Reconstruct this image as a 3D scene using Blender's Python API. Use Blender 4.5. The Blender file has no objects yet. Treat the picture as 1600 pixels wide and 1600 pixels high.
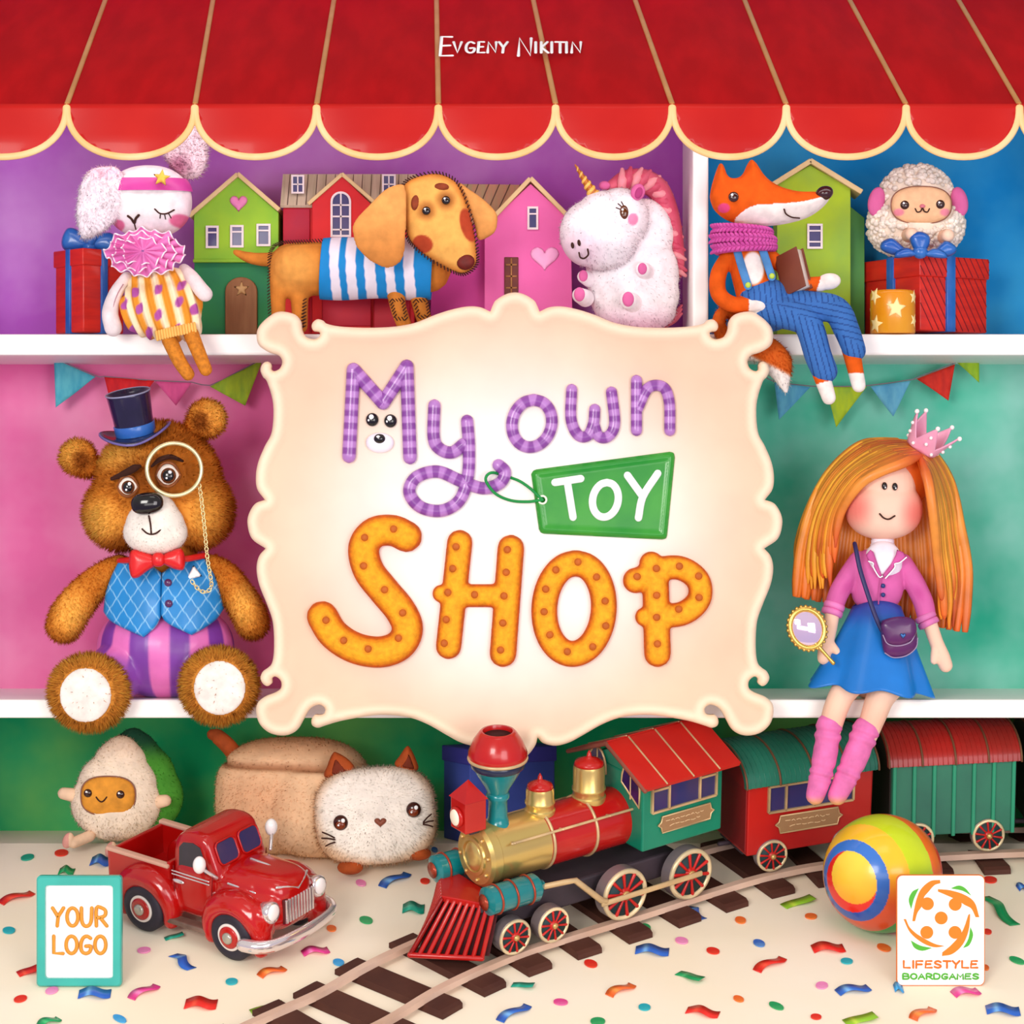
import bpy, bmesh, math, random
import numpy as np
from mathutils import Vector, Matrix, Euler
from mathutils.geometry import delaunay_2d_cdt

random.seed(7)
RNG = np.random.default_rng(7)
PI = math.pi
scene = bpy.context.scene
COL = scene.collection
CAM_D = 4.0          # camera distance to the shelf-front plane (Y = 0)
K = 0.001            # one "unit" of modelling = 1 mm


def k_at(Y):
    return K * (CAM_D + Y) / CAM_D


def P(px, py, Y):
    """world point that stands at depth Y"""
    k = k_at(Y)
    return Vector(((px - 800) * k, Y, (800 - py) * k))


# ---------------------------------------------------------------- floor shape
FL_Z, FL_S, FL_KINK = -0.638, 0.30, 0.28


def floor_z(Y):
    if Y <= FL_KINK:
        return FL_Z + FL_S * Y
    return FL_Z + FL_S * FL_KINK


def floor_pt(px, py):
    a = (py - 800) / 1000.0
    # z = -a*(4+Y)/4 = FL_Z + FL_S*Y
    Y = (-a - FL_Z) / (FL_S + a / 4.0)
    if Y > FL_KINK:
        z = floor_z(1)
        Y = -z * 4.0 / a - 4.0
    return P(px, py, Y)


# ---------------------------------------------------------------- colours / materials
def lin(c):
    c = np.asarray(c, float)
    return np.where(c <= 0.04045, c / 12.92, ((c + 0.055) / 1.055) ** 2.4)


def hx(s):
    s = s.lstrip('#')
    return np.array([int(s[i:i + 2], 16) / 255.0 for i in (0, 2, 4)])


_MATS = {}


def mat(name, color=None, rough=0.55, metal=0.0, mott=0.08, mscale=25.0, mott2=None,
        bump=0.0, bscale=300.0, sheen=0.0, coat=0.0, trans=0.0, stretch=None, ior=1.45, spec=0.4, bdist=0.002, wave=None, thru=0.0):
    """Principled material; colour constant or from the painted vertex attribute; mottled by noise, noise bump."""
    if name in _MATS:
        return _MATS[name]
    m = bpy.data.materials.new(name)
    m.use_nodes = True
    nt = m.node_tree
    N, L = nt.nodes, nt.links
    b = N['Principled BSDF']
    b.inputs['Roughness'].default_value = rough
    b.inputs['Metallic'].default_value = metal
    b.inputs['Specular IOR Level'].default_value = spec
    b.inputs['Sheen Weight'].default_value = sheen
    b.inputs['Sheen Roughness'].default_value = 0.4
    b.inputs['Coat Weight'].default_value = coat
    b.inputs['Coat Roughness'].default_value = 0.12
    b.inputs['Transmission Weight'].default_value = trans
    b.inputs['IOR'].default_value = ior
    tc = N.new('ShaderNodeTexCoord')
    co = tc.outputs['Object']
    if stretch:
        mp = N.new('ShaderNodeMapping')
        mp.inputs['Scale'].default_value = stretch
        L.new(co, mp.inputs['Vector'])
        co = mp.outputs['Vector']
    if color is None:
        at = N.new('ShaderNodeAttribute')
        at.attribute_name = 'Col'
        src = at.outputs['Color']
        base = None
    else:
        r = N.new('ShaderNodeRGB')
        r.outputs[0].default_value = (*lin(hx(color)), 1)
        src = r.outputs[0]
    if mott > 0:
        nz = N.new('ShaderNodeTexNoise')
        nz.inputs['Scale'].default_value = mscale
        nz.inputs['Detail'].default_value = 4
        L.new(co, nz.inputs['Vector'])
        if mott2 is not None:
            mr = N.new('ShaderNodeMapRange')
            mr.inputs['From Min'].default_value = 0.38
            mr.inputs['From Max'].default_value = 0.66
            L.new(nz.outputs['Fac'], mr.inputs['Value'])
            ml = N.new('ShaderNodeMath'); ml.operation = 'MULTIPLY'
            ml.inputs[1].default_value = mott
            L.new(mr.outputs['Result'], ml.inputs[0])
            mx = N.new('ShaderNodeMix'); mx.data_type = 'RGBA'
            L.new(ml.outputs[0], mx.inputs['Factor'])
            L.new(src, mx.inputs['A'])
            mx.inputs['B'].default_value = (*lin(hx(mott2)), 1)
            src = mx.outputs['Result']
        else:
            mr = N.new('ShaderNodeMapRange')
            mr.inputs['From Min'].default_value = 0.3
            mr.inputs['From Max'].default_value = 0.7
            mr.inputs['To Min'].default_value = 1 - mott * 1.6
            mr.inputs['To Max'].default_value = 1 + mott * 0.9
            L.new(nz.outputs['Fac'], mr.inputs['Value'])
            mx = N.new('ShaderNodeVectorMath'); mx.operation = 'SCALE'
            L.new(src, mx.inputs[0])
            L.new(mr.outputs['Result'], mx.inputs['Scale'])
            src = mx.outputs['Vector']
    L.new(src, b.inputs['Base Color'])
    if thru > 0:                       # thin fibres let some light through
        tb = N.new('ShaderNodeBsdfTranslucent')
        L.new(src, tb.inputs['Color'])
        ms = N.new('ShaderNodeMixShader')
        ms.inputs['Fac'].default_value = thru
        L.new(b.outputs[0], ms.inputs[1]); L.new(tb.outputs[0], ms.inputs[2])
        L.new(ms.outputs[0], N['Material Output'].inputs['Surface'])
    if sheen > 0:
        L.new(src, b.inputs['Sheen Tint'])
    if bump > 0:
        if wave:
            bn = N.new('ShaderNodeTexWave')
            bn.bands_direction = wave
            bn.inputs['Scale'].default_value = bscale
            bn.inputs['Distortion'].default_value = 2.0
            bn.inputs['Detail'].default_value = 2
        else:
            bn = N.new('ShaderNodeTexNoise')
            bn.inputs['Scale'].default_value = bscale
            bn.inputs['Detail'].default_value = 3
        L.new(co, bn.inputs['Vector'])
        bp = N.new('ShaderNodeBump')
        bp.inputs['Strength'].default_value = bump
        bp.inputs['Distance'].default_value = bdist
        L.new(bn.outputs['Fac'], bp.inputs['Height'])
        L.new(bp.outputs['Normal'], b.inputs['Normal'])
    _MATS[name] = m
    return m


# ---------------------------------------------------------------- object helpers
def tag(o, label, cat, group=None, kind=None):
    if label: o['label'] = label
    if cat: o['category'] = cat
    if group: o['group'] = group
    if kind: o['kind'] = kind
    return o


class Frame:
    """A thing: an Empty that parents its parts. Modelling units are mm; org is the modelling point put at the Empty."""
    def __init__(self, name, label, cat, loc, org=(0, 0, 0), k=K, rot=None, group=None):
        o = bpy.data.objects.new(name, None)
        COL.objects.link(o)
        o.empty_display_size = 0.02
        o.location = loc
        if rot is not None:
            o.rotation_euler = rot
        tag(o, label, cat, group)
        self.o, self.org, self.k = o, np.array(org, float), k

    def map(self, V):
        return (np.asarray(V, float) - self.org) * self.k


def toy(name, label, cat, px, py, Y, group=None):
    """Toy modelled in mm at depth Y; modelling coordinates are (x, depth, -y) of its front view."""
    return Frame(name, label, cat, P(px, py, Y), (px, 0, -py), k_at(Y), group=group)


def p3(px, py, d=0.0):
    return Vector((px, d, -py))


def mesh_obj(name, V, F, fr, material, parent=None, smooth=True, colors=None, normals=None, slots=None, fmat=None):
    me = bpy.data.meshes.new(name)
    V = np.asarray(V, float)
    Vm = fr.map(V) if fr is not None else V
    me.from_pydata(Vm.tolist(), [], [list(map(int, f)) for f in F] if not isinstance(F, np.ndarray) else F.tolist())
    if smooth:
        me.polygons.foreach_set('use_smooth', [True] * len(me.polygons))
    if colors is not None:
        a = me.color_attributes.new('Col', 'FLOAT_COLOR', 'POINT')
        c = np.ones((len(V), 4)); c[:, :3] = lin(np.clip(colors, 0, 1))
        a.data.foreach_set('color', c.ravel())
    if slots:
        for s in slots: me.materials.append(s)
        me.polygons.foreach_set('material_index', fmat)
    else:
        me.materials.append(material)
    me.update()
    if normals is not None:
        me.normals_split_custom_set_from_vertices(np.asarray(normals, float).tolist())
    o = bpy.data.objects.new(name, me)
    COL.objects.link(o)
    if parent is None and fr is not None:
        parent = fr.o
    o.parent = parent
    return o


def spline(pts, n=8, closed=False):
    """Catmull-Rom through points of any dimension."""
    A = np.asarray(pts, float)
    m = len(A)
    if m < 3 and not closed:
        t = np.linspace(0, 1, n + 1)[:, None]
        return A[0] * (1 - t) + A[1] * t
    out = []
    rng = range(m) if closed else range(m - 1)
    for i in rng:
        if closed:
            a, b, c, d = A[(i - 1) % m], A[i], A[(i + 1) % m], A[(i + 2) % m]
        else:
            b, c = A[i], A[i + 1]
            a = A[i - 1] if i > 0 else 2 * b - c
            d = A[i + 2] if i + 2 < m else 2 * c - b
        for j in range(n):
            t = j / n
            out.append(0.5 * ((2 * b) + (-a + c) * t + (2 * a - 5 * b + 4 * c - d) * t * t + (-a + 3 * b - 3 * c + d) * t ** 3))
    if not closed:
        out.append(A[-1])
    return np.array(out)


def corner_spline(pts, n=6):
    """closed outline; points given as (x, y) or (x, y, 1) for a sharp corner"""
    cs = [i for i, p in enumerate(pts) if len(p) > 2]
    A = [p[:2] for p in pts]
    if not cs:
        return spline(A, n, True)
    A = A[cs[0]:] + A[:cs[0]]
    cs = [c - cs[0] for c in cs] + [len(A)]
    A2 = A + [A[0]]
    out = []
    for a, b in zip(cs[:-1], cs[1:]):
        out.extend(spline(A2[a:b + 1], n)[:-1])
    return np.array(out)


class MB:
    """mesh builder, everything in mm"""
    def __init__(self):
        self.v, self.f = [], []
        self.M = None

    def add(self, V, F):
        b = len(self.v)
        if self.M is not None:
            V = [self.M @ Vector(v) for v in V]
        self.v.extend([tuple(v) for v in V])
        self.f.extend([tuple(b + i for i in f) for f in F])
        return self

    # --- shapes
    def ell(self, c, r, rot=None, nu=24, nv=14, e=1.0):
        c = Vector(c)
        if not hasattr(r, '__len__'): r = (r, r, r)
        R = Euler(rot).to_matrix() if rot is not None else None
        V, F = [], []
        def pw(t): return math.copysign(abs(t) ** e, t)
        V.append((0, 0, r[2]))
        for j in range(1, nv):
            th = PI * j / nv
            for i in range(nu):
                ph = 2 * PI * i / nu
                V.append((r[0] * pw(math.cos(ph)) * pw(math.sin(th)), r[1] * pw(math.sin(ph)) * pw(math.sin(th)), r[2] * pw(math.cos(th))))
        V.append((0, 0, -r[2]))
        for i in range(nu):
            F.append((0, 1 + i, 1 + (i + 1) % nu))
        for j in range(nv - 2):
            for i in range(nu):
                a = 1 + j * nu + i; b = 1 + j * nu + (i + 1) % nu
                F.append((a, a + nu, b + nu, b))
        last = len(V) - 1
        for i in range(nu):
            a = 1 + (nv - 2) * nu
            F.append((a + i, last, a + (i + 1) % nu))
        V = [Vector(v) for v in V]
        if R is not None: V = [R @ v for v in V]
        return self.add([v + c for v in V], F)

    def box(self, c, s, rot=None, bev=0.0, seg=2):
        bm = bmesh.new()
        bmesh.ops.create_cube(bm, size=1.0)
        for v in bm.verts:
            v.co = Vector((v.co.x * s[0], v.co.y * s[1], v.co.z * s[2]))
        if bev > 0:
            bmesh.ops.bevel(bm, geom=list(bm.edges), offset=bev, segments=seg, affect='EDGES', profile=0.5)
        R = Euler(rot).to_matrix() if rot is not None else Matrix.Identity(3)
        bm.verts.index_update()
        self.add([R @ v.co + Vector(c) for v in bm.verts], [[v.index for v in f.verts] for f in bm.faces])
        bm.free()
        return self

    def tube(self, pts, r, seg=10, closed=False, flat=None, caps=True, up=None):
        """swept round tube; r number or list; flat=(axis vector, factor) squashes the section along that axis"""
        A = [Vector(q[:3]) for q in pts]
        n = len(A)
        R = [r] * n if not hasattr(r, '__len__') else list(r)
        if len(R) != n:
            R = list(np.interp(np.linspace(0, 1, n), np.linspace(0, 1, len(R)), R))
        T = []
        for i in range(n):
            if closed: t = A[(i + 1) % n] - A[i - 1]
            else: t = A[min(i + 1, n - 1)] - A[max(i - 1, 0)]
            if t.length < 1e-9: t = Vector((0, 0, 1))
            T.append(t.normalized())
        ref = Vector(up) if up else (Vector((0, 1, 0)) if abs(T[0].y) < 0.9 else Vector((1, 0, 0)))
        nrm = (ref - T[0] * ref.dot(T[0])).normalized()
        rings = []
        for i in range(n):
            if i > 0:
                q = T[i - 1].rotation_difference(T[i])
                nrm = q @ nrm
                nrm = (nrm - T[i] * nrm.dot(T[i])).normalized()
            bn = T[i].cross(nrm)
            rings.append((A[i], T[i], nrm.copy(), bn, R[i]))
        prof = []
        if caps and not closed:
            c0 = rings[0]; c1 = rings[-1]
            for a in (80, 50, 25):
                s, c = math.sin(math.radians(a)), math.cos(math.radians(a))
                prof.append((c0[0] - c0[1] * c0[4] * s * 0.98, c0[2], c0[3], c0[4] * c))
            for q in rings: prof.append((q[0], q[2], q[3], q[4]))
            for a in (25, 50, 80):
                s, c = math.sin(math.radians(a)), math.cos(math.radians(a))
                prof.append((c1[0] + c1[1] * c1[4] * s * 0.98, c1[2], c1[3], c1[4] * c))
        else:
            prof = [(q[0], q[2], q[3], q[4]) for q in rings]
        V, F = [], []
        fx = Vector(flat[0]).normalized() if flat else None
        for (o, u, w, rr) in prof:
            for i in range(seg):
                a = 2 * PI * i / seg
                off = (u * math.cos(a) + w * math.sin(a)) * rr
                if fx is not None:
                    off = off - fx * off.dot(fx) * (1 - flat[1])
                V.append(o + off)
        m = len(prof)
        for j in range(m if closed else m - 1):
            for i in range(seg):
                a = j * seg + i; b = j * seg + (i + 1) % seg
                c = ((j + 1) % m) * seg + (i + 1) % seg; d = ((j + 1) % m) * seg + i
                F.append((a, b, c, d))
        if not closed:
            F.append(tuple(range(seg - 1, -1, -1)))
            F.append(tuple((m - 1) * seg + i for i in range(seg)))
        return self.add(V, F)

    def lathe(self, prof, c=(0, 0, 0), axis=(0, 0, 1), seg=32, sx=1.0, sy=1.0):
        """prof: [(r, h)] along the axis; closed with end faces where r > 0"""
        q = Vector((0, 0, 1)).rotation_difference(Vector(axis).normalized())
        V, F = [], []
        c = Vector(c)
        for (r, h) in prof:
            for i in range(seg):
                a = 2 * PI * i / seg
                V.append(c + q @ Vector((r * math.cos(a) * sx, r * math.sin(a) * sy, h)))
        m = len(prof)
        for j in range(m - 1):
            for i in range(seg):
                a = j * seg + i; b = j * seg + (i + 1) % seg
                F.append((a, b, b + seg, a + seg))
        F.append(tuple(range(seg - 1, -1, -1)))
        F.append(tuple((m - 1) * seg + i for i in range(seg)))
        return self.add(V, F)

    def prism(self, poly, y0, y1, bev=0.0, axis='y'):
        """polygon in the x-z plane (z up) extruded from depth y0 to y1"""
        bm = bmesh.new()
        vs = [bm.verts.new((q[0], y0, q[1])) for q in poly]
        f = bm.faces.new(vs)
        r = bmesh.ops.extrude_face_region(bm, geom=[f])
        for g in r['geom']:
            if isinstance(g, bmesh.types.BMVert): g.co.y = y1
        bmesh.ops.recalc_face_normals(bm, faces=bm.faces)
        if bev > 0:
            bmesh.ops.bevel(bm, geom=list(bm.edges), offset=bev, segments=2, affect='EDGES', profile=0.5)
        bmesh.ops.triangulate(bm, faces=[f for f in bm.faces if len(f.verts) > 4])
        bm.verts.index_update()
        V = [v.co.copy() for v in bm.verts]
        if axis == 'x': V = [Vector((v.y, v.x, v.z)) for v in V]
        elif axis == 'z': V = [Vector((v.x, v.z, v.y)) for v in V]
        self.add(V, [[v.index for v in f.verts] for f in bm.faces])
        bm.free()
        return self

    def grid(self, fn, nu, nv, closeu=False):
        V, F = [], []
        for j in range(nv + 1):
            for i in range(nu if closeu else nu + 1):
                V.append(fn(i / nu, j / nv))
        w = nu if closeu else nu + 1
        for j in range(nv):
            for i in range(nu):
                F.append((j * w + i, j * w + (i + 1) % w, (j + 1) * w + (i + 1) % w, (j + 1) * w + i))
        return self.add(V, F)

    def pillow(self, poly, d0, h, g=4.0, back=None, edge=0.0, hfun=None):
        V, F = pillow(poly, d0, h, g, back, edge, hfun)
        return self.add(V, F)

    def arr(self):
        return np.array(self.v, float), self.f

    def build(self, name, material, fr, parent=None, smooth=True, paint=None, angle=None):
        V, F = self.arr()
        cols = None
        if paint is not None:
            cols = paint(V)
        o = mesh_obj(name, V, F, fr, material, parent, smooth, cols)
        if smooth and angle:
            sharp_angle(o, angle)
        return o


def sharp_angle(o, deg=35):
    me = o.data
    bm = bmesh.new(); bm.from_mesh(me)
    bm.normal_update()
    lim = math.radians(deg)
    for e in bm.edges:
        if len(e.link_faces) == 2 and e.calc_face_angle(0) > lim:
            e.smooth = False
    bm.to_mesh(me); bm.free()


def poly_dist(Q, poly):
    """distance of points Q (n,2) to the closed polyline"""
    A = poly; B = np.roll(poly, -1, axis=0)
    D = np.full(len(Q), 1e9)
    for a, b in zip(A, B):
        ab = b - a; l2 = (ab ** 2).sum()
        if l2 < 1e-12: continue
        t = np.clip(((Q - a) @ ab) / l2, 0, 1)
        d = np.hypot(*(Q - (a + t[:, None] * ab)).T)
        np.minimum(D, d, out=D)
    return D


def inside(Q, poly):
    x, y = Q[:, 0], Q[:, 1]
    c = np.zeros(len(Q), bool)
    A = poly; B = np.roll(poly, -1, axis=0)
    for (x1, y1), (x2, y2) in zip(A, B):
        if y1 == y2: continue
        m = ((y1 > y) != (y2 > y)) & (x < (x2 - x1) * (y - y1) / (y2 - y1) + x1)
        c ^= m
    return c


def resample(poly, g):
    poly = np.asarray(poly, float)
    out = []
    n = len(poly)
    for i in range(n):
        a, b = poly[i], poly[(i + 1) % n]
        m = max(1, int(round(np.hypot(*(b - a)) / g)))
        for j in range(m):
            out.append(a + (b - a) * j / m)
    return np.array(out)


def pillow(poly, d0, h, g=4.0, back=None, edge=0.0, hfun=None, rnd=None):
    """cushion / relief from an outline in (px, py). Front bulges toward the viewer (negative depth) by h*sqrt profile
    (or hfun(dist, x, y)); back: None mirrors the front, a number makes a flat back `back` behind d0."""
    poly = np.asarray(poly, float)[:, :2]
    B = resample(poly, g)
    # drop near duplicates
    keep = [0]
    for i in range(1, len(B)):
        if np.hypot(*(B[i] - B[keep[-1]])) > g * 0.25: keep.append(i)
    B = B[keep]
    lo, hi = B.min(0), B.max(0)
    xs = np.arange(lo[0], hi[0] + g, g); ys = np.arange(lo[1], hi[1] + g, g * 0.866)
    G = np.array([(x + (g / 2 if j % 2 else 0), y) for j, y in enumerate(ys) for x in xs])
    G = G[inside(G, B)]
    if len(G):
        G = G[poly_dist(G, B) > g * 0.45]
    pts = np.vstack([B, G]) if len(G) else B
    nb = len(B)
    res = delaunay_2d_cdt([Vector(q) for q in pts], [(i, (i + 1) % nb) for i in range(nb)], [], 1, 1e-4)
    vv = np.array([tuple(q) for q in res[0]]); tris = [tuple(f) for f in res[2]]
    dist = poly_dist(vv, B)
    R = dist.max() if rnd is None else rnd
    if hfun is not None:
        H = hfun(dist, vv[:, 0], vv[:, 1])
    else:
        t = np.clip(dist / R, 0, 1)
        H = h * np.sqrt(np.clip(1 - (1 - t) ** 2, 0, 1))
    n = len(vv)
    # consistent orientation: front faces the viewer
    tris2 = []
    for t in tris:
        a, b, c = vv[t[0]], vv[t[1]], vv[t[2]]
        cr = (b[0] - a[0]) * (c[1] - a[1]) - (b[1] - a[1]) * (c[0] - a[0])
        tris2.append(t if cr < 0 else (t[0], t[2], t[1]))
    Vf = np.stack([vv[:, 0], d0 - edge / 2 - H, -vv[:, 1]], 1)
    if back is None:
        Vb = np.stack([vv[:, 0], d0 + edge / 2 + H, -vv[:, 1]], 1)
    else:
        Vb = np.stack([vv[:, 0], np.full(n, d0 + back), -vv[:, 1]], 1)
    isb = dist < 1e-3
    idx = np.arange(n) + n
    if back is None and edge == 0:
        idx[isb] = np.arange(n)[isb]
    F = list(tris2) + [(idx[a], idx[c], idx[b]) for a, b, c in tris2]
    V = np.vstack([Vf, Vb])
    if not (back is None and edge == 0):
        # side wall along boundary edges
        cnt = {}
        for t in tris2:
            for a, b in ((t[0], t[1]), (t[1], t[2]), (t[2], t[0])):
                cnt[(a, b)] = 1
        for (a, b) in list(cnt):
            if (b, a) not in cnt:
                F.append((b, a, idx[a], idx[b]))
    used = sorted({i for f in F for i in f})
    rm = {o: i for i, o in enumerate(used)}
    return V[used], [tuple(rm[i] for i in f) for f in F]


# ---------------------------------------------------------------- soft bodies
def remesh(mb, voxel=2.0, smooth=6, sf=0.5):
    """fuse the closed shapes of mb into one continuous surface"""
    V, F = mb.arr()
    me = bpy.data.meshes.new('tmp'); me.from_pydata(V.tolist(), [], F); me.update()
    o = bpy.data.objects.new('tmp', me); COL.objects.link(o)
    bm = bmesh.new(); bm.from_mesh(me); bmesh.ops.recalc_face_normals(bm, faces=bm.faces); bm.to_mesh(me); bm.free()
    m = o.modifiers.new('r', 'REMESH'); m.mode = 'VOXEL'; m.voxel_size = voxel; m.adaptivity = 0.0
    if smooth:
        s = o.modifiers.new('s', 'SMOOTH'); s.iterations = smooth; s.factor = sf
    dg = bpy.context.evaluated_depsgraph_get(); dg.update()
    ev = o.evaluated_get(dg)
    m2 = ev.to_mesh()
    n = len(m2.vertices)
    A = np.empty(n * 3); m2.vertices.foreach_get('co', A)
    Fs = [tuple(q.vertices) for q in m2.polygons]
    ev.to_mesh_clear()
    bpy.data.objects.remove(o); bpy.data.meshes.remove(me)
    return A.reshape(-1, 3), Fs


def vnormals(V, F):
    N = np.zeros_like(V)
    fa = np.array([f[:3] for f in F])
    n = np.cross(V[fa[:, 1]] - V[fa[:, 0]], V[fa[:, 2]] - V[fa[:, 0]])
    q = np.array([f if len(f) == 4 else (f[0], f[1], f[2], f[2]) for f in F if len(f) <= 4]) if any(len(f) > 4 for f in F) else np.array([f if len(f) == 4 else (f[0], f[1], f[2], f[2]) for f in F])
    if len(q) == len(fa):
        for i in range(4): np.add.at(N, q[:, i], n)
    else:
        for i in range(3): np.add.at(N, fa[:, i], n)
    l = np.linalg.norm(N, axis=1); l[l == 0] = 1
    return N / l[:, None]


def add_fur(V, F, C, n, length, width=1.2, lean=(0, 0, -0.35), jit=0.35, tip=1.12, vary=0.12, mask=None, flowfn=None):
    """short fur: n tapered blades rooted on the surface, part of the same mesh"""
    N = vnormals(V, F)
    tri = []
    for f in F:
        for i in range(1, len(f) - 1): tri.append((f[0], f[i], f[i + 1]))
    T = np.array(tri)
    a, b, c = V[T[:, 0]], V[T[:, 1]], V[T[:, 2]]
    ar = np.linalg.norm(np.cross(b - a, c - a), axis=1)
    cen = (a + b + c) / 3
    w = ar.copy()
    if mask is not None: w *= mask(cen)
    w *= np.where(N[T[:, 0]][:, 1] > 0.55, 0.25, 1.0)      # fewer blades at the back
    w /= w.sum()
    pick = RNG.choice(len(T), n, p=w)
    u = RNG.random((n, 2)); s = u.sum(1) > 1; u[s] = 1 - u[s]
    t = T[pick]
    bar = np.stack([1 - u.sum(1), u[:, 0], u[:, 1]], 1)
    O = (V[t] * bar[:, :, None]).sum(1); NN = (N[t] * bar[:, :, None]).sum(1)
    NN /= np.maximum(np.linalg.norm(NN, axis=1), 1e-6)[:, None]
    CC = (C[t] * bar[:, :, None]).sum(1)
    ln = np.asarray(lean, float)[None, :] if flowfn is None else flowfn(O)
    D = NN + ln + RNG.normal(0, jit, (n, 3))
    D /= np.linalg.norm(D, axis=1)[:, None]
    # keep above the surface
    dn = (D * NN).sum(1)
    D += NN * np.clip(0.25 - dn, 0, None)[:, None]
    L = length * RNG.uniform(0.6, 1.15, n)
    side = np.cross(D, NN + RNG.normal(0, .3, (n, 3))); side /= np.maximum(np.linalg.norm(side, axis=1), 1e-6)[:, None]
    W = width * RNG.uniform(0.7, 1.2, n)
    r0 = O - NN * 0.6
    v1 = r0 + side * W[:, None] / 2; v2 = r0 - side * W[:, None] / 2
    v3 = O + D * L[:, None] - np.array([0, 0, 1.0]) * (L * 0.12)[:, None]
    nv = len(V)
    Vn = np.stack([v2, v1, v3], 1).reshape(-1, 3)
    k = 1 + RNG.normal(0, vary, n)
    c0 = CC * (k * 0.96)[:, None]; c1 = CC * (k * tip)[:, None]
    Cn = np.stack([c0, c0, c1], 1).reshape(-1, 3)
    Nn = np.repeat(NN, 3, axis=0)
    Fn = (np.arange(n * 3).reshape(-1, 3) + nv).tolist()
    return np.vstack([V, Vn]), list(F) + [tuple(f) for f in Fn], np.vstack([C, Cn]), np.vstack([N, Nn])


def soft(name, mb, fr, material, paint, parent=None, voxel=2.0, smooth=6, fur=None, clamp=None):
    """one continuous plush part. paint(V, N) -> colours"""
    V, F = remesh(mb, voxel, smooth) if voxel else (np.array(mb.v, float), mb.f)
    if clamp: V[:, 2] = clamp(V)      # flattened where it sits
    N = vnormals(V, F)
    C = paint(V, N) if callable(paint) else np.tile(hx(paint), (len(V), 1))
    nor = None
    if fur:
        nf = len(F)
        V, F, C, nor = add_fur(V, F, C, **fur)
        return mesh_obj(name, V, F, fr, None, parent, True, C, nor, [material, M_FIBRE], [0] * nf + [1] * (len(F) - nf))
    return mesh_obj(name, V, F, fr, material, parent, True, C, nor)


def flat(c):
    c = hx(c)
    return lambda V, N=None: np.tile(c, (len(V), 1))


def mix(A, B, t):
    t = np.asarray(t)[:, None]
    return A * (1 - t) + B * t


def sstep(a, b, x):
    t = np.clip((x - a) / (b - a), 0, 1)
    return t * t * (3 - 2 * t)


def spot(V, cx, cy, rx, ry, softness=0.25, rot=0.0):
    """mask of an ellipse in the front view"""
    x = V[:, 0] - cx; y = -V[:, 2] - cy
    if rot:
        c, s = math.cos(rot), math.sin(rot)
        x, y = c * x + s * y, -s * x + c * y
    r = np.hypot(x / rx, y / ry)
    return 1 - sstep(1 - softness, 1 + softness, r)


def surf_d(px, py, c, r, off=0.0):
    """depth of the front of an ellipsoid c=(px,py,d), r=(rx,rd,rz)"""
    q = 1 - ((px - c[0]) / r[0]) ** 2 - ((py - c[1]) / r[2]) ** 2
    return c[2] - r[1] * math.sqrt(max(q, 0.02)) - off


def arc(pts, n=6):
    return [Vector((q[0], q[2] if len(q) > 2 else 0, -q[1])) for q in spline(pts, n)]


def star_poly(cx, cy, R, r, n=5, rot=0.0):
    out = []
    for i in range(2 * n):
        a = rot + PI * i / n
        q = R if i % 2 == 0 else r
        out.append((cx + q * math.sin(a), cy - q * math.cos(a)))
    return out


def heart_poly(cx, cy, w, h, n=28):
    out = []
    for i in range(n):
        t = 2 * PI * i / n
        x = 16 * math.sin(t) ** 3
        y = 13 * math.cos(t) - 5 * math.cos(2 * t) - 2 * math.cos(3 * t) - math.cos(4 * t)
        out.append((cx + x / 32 * w, cy - (y + 2.5) / 29 * h))
    return out


def ell_poly(cx, cy, rx, ry, n=28, rot=0.0):
    out = []
    c, s = math.cos(rot), math.sin(rot)
    for i in range(n):
        a = 2 * PI * i / n
        x, y = rx * math.cos(a), ry * math.sin(a)
        out.append((cx + c * x - s * y, cy + s * x + c * y))
    return out


def rrect(x0, y0, x1, y1, r, n=5):
    out = []
    for (cx, cy, a0) in ((x1 - r, y0 + r, -90), (x1 - r, y1 - r, 0), (x0 + r, y1 - r, 90), (x0 + r, y0 + r, 180)):
        for i in range(n + 1):
            a = math.radians(a0 + 90 * i / n)
            out.append((cx + r * math.cos(a), cy + r * math.sin(a)))
    return out


# common materials
M_FELT = mat('felt_painted', None, rough=0.85, mott=0.10, mscale=60, bump=0.25, bscale=900, sheen=0.08, spec=0.15)
M_FUR = mat('fur_painted', None, rough=0.75, mott=0.08, mscale=45, sheen=0.05, spec=0.1)
M_FIBRE = mat('fur_fibres', None, rough=0.75, mott=0.08, mscale=45, spec=0.1, thru=0.45)
M_CLOTH = mat('cloth_painted', None, rough=0.7, mott=0.06, mscale=30, bump=0.15, bscale=1200, sheen=0.15, spec=0.25)
M_PAINT = mat('gloss_painted', None, rough=0.28, mott=0.05, mscale=20, coat=0.35)
M_MATTE = mat('matte_painted', None, rough=0.7, mott=0.06, mscale=16, spec=0.25)
M_BLACK = mat('black_gloss', '#120C0E', rough=0.12, mott=0, coat=0.5)
M_WHITEG = mat('white_gloss', '#FFFFFF', rough=0.2, mott=0)
M_GOLD = mat('gold_metal', '#E3B95F', rough=0.25, metal=0.85, mott=0.05)
M_THREAD = mat('dark_thread', '#3A1A0E', rough=0.8, mott=0)


def eyeball(fr, px, py, d, r, color='#3A1A12', parent=None, ry=None, glint=True):
    """glossy button eye with a white catch-light bead"""
    ry = ry or r
    e = MB().ell((px, d, -py), (r, r * 0.55, ry)).build('eye', mat('eye_' + color, color, rough=0.1, mott=0, coat=0.6), fr, parent)
    if glint:
        MB().ell((px - r * 0.3, d - r * 0.48, -(py - ry * 0.35)), (r * 0.26, r * 0.12, r * 0.26), nu=10, nv=6).build('glint', M_WHITEG, fr, e)
    return e


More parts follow.
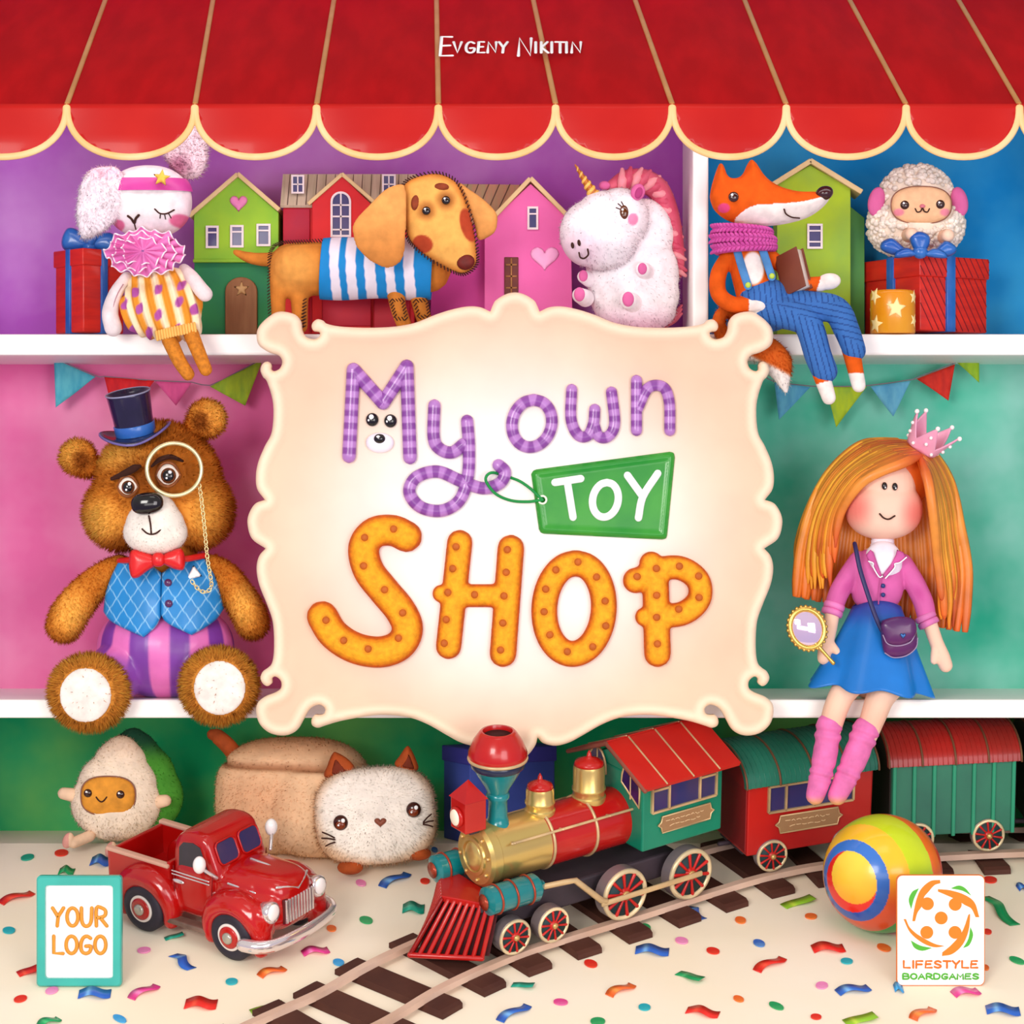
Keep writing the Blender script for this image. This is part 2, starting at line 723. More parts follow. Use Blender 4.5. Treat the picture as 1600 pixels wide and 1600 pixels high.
def strand(name, pts, r, fr, material, parent=None, n=6, **kw):
    """thin stitched line; pts (px, py, d)"""
    A = [Vector((q[0], q[2], -q[1])) for q in spline(pts, n)]
    return MB().tube(A, r, seg=6, **kw).build(name, material, fr, parent)


def stitches(name, poly, d, fr, step=5.0, ln=6.0, r=0.9, parent=None, closed=True, ang=0.6, dfun=None):
    """row of little overcast thread stitches along an outline (px, py)"""
    A = resample(np.asarray(poly, float), step) if closed else np.asarray(poly, float)
    mb = MB()
    n = len(A)
    for i in range(n):
        a = A[i]
        b = A[(i + 1) % n] if (closed or i + 1 < n) else A[i] * 2 - A[i - 1]
        t = b - a
        if np.hypot(*t) < 1e-6: continue
        t = t / np.hypot(*t)
        nn = np.array([-t[1], t[0]])
        u = nn * math.cos(ang) + t * math.sin(ang)
        q0, q1 = a - u * ln / 2, a + u * ln / 2
        d0 = d if dfun is None else dfun(a[0], a[1])
        mb.tube([Vector((q0[0], d0, -q0[1])), Vector((a[0], d0 - 1.2, -a[1])), Vector((q1[0], d0, -q1[1]))], r, seg=5)
    return mb.build(name, M_THREAD, fr, parent)
# ================================================================ camera, light, world
cam_d = bpy.data.cameras.new('camera')
cam_d.sensor_width = 36.0
cam_d.lens = 36.0 * CAM_D * 1000 / 1600.0
cam_d.clip_start = 0.05
cam = bpy.data.objects.new('camera', cam_d)
cam.location = (0, -CAM_D, 0)
cam.rotation_euler = (PI / 2, 0, 0)
COL.objects.link(cam)
scene.camera = cam
scene.view_settings.view_transform = 'Standard'
scene.view_settings.look = 'None'
scene.view_settings.exposure = -0.10
scene.cycles.max_bounces = 8
scene.cycles.diffuse_bounces = 6
scene.cycles.transparent_max_bounces = 6

w = bpy.data.worlds.new('world')
scene.world = w
w.use_nodes = True
nt = w.node_tree
bg = nt.nodes['Background']
# soft daylight: pale overhead, lavender toward the horizon
tc = nt.nodes.new('ShaderNodeTexCoord')
sp = nt.nodes.new('ShaderNodeSeparateXYZ')
nt.links.new(tc.outputs['Generated'], sp.inputs[0])
rp = nt.nodes.new('ShaderNodeValToRGB')
rp.color_ramp.elements[0].position = 0.30
rp.color_ramp.elements[0].color = (0.62, 0.55, 0.86, 1)
rp.color_ramp.elements[1].position = 0.75
rp.color_ramp.elements[1].color = (1.0, 0.97, 0.93, 1)
mr = nt.nodes.new('ShaderNodeMapRange')
mr.inputs['From Min'].default_value = -1
nt.links.new(sp.outputs['Z'], mr.inputs['Value'])
nt.links.new(mr.outputs['Result'], rp.inputs['Fac'])
nt.links.new(rp.outputs['Color'], bg.inputs['Color'])
bg.inputs['Strength'].default_value = 0.68


def lamp(name, kind, loc, target, energy, color, size=1.0, size_y=None):
    d = bpy.data.lights.new(name, kind)
    d.energy = energy; d.color = color
    if kind == 'AREA':
        d.size = size
        if size_y: d.shape = 'RECTANGLE'; d.size_y = size_y
    elif kind == 'SUN':
        d.angle = size
    o = bpy.data.objects.new(name, d)
    o.location = loc
    o.rotation_euler = (Vector(target) - Vector(loc)).to_track_quat('-Z', 'Y').to_euler()
    COL.objects.link(o)
    return o


lamp('key_light', 'AREA', (-1.7, -4.8, 0.8), (0, 0, -0.1), 116, (1.0, 0.96, 0.9), 1.6, 1.2)
lamp('fill_light', 'AREA', (2.2, -4.6, -0.1), (0.2, 0, 0.0), 85, (1.0, 0.94, 0.95), 2.0, 2.0)
lamp('high_light', 'AREA', (0.2, -2.6, 3.0), (0, -0.2, -0.5), 12, (1.0, 0.97, 0.9), 1.6, 1.0)

lamp('low_fill', 'AREA', (-0.1, -3.3, -0.35), (0, 0.3, -0.45), 15, (1.0, 0.95, 0.9), 2.2, 0.6)  # extra fill added to brighten the lower bay and its toys
lamp('awning_fill', 'AREA', (0, -0.16, 0.62), (0, 0.25, 0.30), 1.9, (1.0, 0.93, 0.95), 1.7, 0.08)  # unseen fill added behind the valance to brighten the upper compartments

# ================================================================ setting: floor, back walls, side walls
M_FLOOR = mat('floor_paper', '#FFF1D6', rough=0.8, mott=0.5, mott2='#FFF8EA', mscale=3.0, spec=0.15)


def sbox(name, x0, x1, y0, y1, z0, z1, m):
    V = [(x, y, z) for x in (x0, x1) for y in (y0, y1) for z in (z0, z1)]
    F = [(0, 1, 3, 2), (4, 6, 7, 5), (0, 4, 5, 1), (2, 3, 7, 6), (0, 2, 6, 4), (1, 5, 7, 3)]
    o = mesh_obj(name, V, F, None, m, None, False)
    o['kind'] = 'structure'
    return o


ys = [-0.9] + list(np.linspace(-0.5, 0.2, 6)) + [FL_KINK - .02, FL_KINK, FL_KINK + .02, 0.46]
V = []; F = []
for y in ys:
    for x in (-1.25, 1.25): V.append((x, y, floor_z(y)))
for i in range(len(ys) - 1): F.append((2 * i, 2 * i + 1, 2 * i + 3, 2 * i + 2))
n = len(V)
for y in ys:
    for x in (-1.25, 1.25): V.append((x, y, -0.98))
for i in range(len(ys) - 1): F.append((n + 2 * i, n + 2 * i + 2, n + 2 * i + 3, n + 2 * i + 1))
fo = mesh_obj('floor', V, F, None, M_FLOOR, None, False)
fo['kind'] = 'structure'


def wallmat(name, c, c2, s=5.0, c3=None):
    return mat(name, c, rough=0.75, mott=0.75, mott2=c2, mscale=s, bump=0.1, bscale=40, spec=0.2)


DIVX = P(1095, 0, 0).x
sbox('wall_upper_left', -0.92, DIVX, 0.25, 0.262, 0.262, 1.0, wallmat('paint_purple', '#AE58BE', '#CC94D4'))
sbox('wall_upper_right', DIVX, 0.92, 0.25, 0.262, 0.262, 1.0, wallmat('paint_blue', '#0C8AD2', '#46B0E2'))
sbox('wall_middle_left', -0.92, 0.0, 0.25, 0.262, -0.30, 0.258, wallmat('paint_pink', '#E76FA8', '#F7A5C8'))
sbox('wall_middle_right', 0.0, 0.92, 0.25, 0.262, -0.30, 0.258, wallmat('paint_teal', '#2CBB98', '#B4E8DE', 4.0))
sbox('wall_lower', -0.92, 0.92, 0.45, 0.462, -0.60, -0.29, wallmat('paint_green', '#0CA468', '#80C860', 4.0))
sbox('wall_left', -0.94, -0.92, 0.0, 0.47, -0.62, 1.0, wallmat('paint_violet_side', '#7E53A0', '#9D70B8'))
sbox('wall_right', 0.92, 0.94, 0.0, 0.47, -0.62, 1.0, wallmat('paint_teal_side', '#3F9F95', '#5FB5AC'))

M_SHELF = mat('shelf_white_paint', '#FFFDF6', rough=0.45, mott=0.25, mott2='#F1E2E4', mscale=3.5, stretch=(1, 4, 4), bump=0.08, bscale=90)


def shelf(name, label, x0, x1, y0, y1, z0, z1, bev=0.004):
    mb = MB().box(((x0 + x1) / 2, (y0 + y1) / 2, (z0 + z1) / 2), (x1 - x0, y1 - y0, z1 - z0), bev=bev)
    o = mesh_obj(name, mb.v, mb.f, None, M_SHELF, None, False)
    tag(o, label, 'shelf', 'white shelving boards')
    return o


Z1t, Z1b = 0.278, 0.245
Z2t, Z2b = -0.293, -0.322
shelf('shelf_board', 'long white painted shelf board under the rabbit, dog, unicorn and fox', -0.92, 0.92, 0.0, 0.27, Z1b, Z1t)
shelf('shelf_board', 'long white painted shelf board that the bear and the doll sit on', -0.92, 0.92, 0.0, 0.45, Z2b, Z2t)
shelf('shelf_divider', 'upright white post between the purple and the blue compartment', P(1083, 0, 0).x, P(1108, 0, 0).x, 0.012, 0.25, Z1t, 0.695)
shelf('shelf_divider', 'upright white divider behind the cream sign, between pink and teal compartments', -0.013, 0.013, 0.02, 0.25, Z2t, Z1b)

# ================================================================ awning
A0, A1 = Vector((-0.30, 0.589)), Vector((0.19, 0.838))      # (Y, Z) front edge and where it leaves the frame


def awn_pt(px, py, off=0.0):
    a = (800 - py) / 1000.0
    s = (a * (CAM_D + A0.x) / 4 - A0.y) / ((A1.y - A0.y) - a * (A1.x - A0.x) / 4)
    Y = A0.x + s * (A1.x - A0.x)
    q = P(px, py, Y)
    nrm = Vector((0, -(A1.y - A0.y), (A1.x - A0.x))).normalized()
    return q + nrm * off


aw = Frame('awning', 'red striped shop awning with scalloped valance and cream piping', 'awning', P(800, 165, -0.30))
AWO = np.array(aw.o.location)


def aw_build(mb, name, m, parent=None, smooth=True):
    V = np.array(mb.v) - AWO
    return mesh_obj(name, V, mb.f, None, m, parent or aw.o, smooth)


xb = [-95, 105, 305, 495, 685, 868, 1050, 1228, 1415, 1592, 1775]
xt = [-10, 165, 333, 522, 682, 833, 992, 1163, 1327, 1497, 1660]
M_CANOPY = mat('canopy_red', '#A8060C', rough=0.75, mott=0.6, mott2='#C20C12', mscale=5, stretch=(6, 1.5, 1.5), bump=0.1, bscale=300, spec=0.08)
M_VAL = mat('valance_red', '#B80B08', rough=0.4, mott=0.5, mott2='#CC1C10', mscale=7, coat=0.1, spec=.25)
M_PIPE = mat('piping_cream', '#E9BE78', rough=0.4, mott=0.5, mott2='#F8E2B0', mscale=14)
M_SEAM = mat('seam_tan', '#BE8040', rough=0.5, mott=0.3, mott2='#E0AE70', mscale=14)
nrmA = Vector((0, -(A1.y - A0.y), (A1.x - A0.x))).normalized()
for i in range(len(xb) - 1):
    b0, b1 = P(xb[i], 163, A0.x), P(xb[i + 1], 163, A0.x)
    t0, t1 = P(xt[i], 0, A1.x), P(xt[i + 1], 0, A1.x)

    def cp(u, v, off=0.0):
        v = v * 1.3
        q = (b0 + (t0 - b0) * v) * (1 - u) + (b1 + (t1 - b1) * v) * u
        return q + nrmA * (0.012 * math.sin(PI * u) * min(1.0, v / 0.25) + off)
    mb = MB().grid(lambda u, v: cp(u, v), 14, 8)
    mb.grid(lambda u, v: cp(1 - u, v, -0.004), 14, 8)
    aw_build(mb, 'canopy_panel', M_CANOPY)
    # scalloped valance
    xm, hw = (xb[i] + xb[i + 1]) / 2, (xb[i + 1] - xb[i]) / 2
    edge = []
    for j in range(33):
        th = PI * j / 32
        c, s = math.cos(th), math.sin(th)
        edge.append((xm + (hw - 1) * math.copysign(abs(c) ** 0.95, c), 170 + 78 * s ** 0.92))
    poly = [(xm + (hw - 1), 163)] + edge + [(xm - (hw - 1), 163)]
    V_, F_ = pillow(poly, 0, 0, 9, back=3, hfun=lambda d, x, y: 3 + 9 * np.sin(np.clip((x - xm + hw) / (2 * hw), 0, 1) * PI) * np.clip((y - 160) / 60, 0, 1))
    kk = k_at(A0.x)
    W_ = np.stack([(V_[:, 0] - 800) * kk, A0.x - 0.002 + V_[:, 1] * K, (800 + V_[:, 2]) * kk], 1)
    mb = MB(); mb.v = [tuple(q) for q in W_]; mb.f = F_
    vo = aw_build(mb, 'valance_scallop', M_VAL)
    line = []
    for (x, y) in edge:
        dd = 0.004 + 0.009 * math.sin(min(max((x - xm + hw) / (2 * hw), 0), 1) * PI) * min(max((y - 160) / 60, 0), 1)
        q = P(x, y - 1, A0.x); q.y -= dd; line.append(q)
    mb = MB().tube(line, 0.0052, seg=10, flat=((0, 1, 0), 0.6))
    aw_build(mb, 'valance_piping', M_PIPE, vo)
    if i > 0:
        mb = MB().tube([b0 + nrmA * .001 + (t0 - b0) * (v * 1.3) for v in np.linspace(0, 1, 9)], 0.0042, seg=8, flat=(nrmA, 0.7))
        aw_build(mb, 'seam_piping', M_SEAM)
# ---- stroke letters
GLY = {
    'A': [[(0, 0), (.5, 1), (1, 0)], [(.2, .36), (.8, .36)]],
    'B': [[(0, 0), (0, 1), (.6, 1), (.85, .9), (.85, .62), (.6, .53), (0, .53)], [(.6, .53), (.95, .42), (.95, .12), (.65, 0), (0, 0)]],
    'D': [[(0, 0), (0, 1), (.55, 1), (.9, .8), (.95, .4), (.75, .08), (.45, 0), (0, 0)]],
    'E': [[(.9, 1), (.1, 1), (0, 0), (.95, .02)], [(.05, .53), (.75, .55)]],
    'F': [[(.9, 1), (0, 1), (0, 0)], [(0, .5), (.8, .5)]],
    'G': [[(.92, .88), (.6, 1), (.25, .9), (.03, .55), (.1, .15), (.45, 0), (.85, .1), (.95, .42), (.5, .42)]],
    'I': [[(.5, 1), (.5, 0)]],
    'K': [[(.05, 1), (.05, 0)], [(.85, 1), (.1, .48), (.95, 0)]],
    'L': [[(.05, 1), (.05, .02), (.95, 0)]],
    'M': [[(0, 0), (.05, 1), (.5, .35), (.95, 1), (1, 0)]],
    'N': [[(0, 0), (.08, 1), (.9, .02), (.95, 1)]],
    'O': [[(.5 + .5 * math.sin(a), .5 + .5 * math.cos(a)) for a in np.linspace(0, 2 * PI, 17)]],
    'R': [[(.05, 0), (.05, 1), (.55, 1), (.88, .85), (.85, .6), (.5, .48), (.05, .46)], [(.4, .46), (1, 0)]],
    'S': [[(.9, .85), (.55, 1), (.15, .9), (.1, .65), (.5, .5), (.9, .33), (.85, .1), (.45, 0), (.03, .14)]],
    'T': [[(0, 1), (1, .98)], [(.5, 1), (.5, 0)]],
    'U': [[(0, 1), (.03, .3), (.25, .02), (.6, 0), (.88, .25), (.95, 1)]],
    'V': [[(0, 1), (.45, 0), (.95, 1)]],
    'Y': [[(0, 1), (.5, .5)], [(1, 1), (.5, .5), (.42, 0)]],
}


def letters(mb, text, x, y, w, h, gap, r, mapf, round_=True, narrow=None, seg=7, fl=None, smooth=()):
    """stroke letters; x, y = left, baseline; returns the end x"""
    for ch in text:
        if ch == ' ':
            x += w * 0.7; continue
        ww = w * (narrow or {}).get(ch, 1.0)
        for st in GLY[ch]:
            q = [(x + a * ww, y - b * h) for a, b in st]
            if ch in 'OGSUBDR' and len(q) > 3:
                q = spline(q, 3)
            mb.tube([mapf(a, b) for a, b in q], r, seg=seg, flat=fl)
        x += ww + gap
    return x


mb = MB()
mf = lambda a, b: awn_pt(a, b, 0.0135)
NAR = {'I': 0.25, 'E': 0.75, 'T': 1.0}
letters(mb, 'E', 688, 101, 20, 30, 0, .0026, mf, fl=(nrmA, .5))
letters(mb, 'V', 709, 96, 13, 17, 0, .0024, mf, fl=(nrmA, .5))
letters(mb, 'G', 728, 96, 14, 17, 0, .0024, mf, fl=(nrmA, .5))
letters(mb, 'E', 747, 96, 10, 17, 0, .0024, mf, fl=(nrmA, .5))
letters(mb, 'N', 762, 96, 14, 17, 0, .0024, mf, fl=(nrmA, .5))
letters(mb, 'Y', 780, 96, 13, 17, 0, .0024, mf, fl=(nrmA, .5))
letters(mb, 'N', 810, 101, 21, 28, 0, .0026, mf, fl=(nrmA, .5))
letters(mb, 'I', 834, 96, 6, 17, 0, .0024, mf, fl=(nrmA, .5))
letters(mb, 'K', 845, 96, 12, 17, 0, .0024, mf, fl=(nrmA, .5))
letters(mb, 'I', 859, 96, 6, 17, 0, .0024, mf, fl=(nrmA, .5))
letters(mb, 'T', 868, 96, 14, 17, 0, .0024, mf, fl=(nrmA, .5))
letters(mb, 'I', 882, 96, 6, 17, 0, .0024, mf, fl=(nrmA, .5))
letters(mb, 'N', 893, 96, 15, 17, 0, .0024, mf, fl=(nrmA, .5))
o = aw_build(mb, 'lettering', mat('lettering_white', '#FFFFFF', rough=0.5, mott=0))
o['label'] = 'white hand lettered name printed on the canopy'
# ================================================================ the cream scroll sign
sg = toy('shop_sign', 'large cream scroll-edged sign with puffy purple and orange biscuit letters and green tag', 'sign', 804.5, 820, -0.072)
CX = 804.5
half = [(804.5, 457), (790, 460), (775, 469), (770, 477), (766, 487, 1), (750, 480), (730, 479), (705, 484), (680, 492), (650, 504), (620, 510), (590, 512),
        (560, 512), (530, 510), (511, 506), (505, 501), (496, 499), (489, 504), (487, 511), (490, 517), (496, 518), (500, 520), (499, 526), (492, 530), (484, 529),
        (477, 525), (472, 515), (470, 502), (460, 491), (437, 487), (420, 495), (405, 510), (401, 525), (405, 540), (420, 550), (435, 555), (441, 564),
        (438, 575), (429, 580), (424, 577), (424, 570), (419, 565), (411, 568), (407, 578), (411, 589), (418, 598), (427, 632), (425, 674), (414, 697), (404, 721), (400, 743), (402, 764), (414, 781, 1),
        (399, 787), (389, 803), (387, 820), (394, 842), (415, 857, 1), (405, 869), (401, 888), (405, 913), (416, 941), (425, 966), (428, 989), (428, 1019),
        (425, 1036), (419, 1043), (411, 1049), (407, 1059), (411, 1068), (418, 1072), (425, 1067), (425, 1060), (431, 1057), (439, 1064), (439, 1075), (430, 1082), (413, 1089), (402, 1100),
        (401, 1117), (408, 1134), (424, 1146), (446, 1149), (464, 1141), (474, 1125), (481, 1112), (489, 1104), (500, 1101), (508, 1107), (506, 1115), (499, 1117), (492, 1117), (487, 1124),
        (488, 1133), (497, 1137), (510, 1133), (539, 1125), (592, 1117), (635, 1120), (667, 1131), (699, 1149), (720, 1160), (741, 1165), (760, 1161),
        (769, 1152, 1), (773, 1165), (786, 1181), (804.5, 1187)]
full = half + [((2 * CX - q[0], q[1]) + tuple(q[2:])) for q in half[-2:0:-1]]
outline = corner_spline(full, 5)


def sign_h(d, x, y):
    rise = np.sqrt(np.clip(1 - (1 - np.clip(d / 9.0, 0, 1)) ** 2, 0, 1))
    return 2 + 10 * rise - 6.5 * sstep(9, 24, d)


V, F = pillow(outline, 0, 0, 6.0, back=14, hfun=sign_h)
N = vnormals(V, F)
dd = poly_dist(np.stack([V[:, 0], -V[:, 2]], 1), resample(outline, 6))
x, y = V[:, 0], -V[:, 2]
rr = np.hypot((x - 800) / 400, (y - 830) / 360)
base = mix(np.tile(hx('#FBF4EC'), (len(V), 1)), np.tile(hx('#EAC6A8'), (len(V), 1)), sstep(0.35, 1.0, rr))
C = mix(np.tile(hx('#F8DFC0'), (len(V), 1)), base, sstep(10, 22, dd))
M_SIGN = mat('sign_cream', None, rough=0.55, mott=0.05, mscale=7, spec=0.25)
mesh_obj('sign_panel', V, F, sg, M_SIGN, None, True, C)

M_PURP = mat('letter_purple', None, rough=0.3, mott=0.05, mscale=30, coat=0.3)


def purple_letter(label, strokes, r):
    mb = MB(); cols = []
    for st in strokes:
        A = spline(st, 7) if len(st) > 2 else spline(st, 16)
        L = np.concatenate([[0], np.cumsum(np.hypot(*np.diff(A, axis=0).T))])
        m = max(8, int(L[-1] / 2.0))
        B = np.stack([np.interp(np.linspace(0, L[-1], m), L, A[:, i]) for i in (0, 1)], 1)
        b0 = len(mb.v)
        mb.tube([p3(a, b, -10) for a, b in B], r, seg=14, flat=((0, 1, 0), 0.75))
        nr = (len(mb.v) - b0) // 14
        for j in range(nr):
            s = j * 2.0 + b0 * 0.3
            t = 0.5 + 0.5 * math.sin(s * 2 * PI / 19)
            t = float(sstep(0.35, 0.65, t))
            c = hx('#87459A') * (1 - t) + hx('#B47CC2') * t
            cols += [c] * 14
    o = mesh_obj('letter', mb.v, mb.f, sg, M_PURP, None, True, np.array(cols))
    o['label'] = label
    return o


purple_letter('striped purple letter M', [[(546, 713), (553, 578)], [(553, 578), (599, 630)], [(599, 630), (636, 573)], [(636, 573), (641, 715)]], 11)
purple_letter('striped purple letter y with a curled tail', [
    [(679, 634), (678, 684), (688, 702), (707, 707), (725, 694)],
    [(730, 658), (733, 700), (731, 745), (718, 782), (690, 798), (657, 792), (640, 769), (651, 746), (684, 737), (721, 752), (755, 763), (781, 755), (789, 738), (779, 727)]], 10)
purple_letter('striped purple letter o', [[(831 + 31 * math.sin(a) + 3 * math.cos(a), 662 - 37 * math.cos(a)) for a in np.linspace(0, 2 * PI, 13)]], 9.5)
purple_letter('striped purple letter w', [[(893, 609), (892, 655), (903, 680), (918, 681), (927, 662), (929, 640)], [(927, 662), (935, 682), (950, 682), (960, 662), (955, 613)]], 9)
purple_letter('striped purple letter n', [[(994, 595), (994, 673)], [(995, 640), (1012, 607), (1035, 605), (1045, 628), (1046, 673)]], 9)

for px, py in ((582, 656), (610.5, 658)):
    e = MB().ell(p3(px, py, -8), (10, 7, 10.5)).build('eye', M_BLACK, sg)
    MB().ell(p3(px - 1, py - 4, -14), (4, 2, 4), nu=12, nv=8).build('glint', M_WHITEG, sg, e)
    MB().ell(p3(px - 5, py + 1, -13.2), (2, 1.5, 2), nu=10, nv=6).build('glint', M_WHITEG, sg, e)
mz = MB().ell(p3(594, 692, -9), (22, 11, 16)).build('muzzle', mat('muzzle_white', '#F4EFF6', rough=0.3, mott=0, coat=0.3), sg)
nz = MB().ell(p3(594, 686, -19), (9, 6, 7.5)).build('nose', M_BLACK, sg, mz)
MB().ell(p3(592, 683, -24), (3, 1.5, 2), nu=10, nv=6).build('glint', M_WHITEG, sg, nz)

# green price tag
tagp = [(830, 741, 1), (833, 736), (838, 733.5, 1), (1046, 706, 1), (1052, 708), (1054, 715, 1), (1042, 836, 1), (1040, 841), (1034, 843, 1), (850, 834, 1), (845, 832), (842, 827, 1)]
tp = corner_spline(tagp, 4)


def tag_h(d, x, y):
    q = sstep(0, 7, d)
    hole = np.hypot(x - 847.5, y - 781)
    return 3 + 5 * q - 2.2 * sstep(7, 14, d) - 5 * (1 - sstep(3.0, 5.5, hole))


tg = MB().pillow(tp, -5, 0, 3.2, back=5, hfun=tag_h).build('price_tag', mat('tag_green', '#1E8A28', rough=0.3, mott=0.6, mott2='#44A432', mscale=14, coat=0.3), sg)
M_TOYW = mat('letter_white', '#FFFFFF', rough=0.35, mott=0, coat=0.2)
fl = ((0, 1, 0), 0.5)
for name, sts in (('T', [[(867, 754), (907, 748)], [(886, 752), (895, 808)]]),
                  ('O', [[(945.5 + 20 * math.sin(a) + 2.5 * math.cos(a), 781 - 27 * math.cos(a)) for a in np.linspace(0, 2 * PI, 15)]]),
                  ('Y', [[(980, 743), (1003, 775)], [(1027, 740), (1004, 776), (997, 809)]])):
    mb = MB()
    for st in sts:
        mb.tube([p3(a, b, -11.5) for a, b in spline(st, 5)], 6.2, seg=10, flat=fl)
    o = mb.build('lettering', M_TOYW, sg, tg)
    o['label'] = 'white letter %s' % name
MB().tube([p3(847.5 + 6 * math.cos(a), 781 + 6 * math.sin(a), -11.5) for a in np.linspace(0, 2 * PI, 20, False)], 1.8, seg=8, closed=True).build('eyelet', mat('eyelet_pale', '#E8F2DC', rough=0.3, mott=0), sg, tg)
st = spline([(847.5, 781, -13), (825, 784, -12), (798, 782, -13), (775, 772, -18), (761, 755, -22), (760, 745, -22), (768, 739, -21), (782, 741, -4), (797, 746, -6), (812, 752, -12), (828, 763, -13), (840, 774, -13), (847.5, 781, -13)], 6)
MB().tube([p3(a, b, c) for a, b, c in st], 2.3, seg=8).build('tag_string', mat('string_green', '#0E8F3F', rough=0.5, mott=0.1), sg)

# biscuit letters
M_BISC = mat('biscuit', None, rough=0.7, mott=0.13, mscale=130, bump=0.35, bscale=260, spec=0.25, bdist=0.003)


def biscuit(label, strokes, dots, bumps=()):
    mb = MB()
    for st, r in strokes:
        A = spline(st, 8) if len(st) > 2 else spline(st, 12)
        L = np.concatenate([[0], np.cumsum(np.hypot(*np.diff(A, axis=0).T))])
        m = max(6, int(L[-1] / 5))
        B = np.stack([np.interp(np.linspace(0, L[-1], m), L, A[:, i]) for i in (0, 1)], 1)
        mb.tube([p3(a, b, -11) for a, b in B], r, seg=20, flat=((0, 1, 0), 0.8))
    for bx, by, br in bumps:
        mb.ell(p3(bx, by, -11), (br, br * 0.8, br))

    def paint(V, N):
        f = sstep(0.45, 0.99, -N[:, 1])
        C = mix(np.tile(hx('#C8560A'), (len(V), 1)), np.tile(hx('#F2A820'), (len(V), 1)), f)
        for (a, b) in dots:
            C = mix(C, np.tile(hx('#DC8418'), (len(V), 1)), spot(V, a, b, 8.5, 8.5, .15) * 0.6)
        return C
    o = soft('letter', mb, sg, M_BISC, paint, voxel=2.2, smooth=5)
    o['label'] = label
    me = o.data
    P_ = np.empty(len(me.vertices) * 3); me.vertices.foreach_get('co', P_); P_ = P_.reshape(-1, 3) / sg.k
    for (a, b) in dots:
        q = (a - CX, 820 - b)
        near = np.hypot(P_[:, 0] - q[0], P_[:, 2] - q[1]) < 4
        d = P_[near][:, 1].min() if near.any() else -24
        MB().ell(p3(a, b, d + 1.0), (6.0, 3.4, 6.0), nu=16, nv=8).build('dimple', mat('dimple_brown', '#BE5E12', rough=0.6, mott=0.1, mscale=90), sg, o)
    return o


zx = lambda q: (450 + .4375 * q[0], 540 + .4375 * q[1])
Z = lambda L: [zx(q) for q in L]
biscuit('orange biscuit letter S', [(Z([(425, 682), (375, 660), (310, 668), (272, 720), (288, 800), (342, 872), (402, 945), (428, 1010), (400, 1068), (330, 1093), (240, 1078), (165, 1030), (124, 966)]), 24.5)],
        Z([(380, 655), (278, 685), (274, 785), (348, 870), (412, 952), (398, 1042), (290, 1080), (203, 1050), (140, 978)]))
biscuit('orange biscuit letter H', [(Z([(614, 702), (574, 1074)]), 20), (Z([(796, 722), (768, 1100)]), 21), (Z([(580, 892), (770, 892)]), 18)],
        Z([(602, 718), (590, 795), (573, 880), (567, 976), (560, 1060), (667, 888), (784, 728), (780, 808), (772, 892), (768, 988), (760, 1084)]), [(*zx((548, 885)), 14)])
biscuit('orange biscuit letter O', [([(450 + .4375 * (1021 + 106 * math.sin(a) + 6 * math.cos(a)), 540 + .4375 * (938 - 162 * math.cos(a))) for a in np.linspace(0, 2 * PI, 17)], 20.5)],
        Z([(1034, 772), (1100, 825), (1130, 910), (1132, 998), (1086, 1072), (996, 1090), (934, 1030), (914, 948), (920, 868), (956, 800)]))
biscuit('orange biscuit letter P', [(Z([(1310, 800), (1318, 1100)]), 21), (Z([(1245, 838), (1320, 800), (1400, 794), (1462, 838), (1466, 905), (1410, 955), (1320, 965)]), 19)],
        Z([(1244, 824), (1312, 795), (1394, 787), (1462, 822), (1464, 898), (1392, 940), (1313, 890), (1313, 968), (1316, 1062)]), [(*zx((1240, 838)), 20), (*zx((1296, 778)), 19), (*zx((1272, 968)), 15)])
# ================================================================ rabbit doll
SH1 = 522   # top of the upper shelf in the front view
rb = toy('rabbit_doll', 'white rabbit doll in a striped romper with pink ruffle and star headband', 'toy', 258, SH1, 0.0)
HC, HR = (238, 320, -40), (67, 46, 56)
mb = MB().ell(p3(*HC), HR, e=0.9, nu=40, nv=24)


def rab_head(V, N):
    C = np.tile(hx('#F4EEEC'), (len(V), 1))
    C = mix(C, np.tile(hx('#EBC8D6'), (len(V), 1)), sstep(0.5, 1.1, np.hypot((V[:, 0] - 238) / 67, (-V[:, 2] - 316) / 56)) * 0.5)
    for s in (spot(V, 290, 352, 16, 9.5, .2, -0.1), spot(V, 193, 359, 12, 8, .2)):
        C = mix(C, np.tile(hx('#DE6C94'), (len(V), 1)), s)
    return C


head = soft('head', mb, rb, M_FELT, rab_head, voxel=2.0, smooth=4)
# drooping ear
earp = spline([(177, 269), (195, 272), (207, 290), (208, 318), (197, 345), (178, 366), (160, 375), (140, 380), (132, 352), (133, 322), (139, 295), (152, 275)], 5, True)
mb = MB().pillow(earp, -70, 15, 4)


def ear_paint(V, N):
    C = np.tile(hx('#FBEFF2'), (len(V), 1))
    return mix(C, np.tile(hx('#E9BBCB'), (len(V), 1)), spot(V, 178, 278, 26, 12, .6) * 0.6)


o = soft('ear', mb, rb, M_FUR, ear_paint, head, voxel=2.0, smooth=4, fur=dict(n=2000, length=7, width=1.5, lean=(0, 0, -.7), vary=.03, tip=1.05))
earp = spline([(262, 250), (258, 238), (264, 220), (279, 203), (300, 195), (318, 205), (327, 228), (325, 260), (312, 280), (290, 282), (273, 268)], 5, True)
mb = MB().pillow(earp, -22, 13, 4)


def ear2_paint(V, N):
    C = np.tile(hx('#FBE3E8'), (len(V), 1))
    return mix(C, np.tile(hx('#A85C7C'), (len(V), 1)), spot(V, 283, 264, 16, 14, .8) * 0.75)


o = soft('ear', mb, rb, M_FUR, ear2_paint, head, voxel=2.0, smooth=4, fur=dict(n=2200, length=8, width=1.5, lean=(0.1, 0, 0.5), vary=.03, tip=1.05))
# headband + star


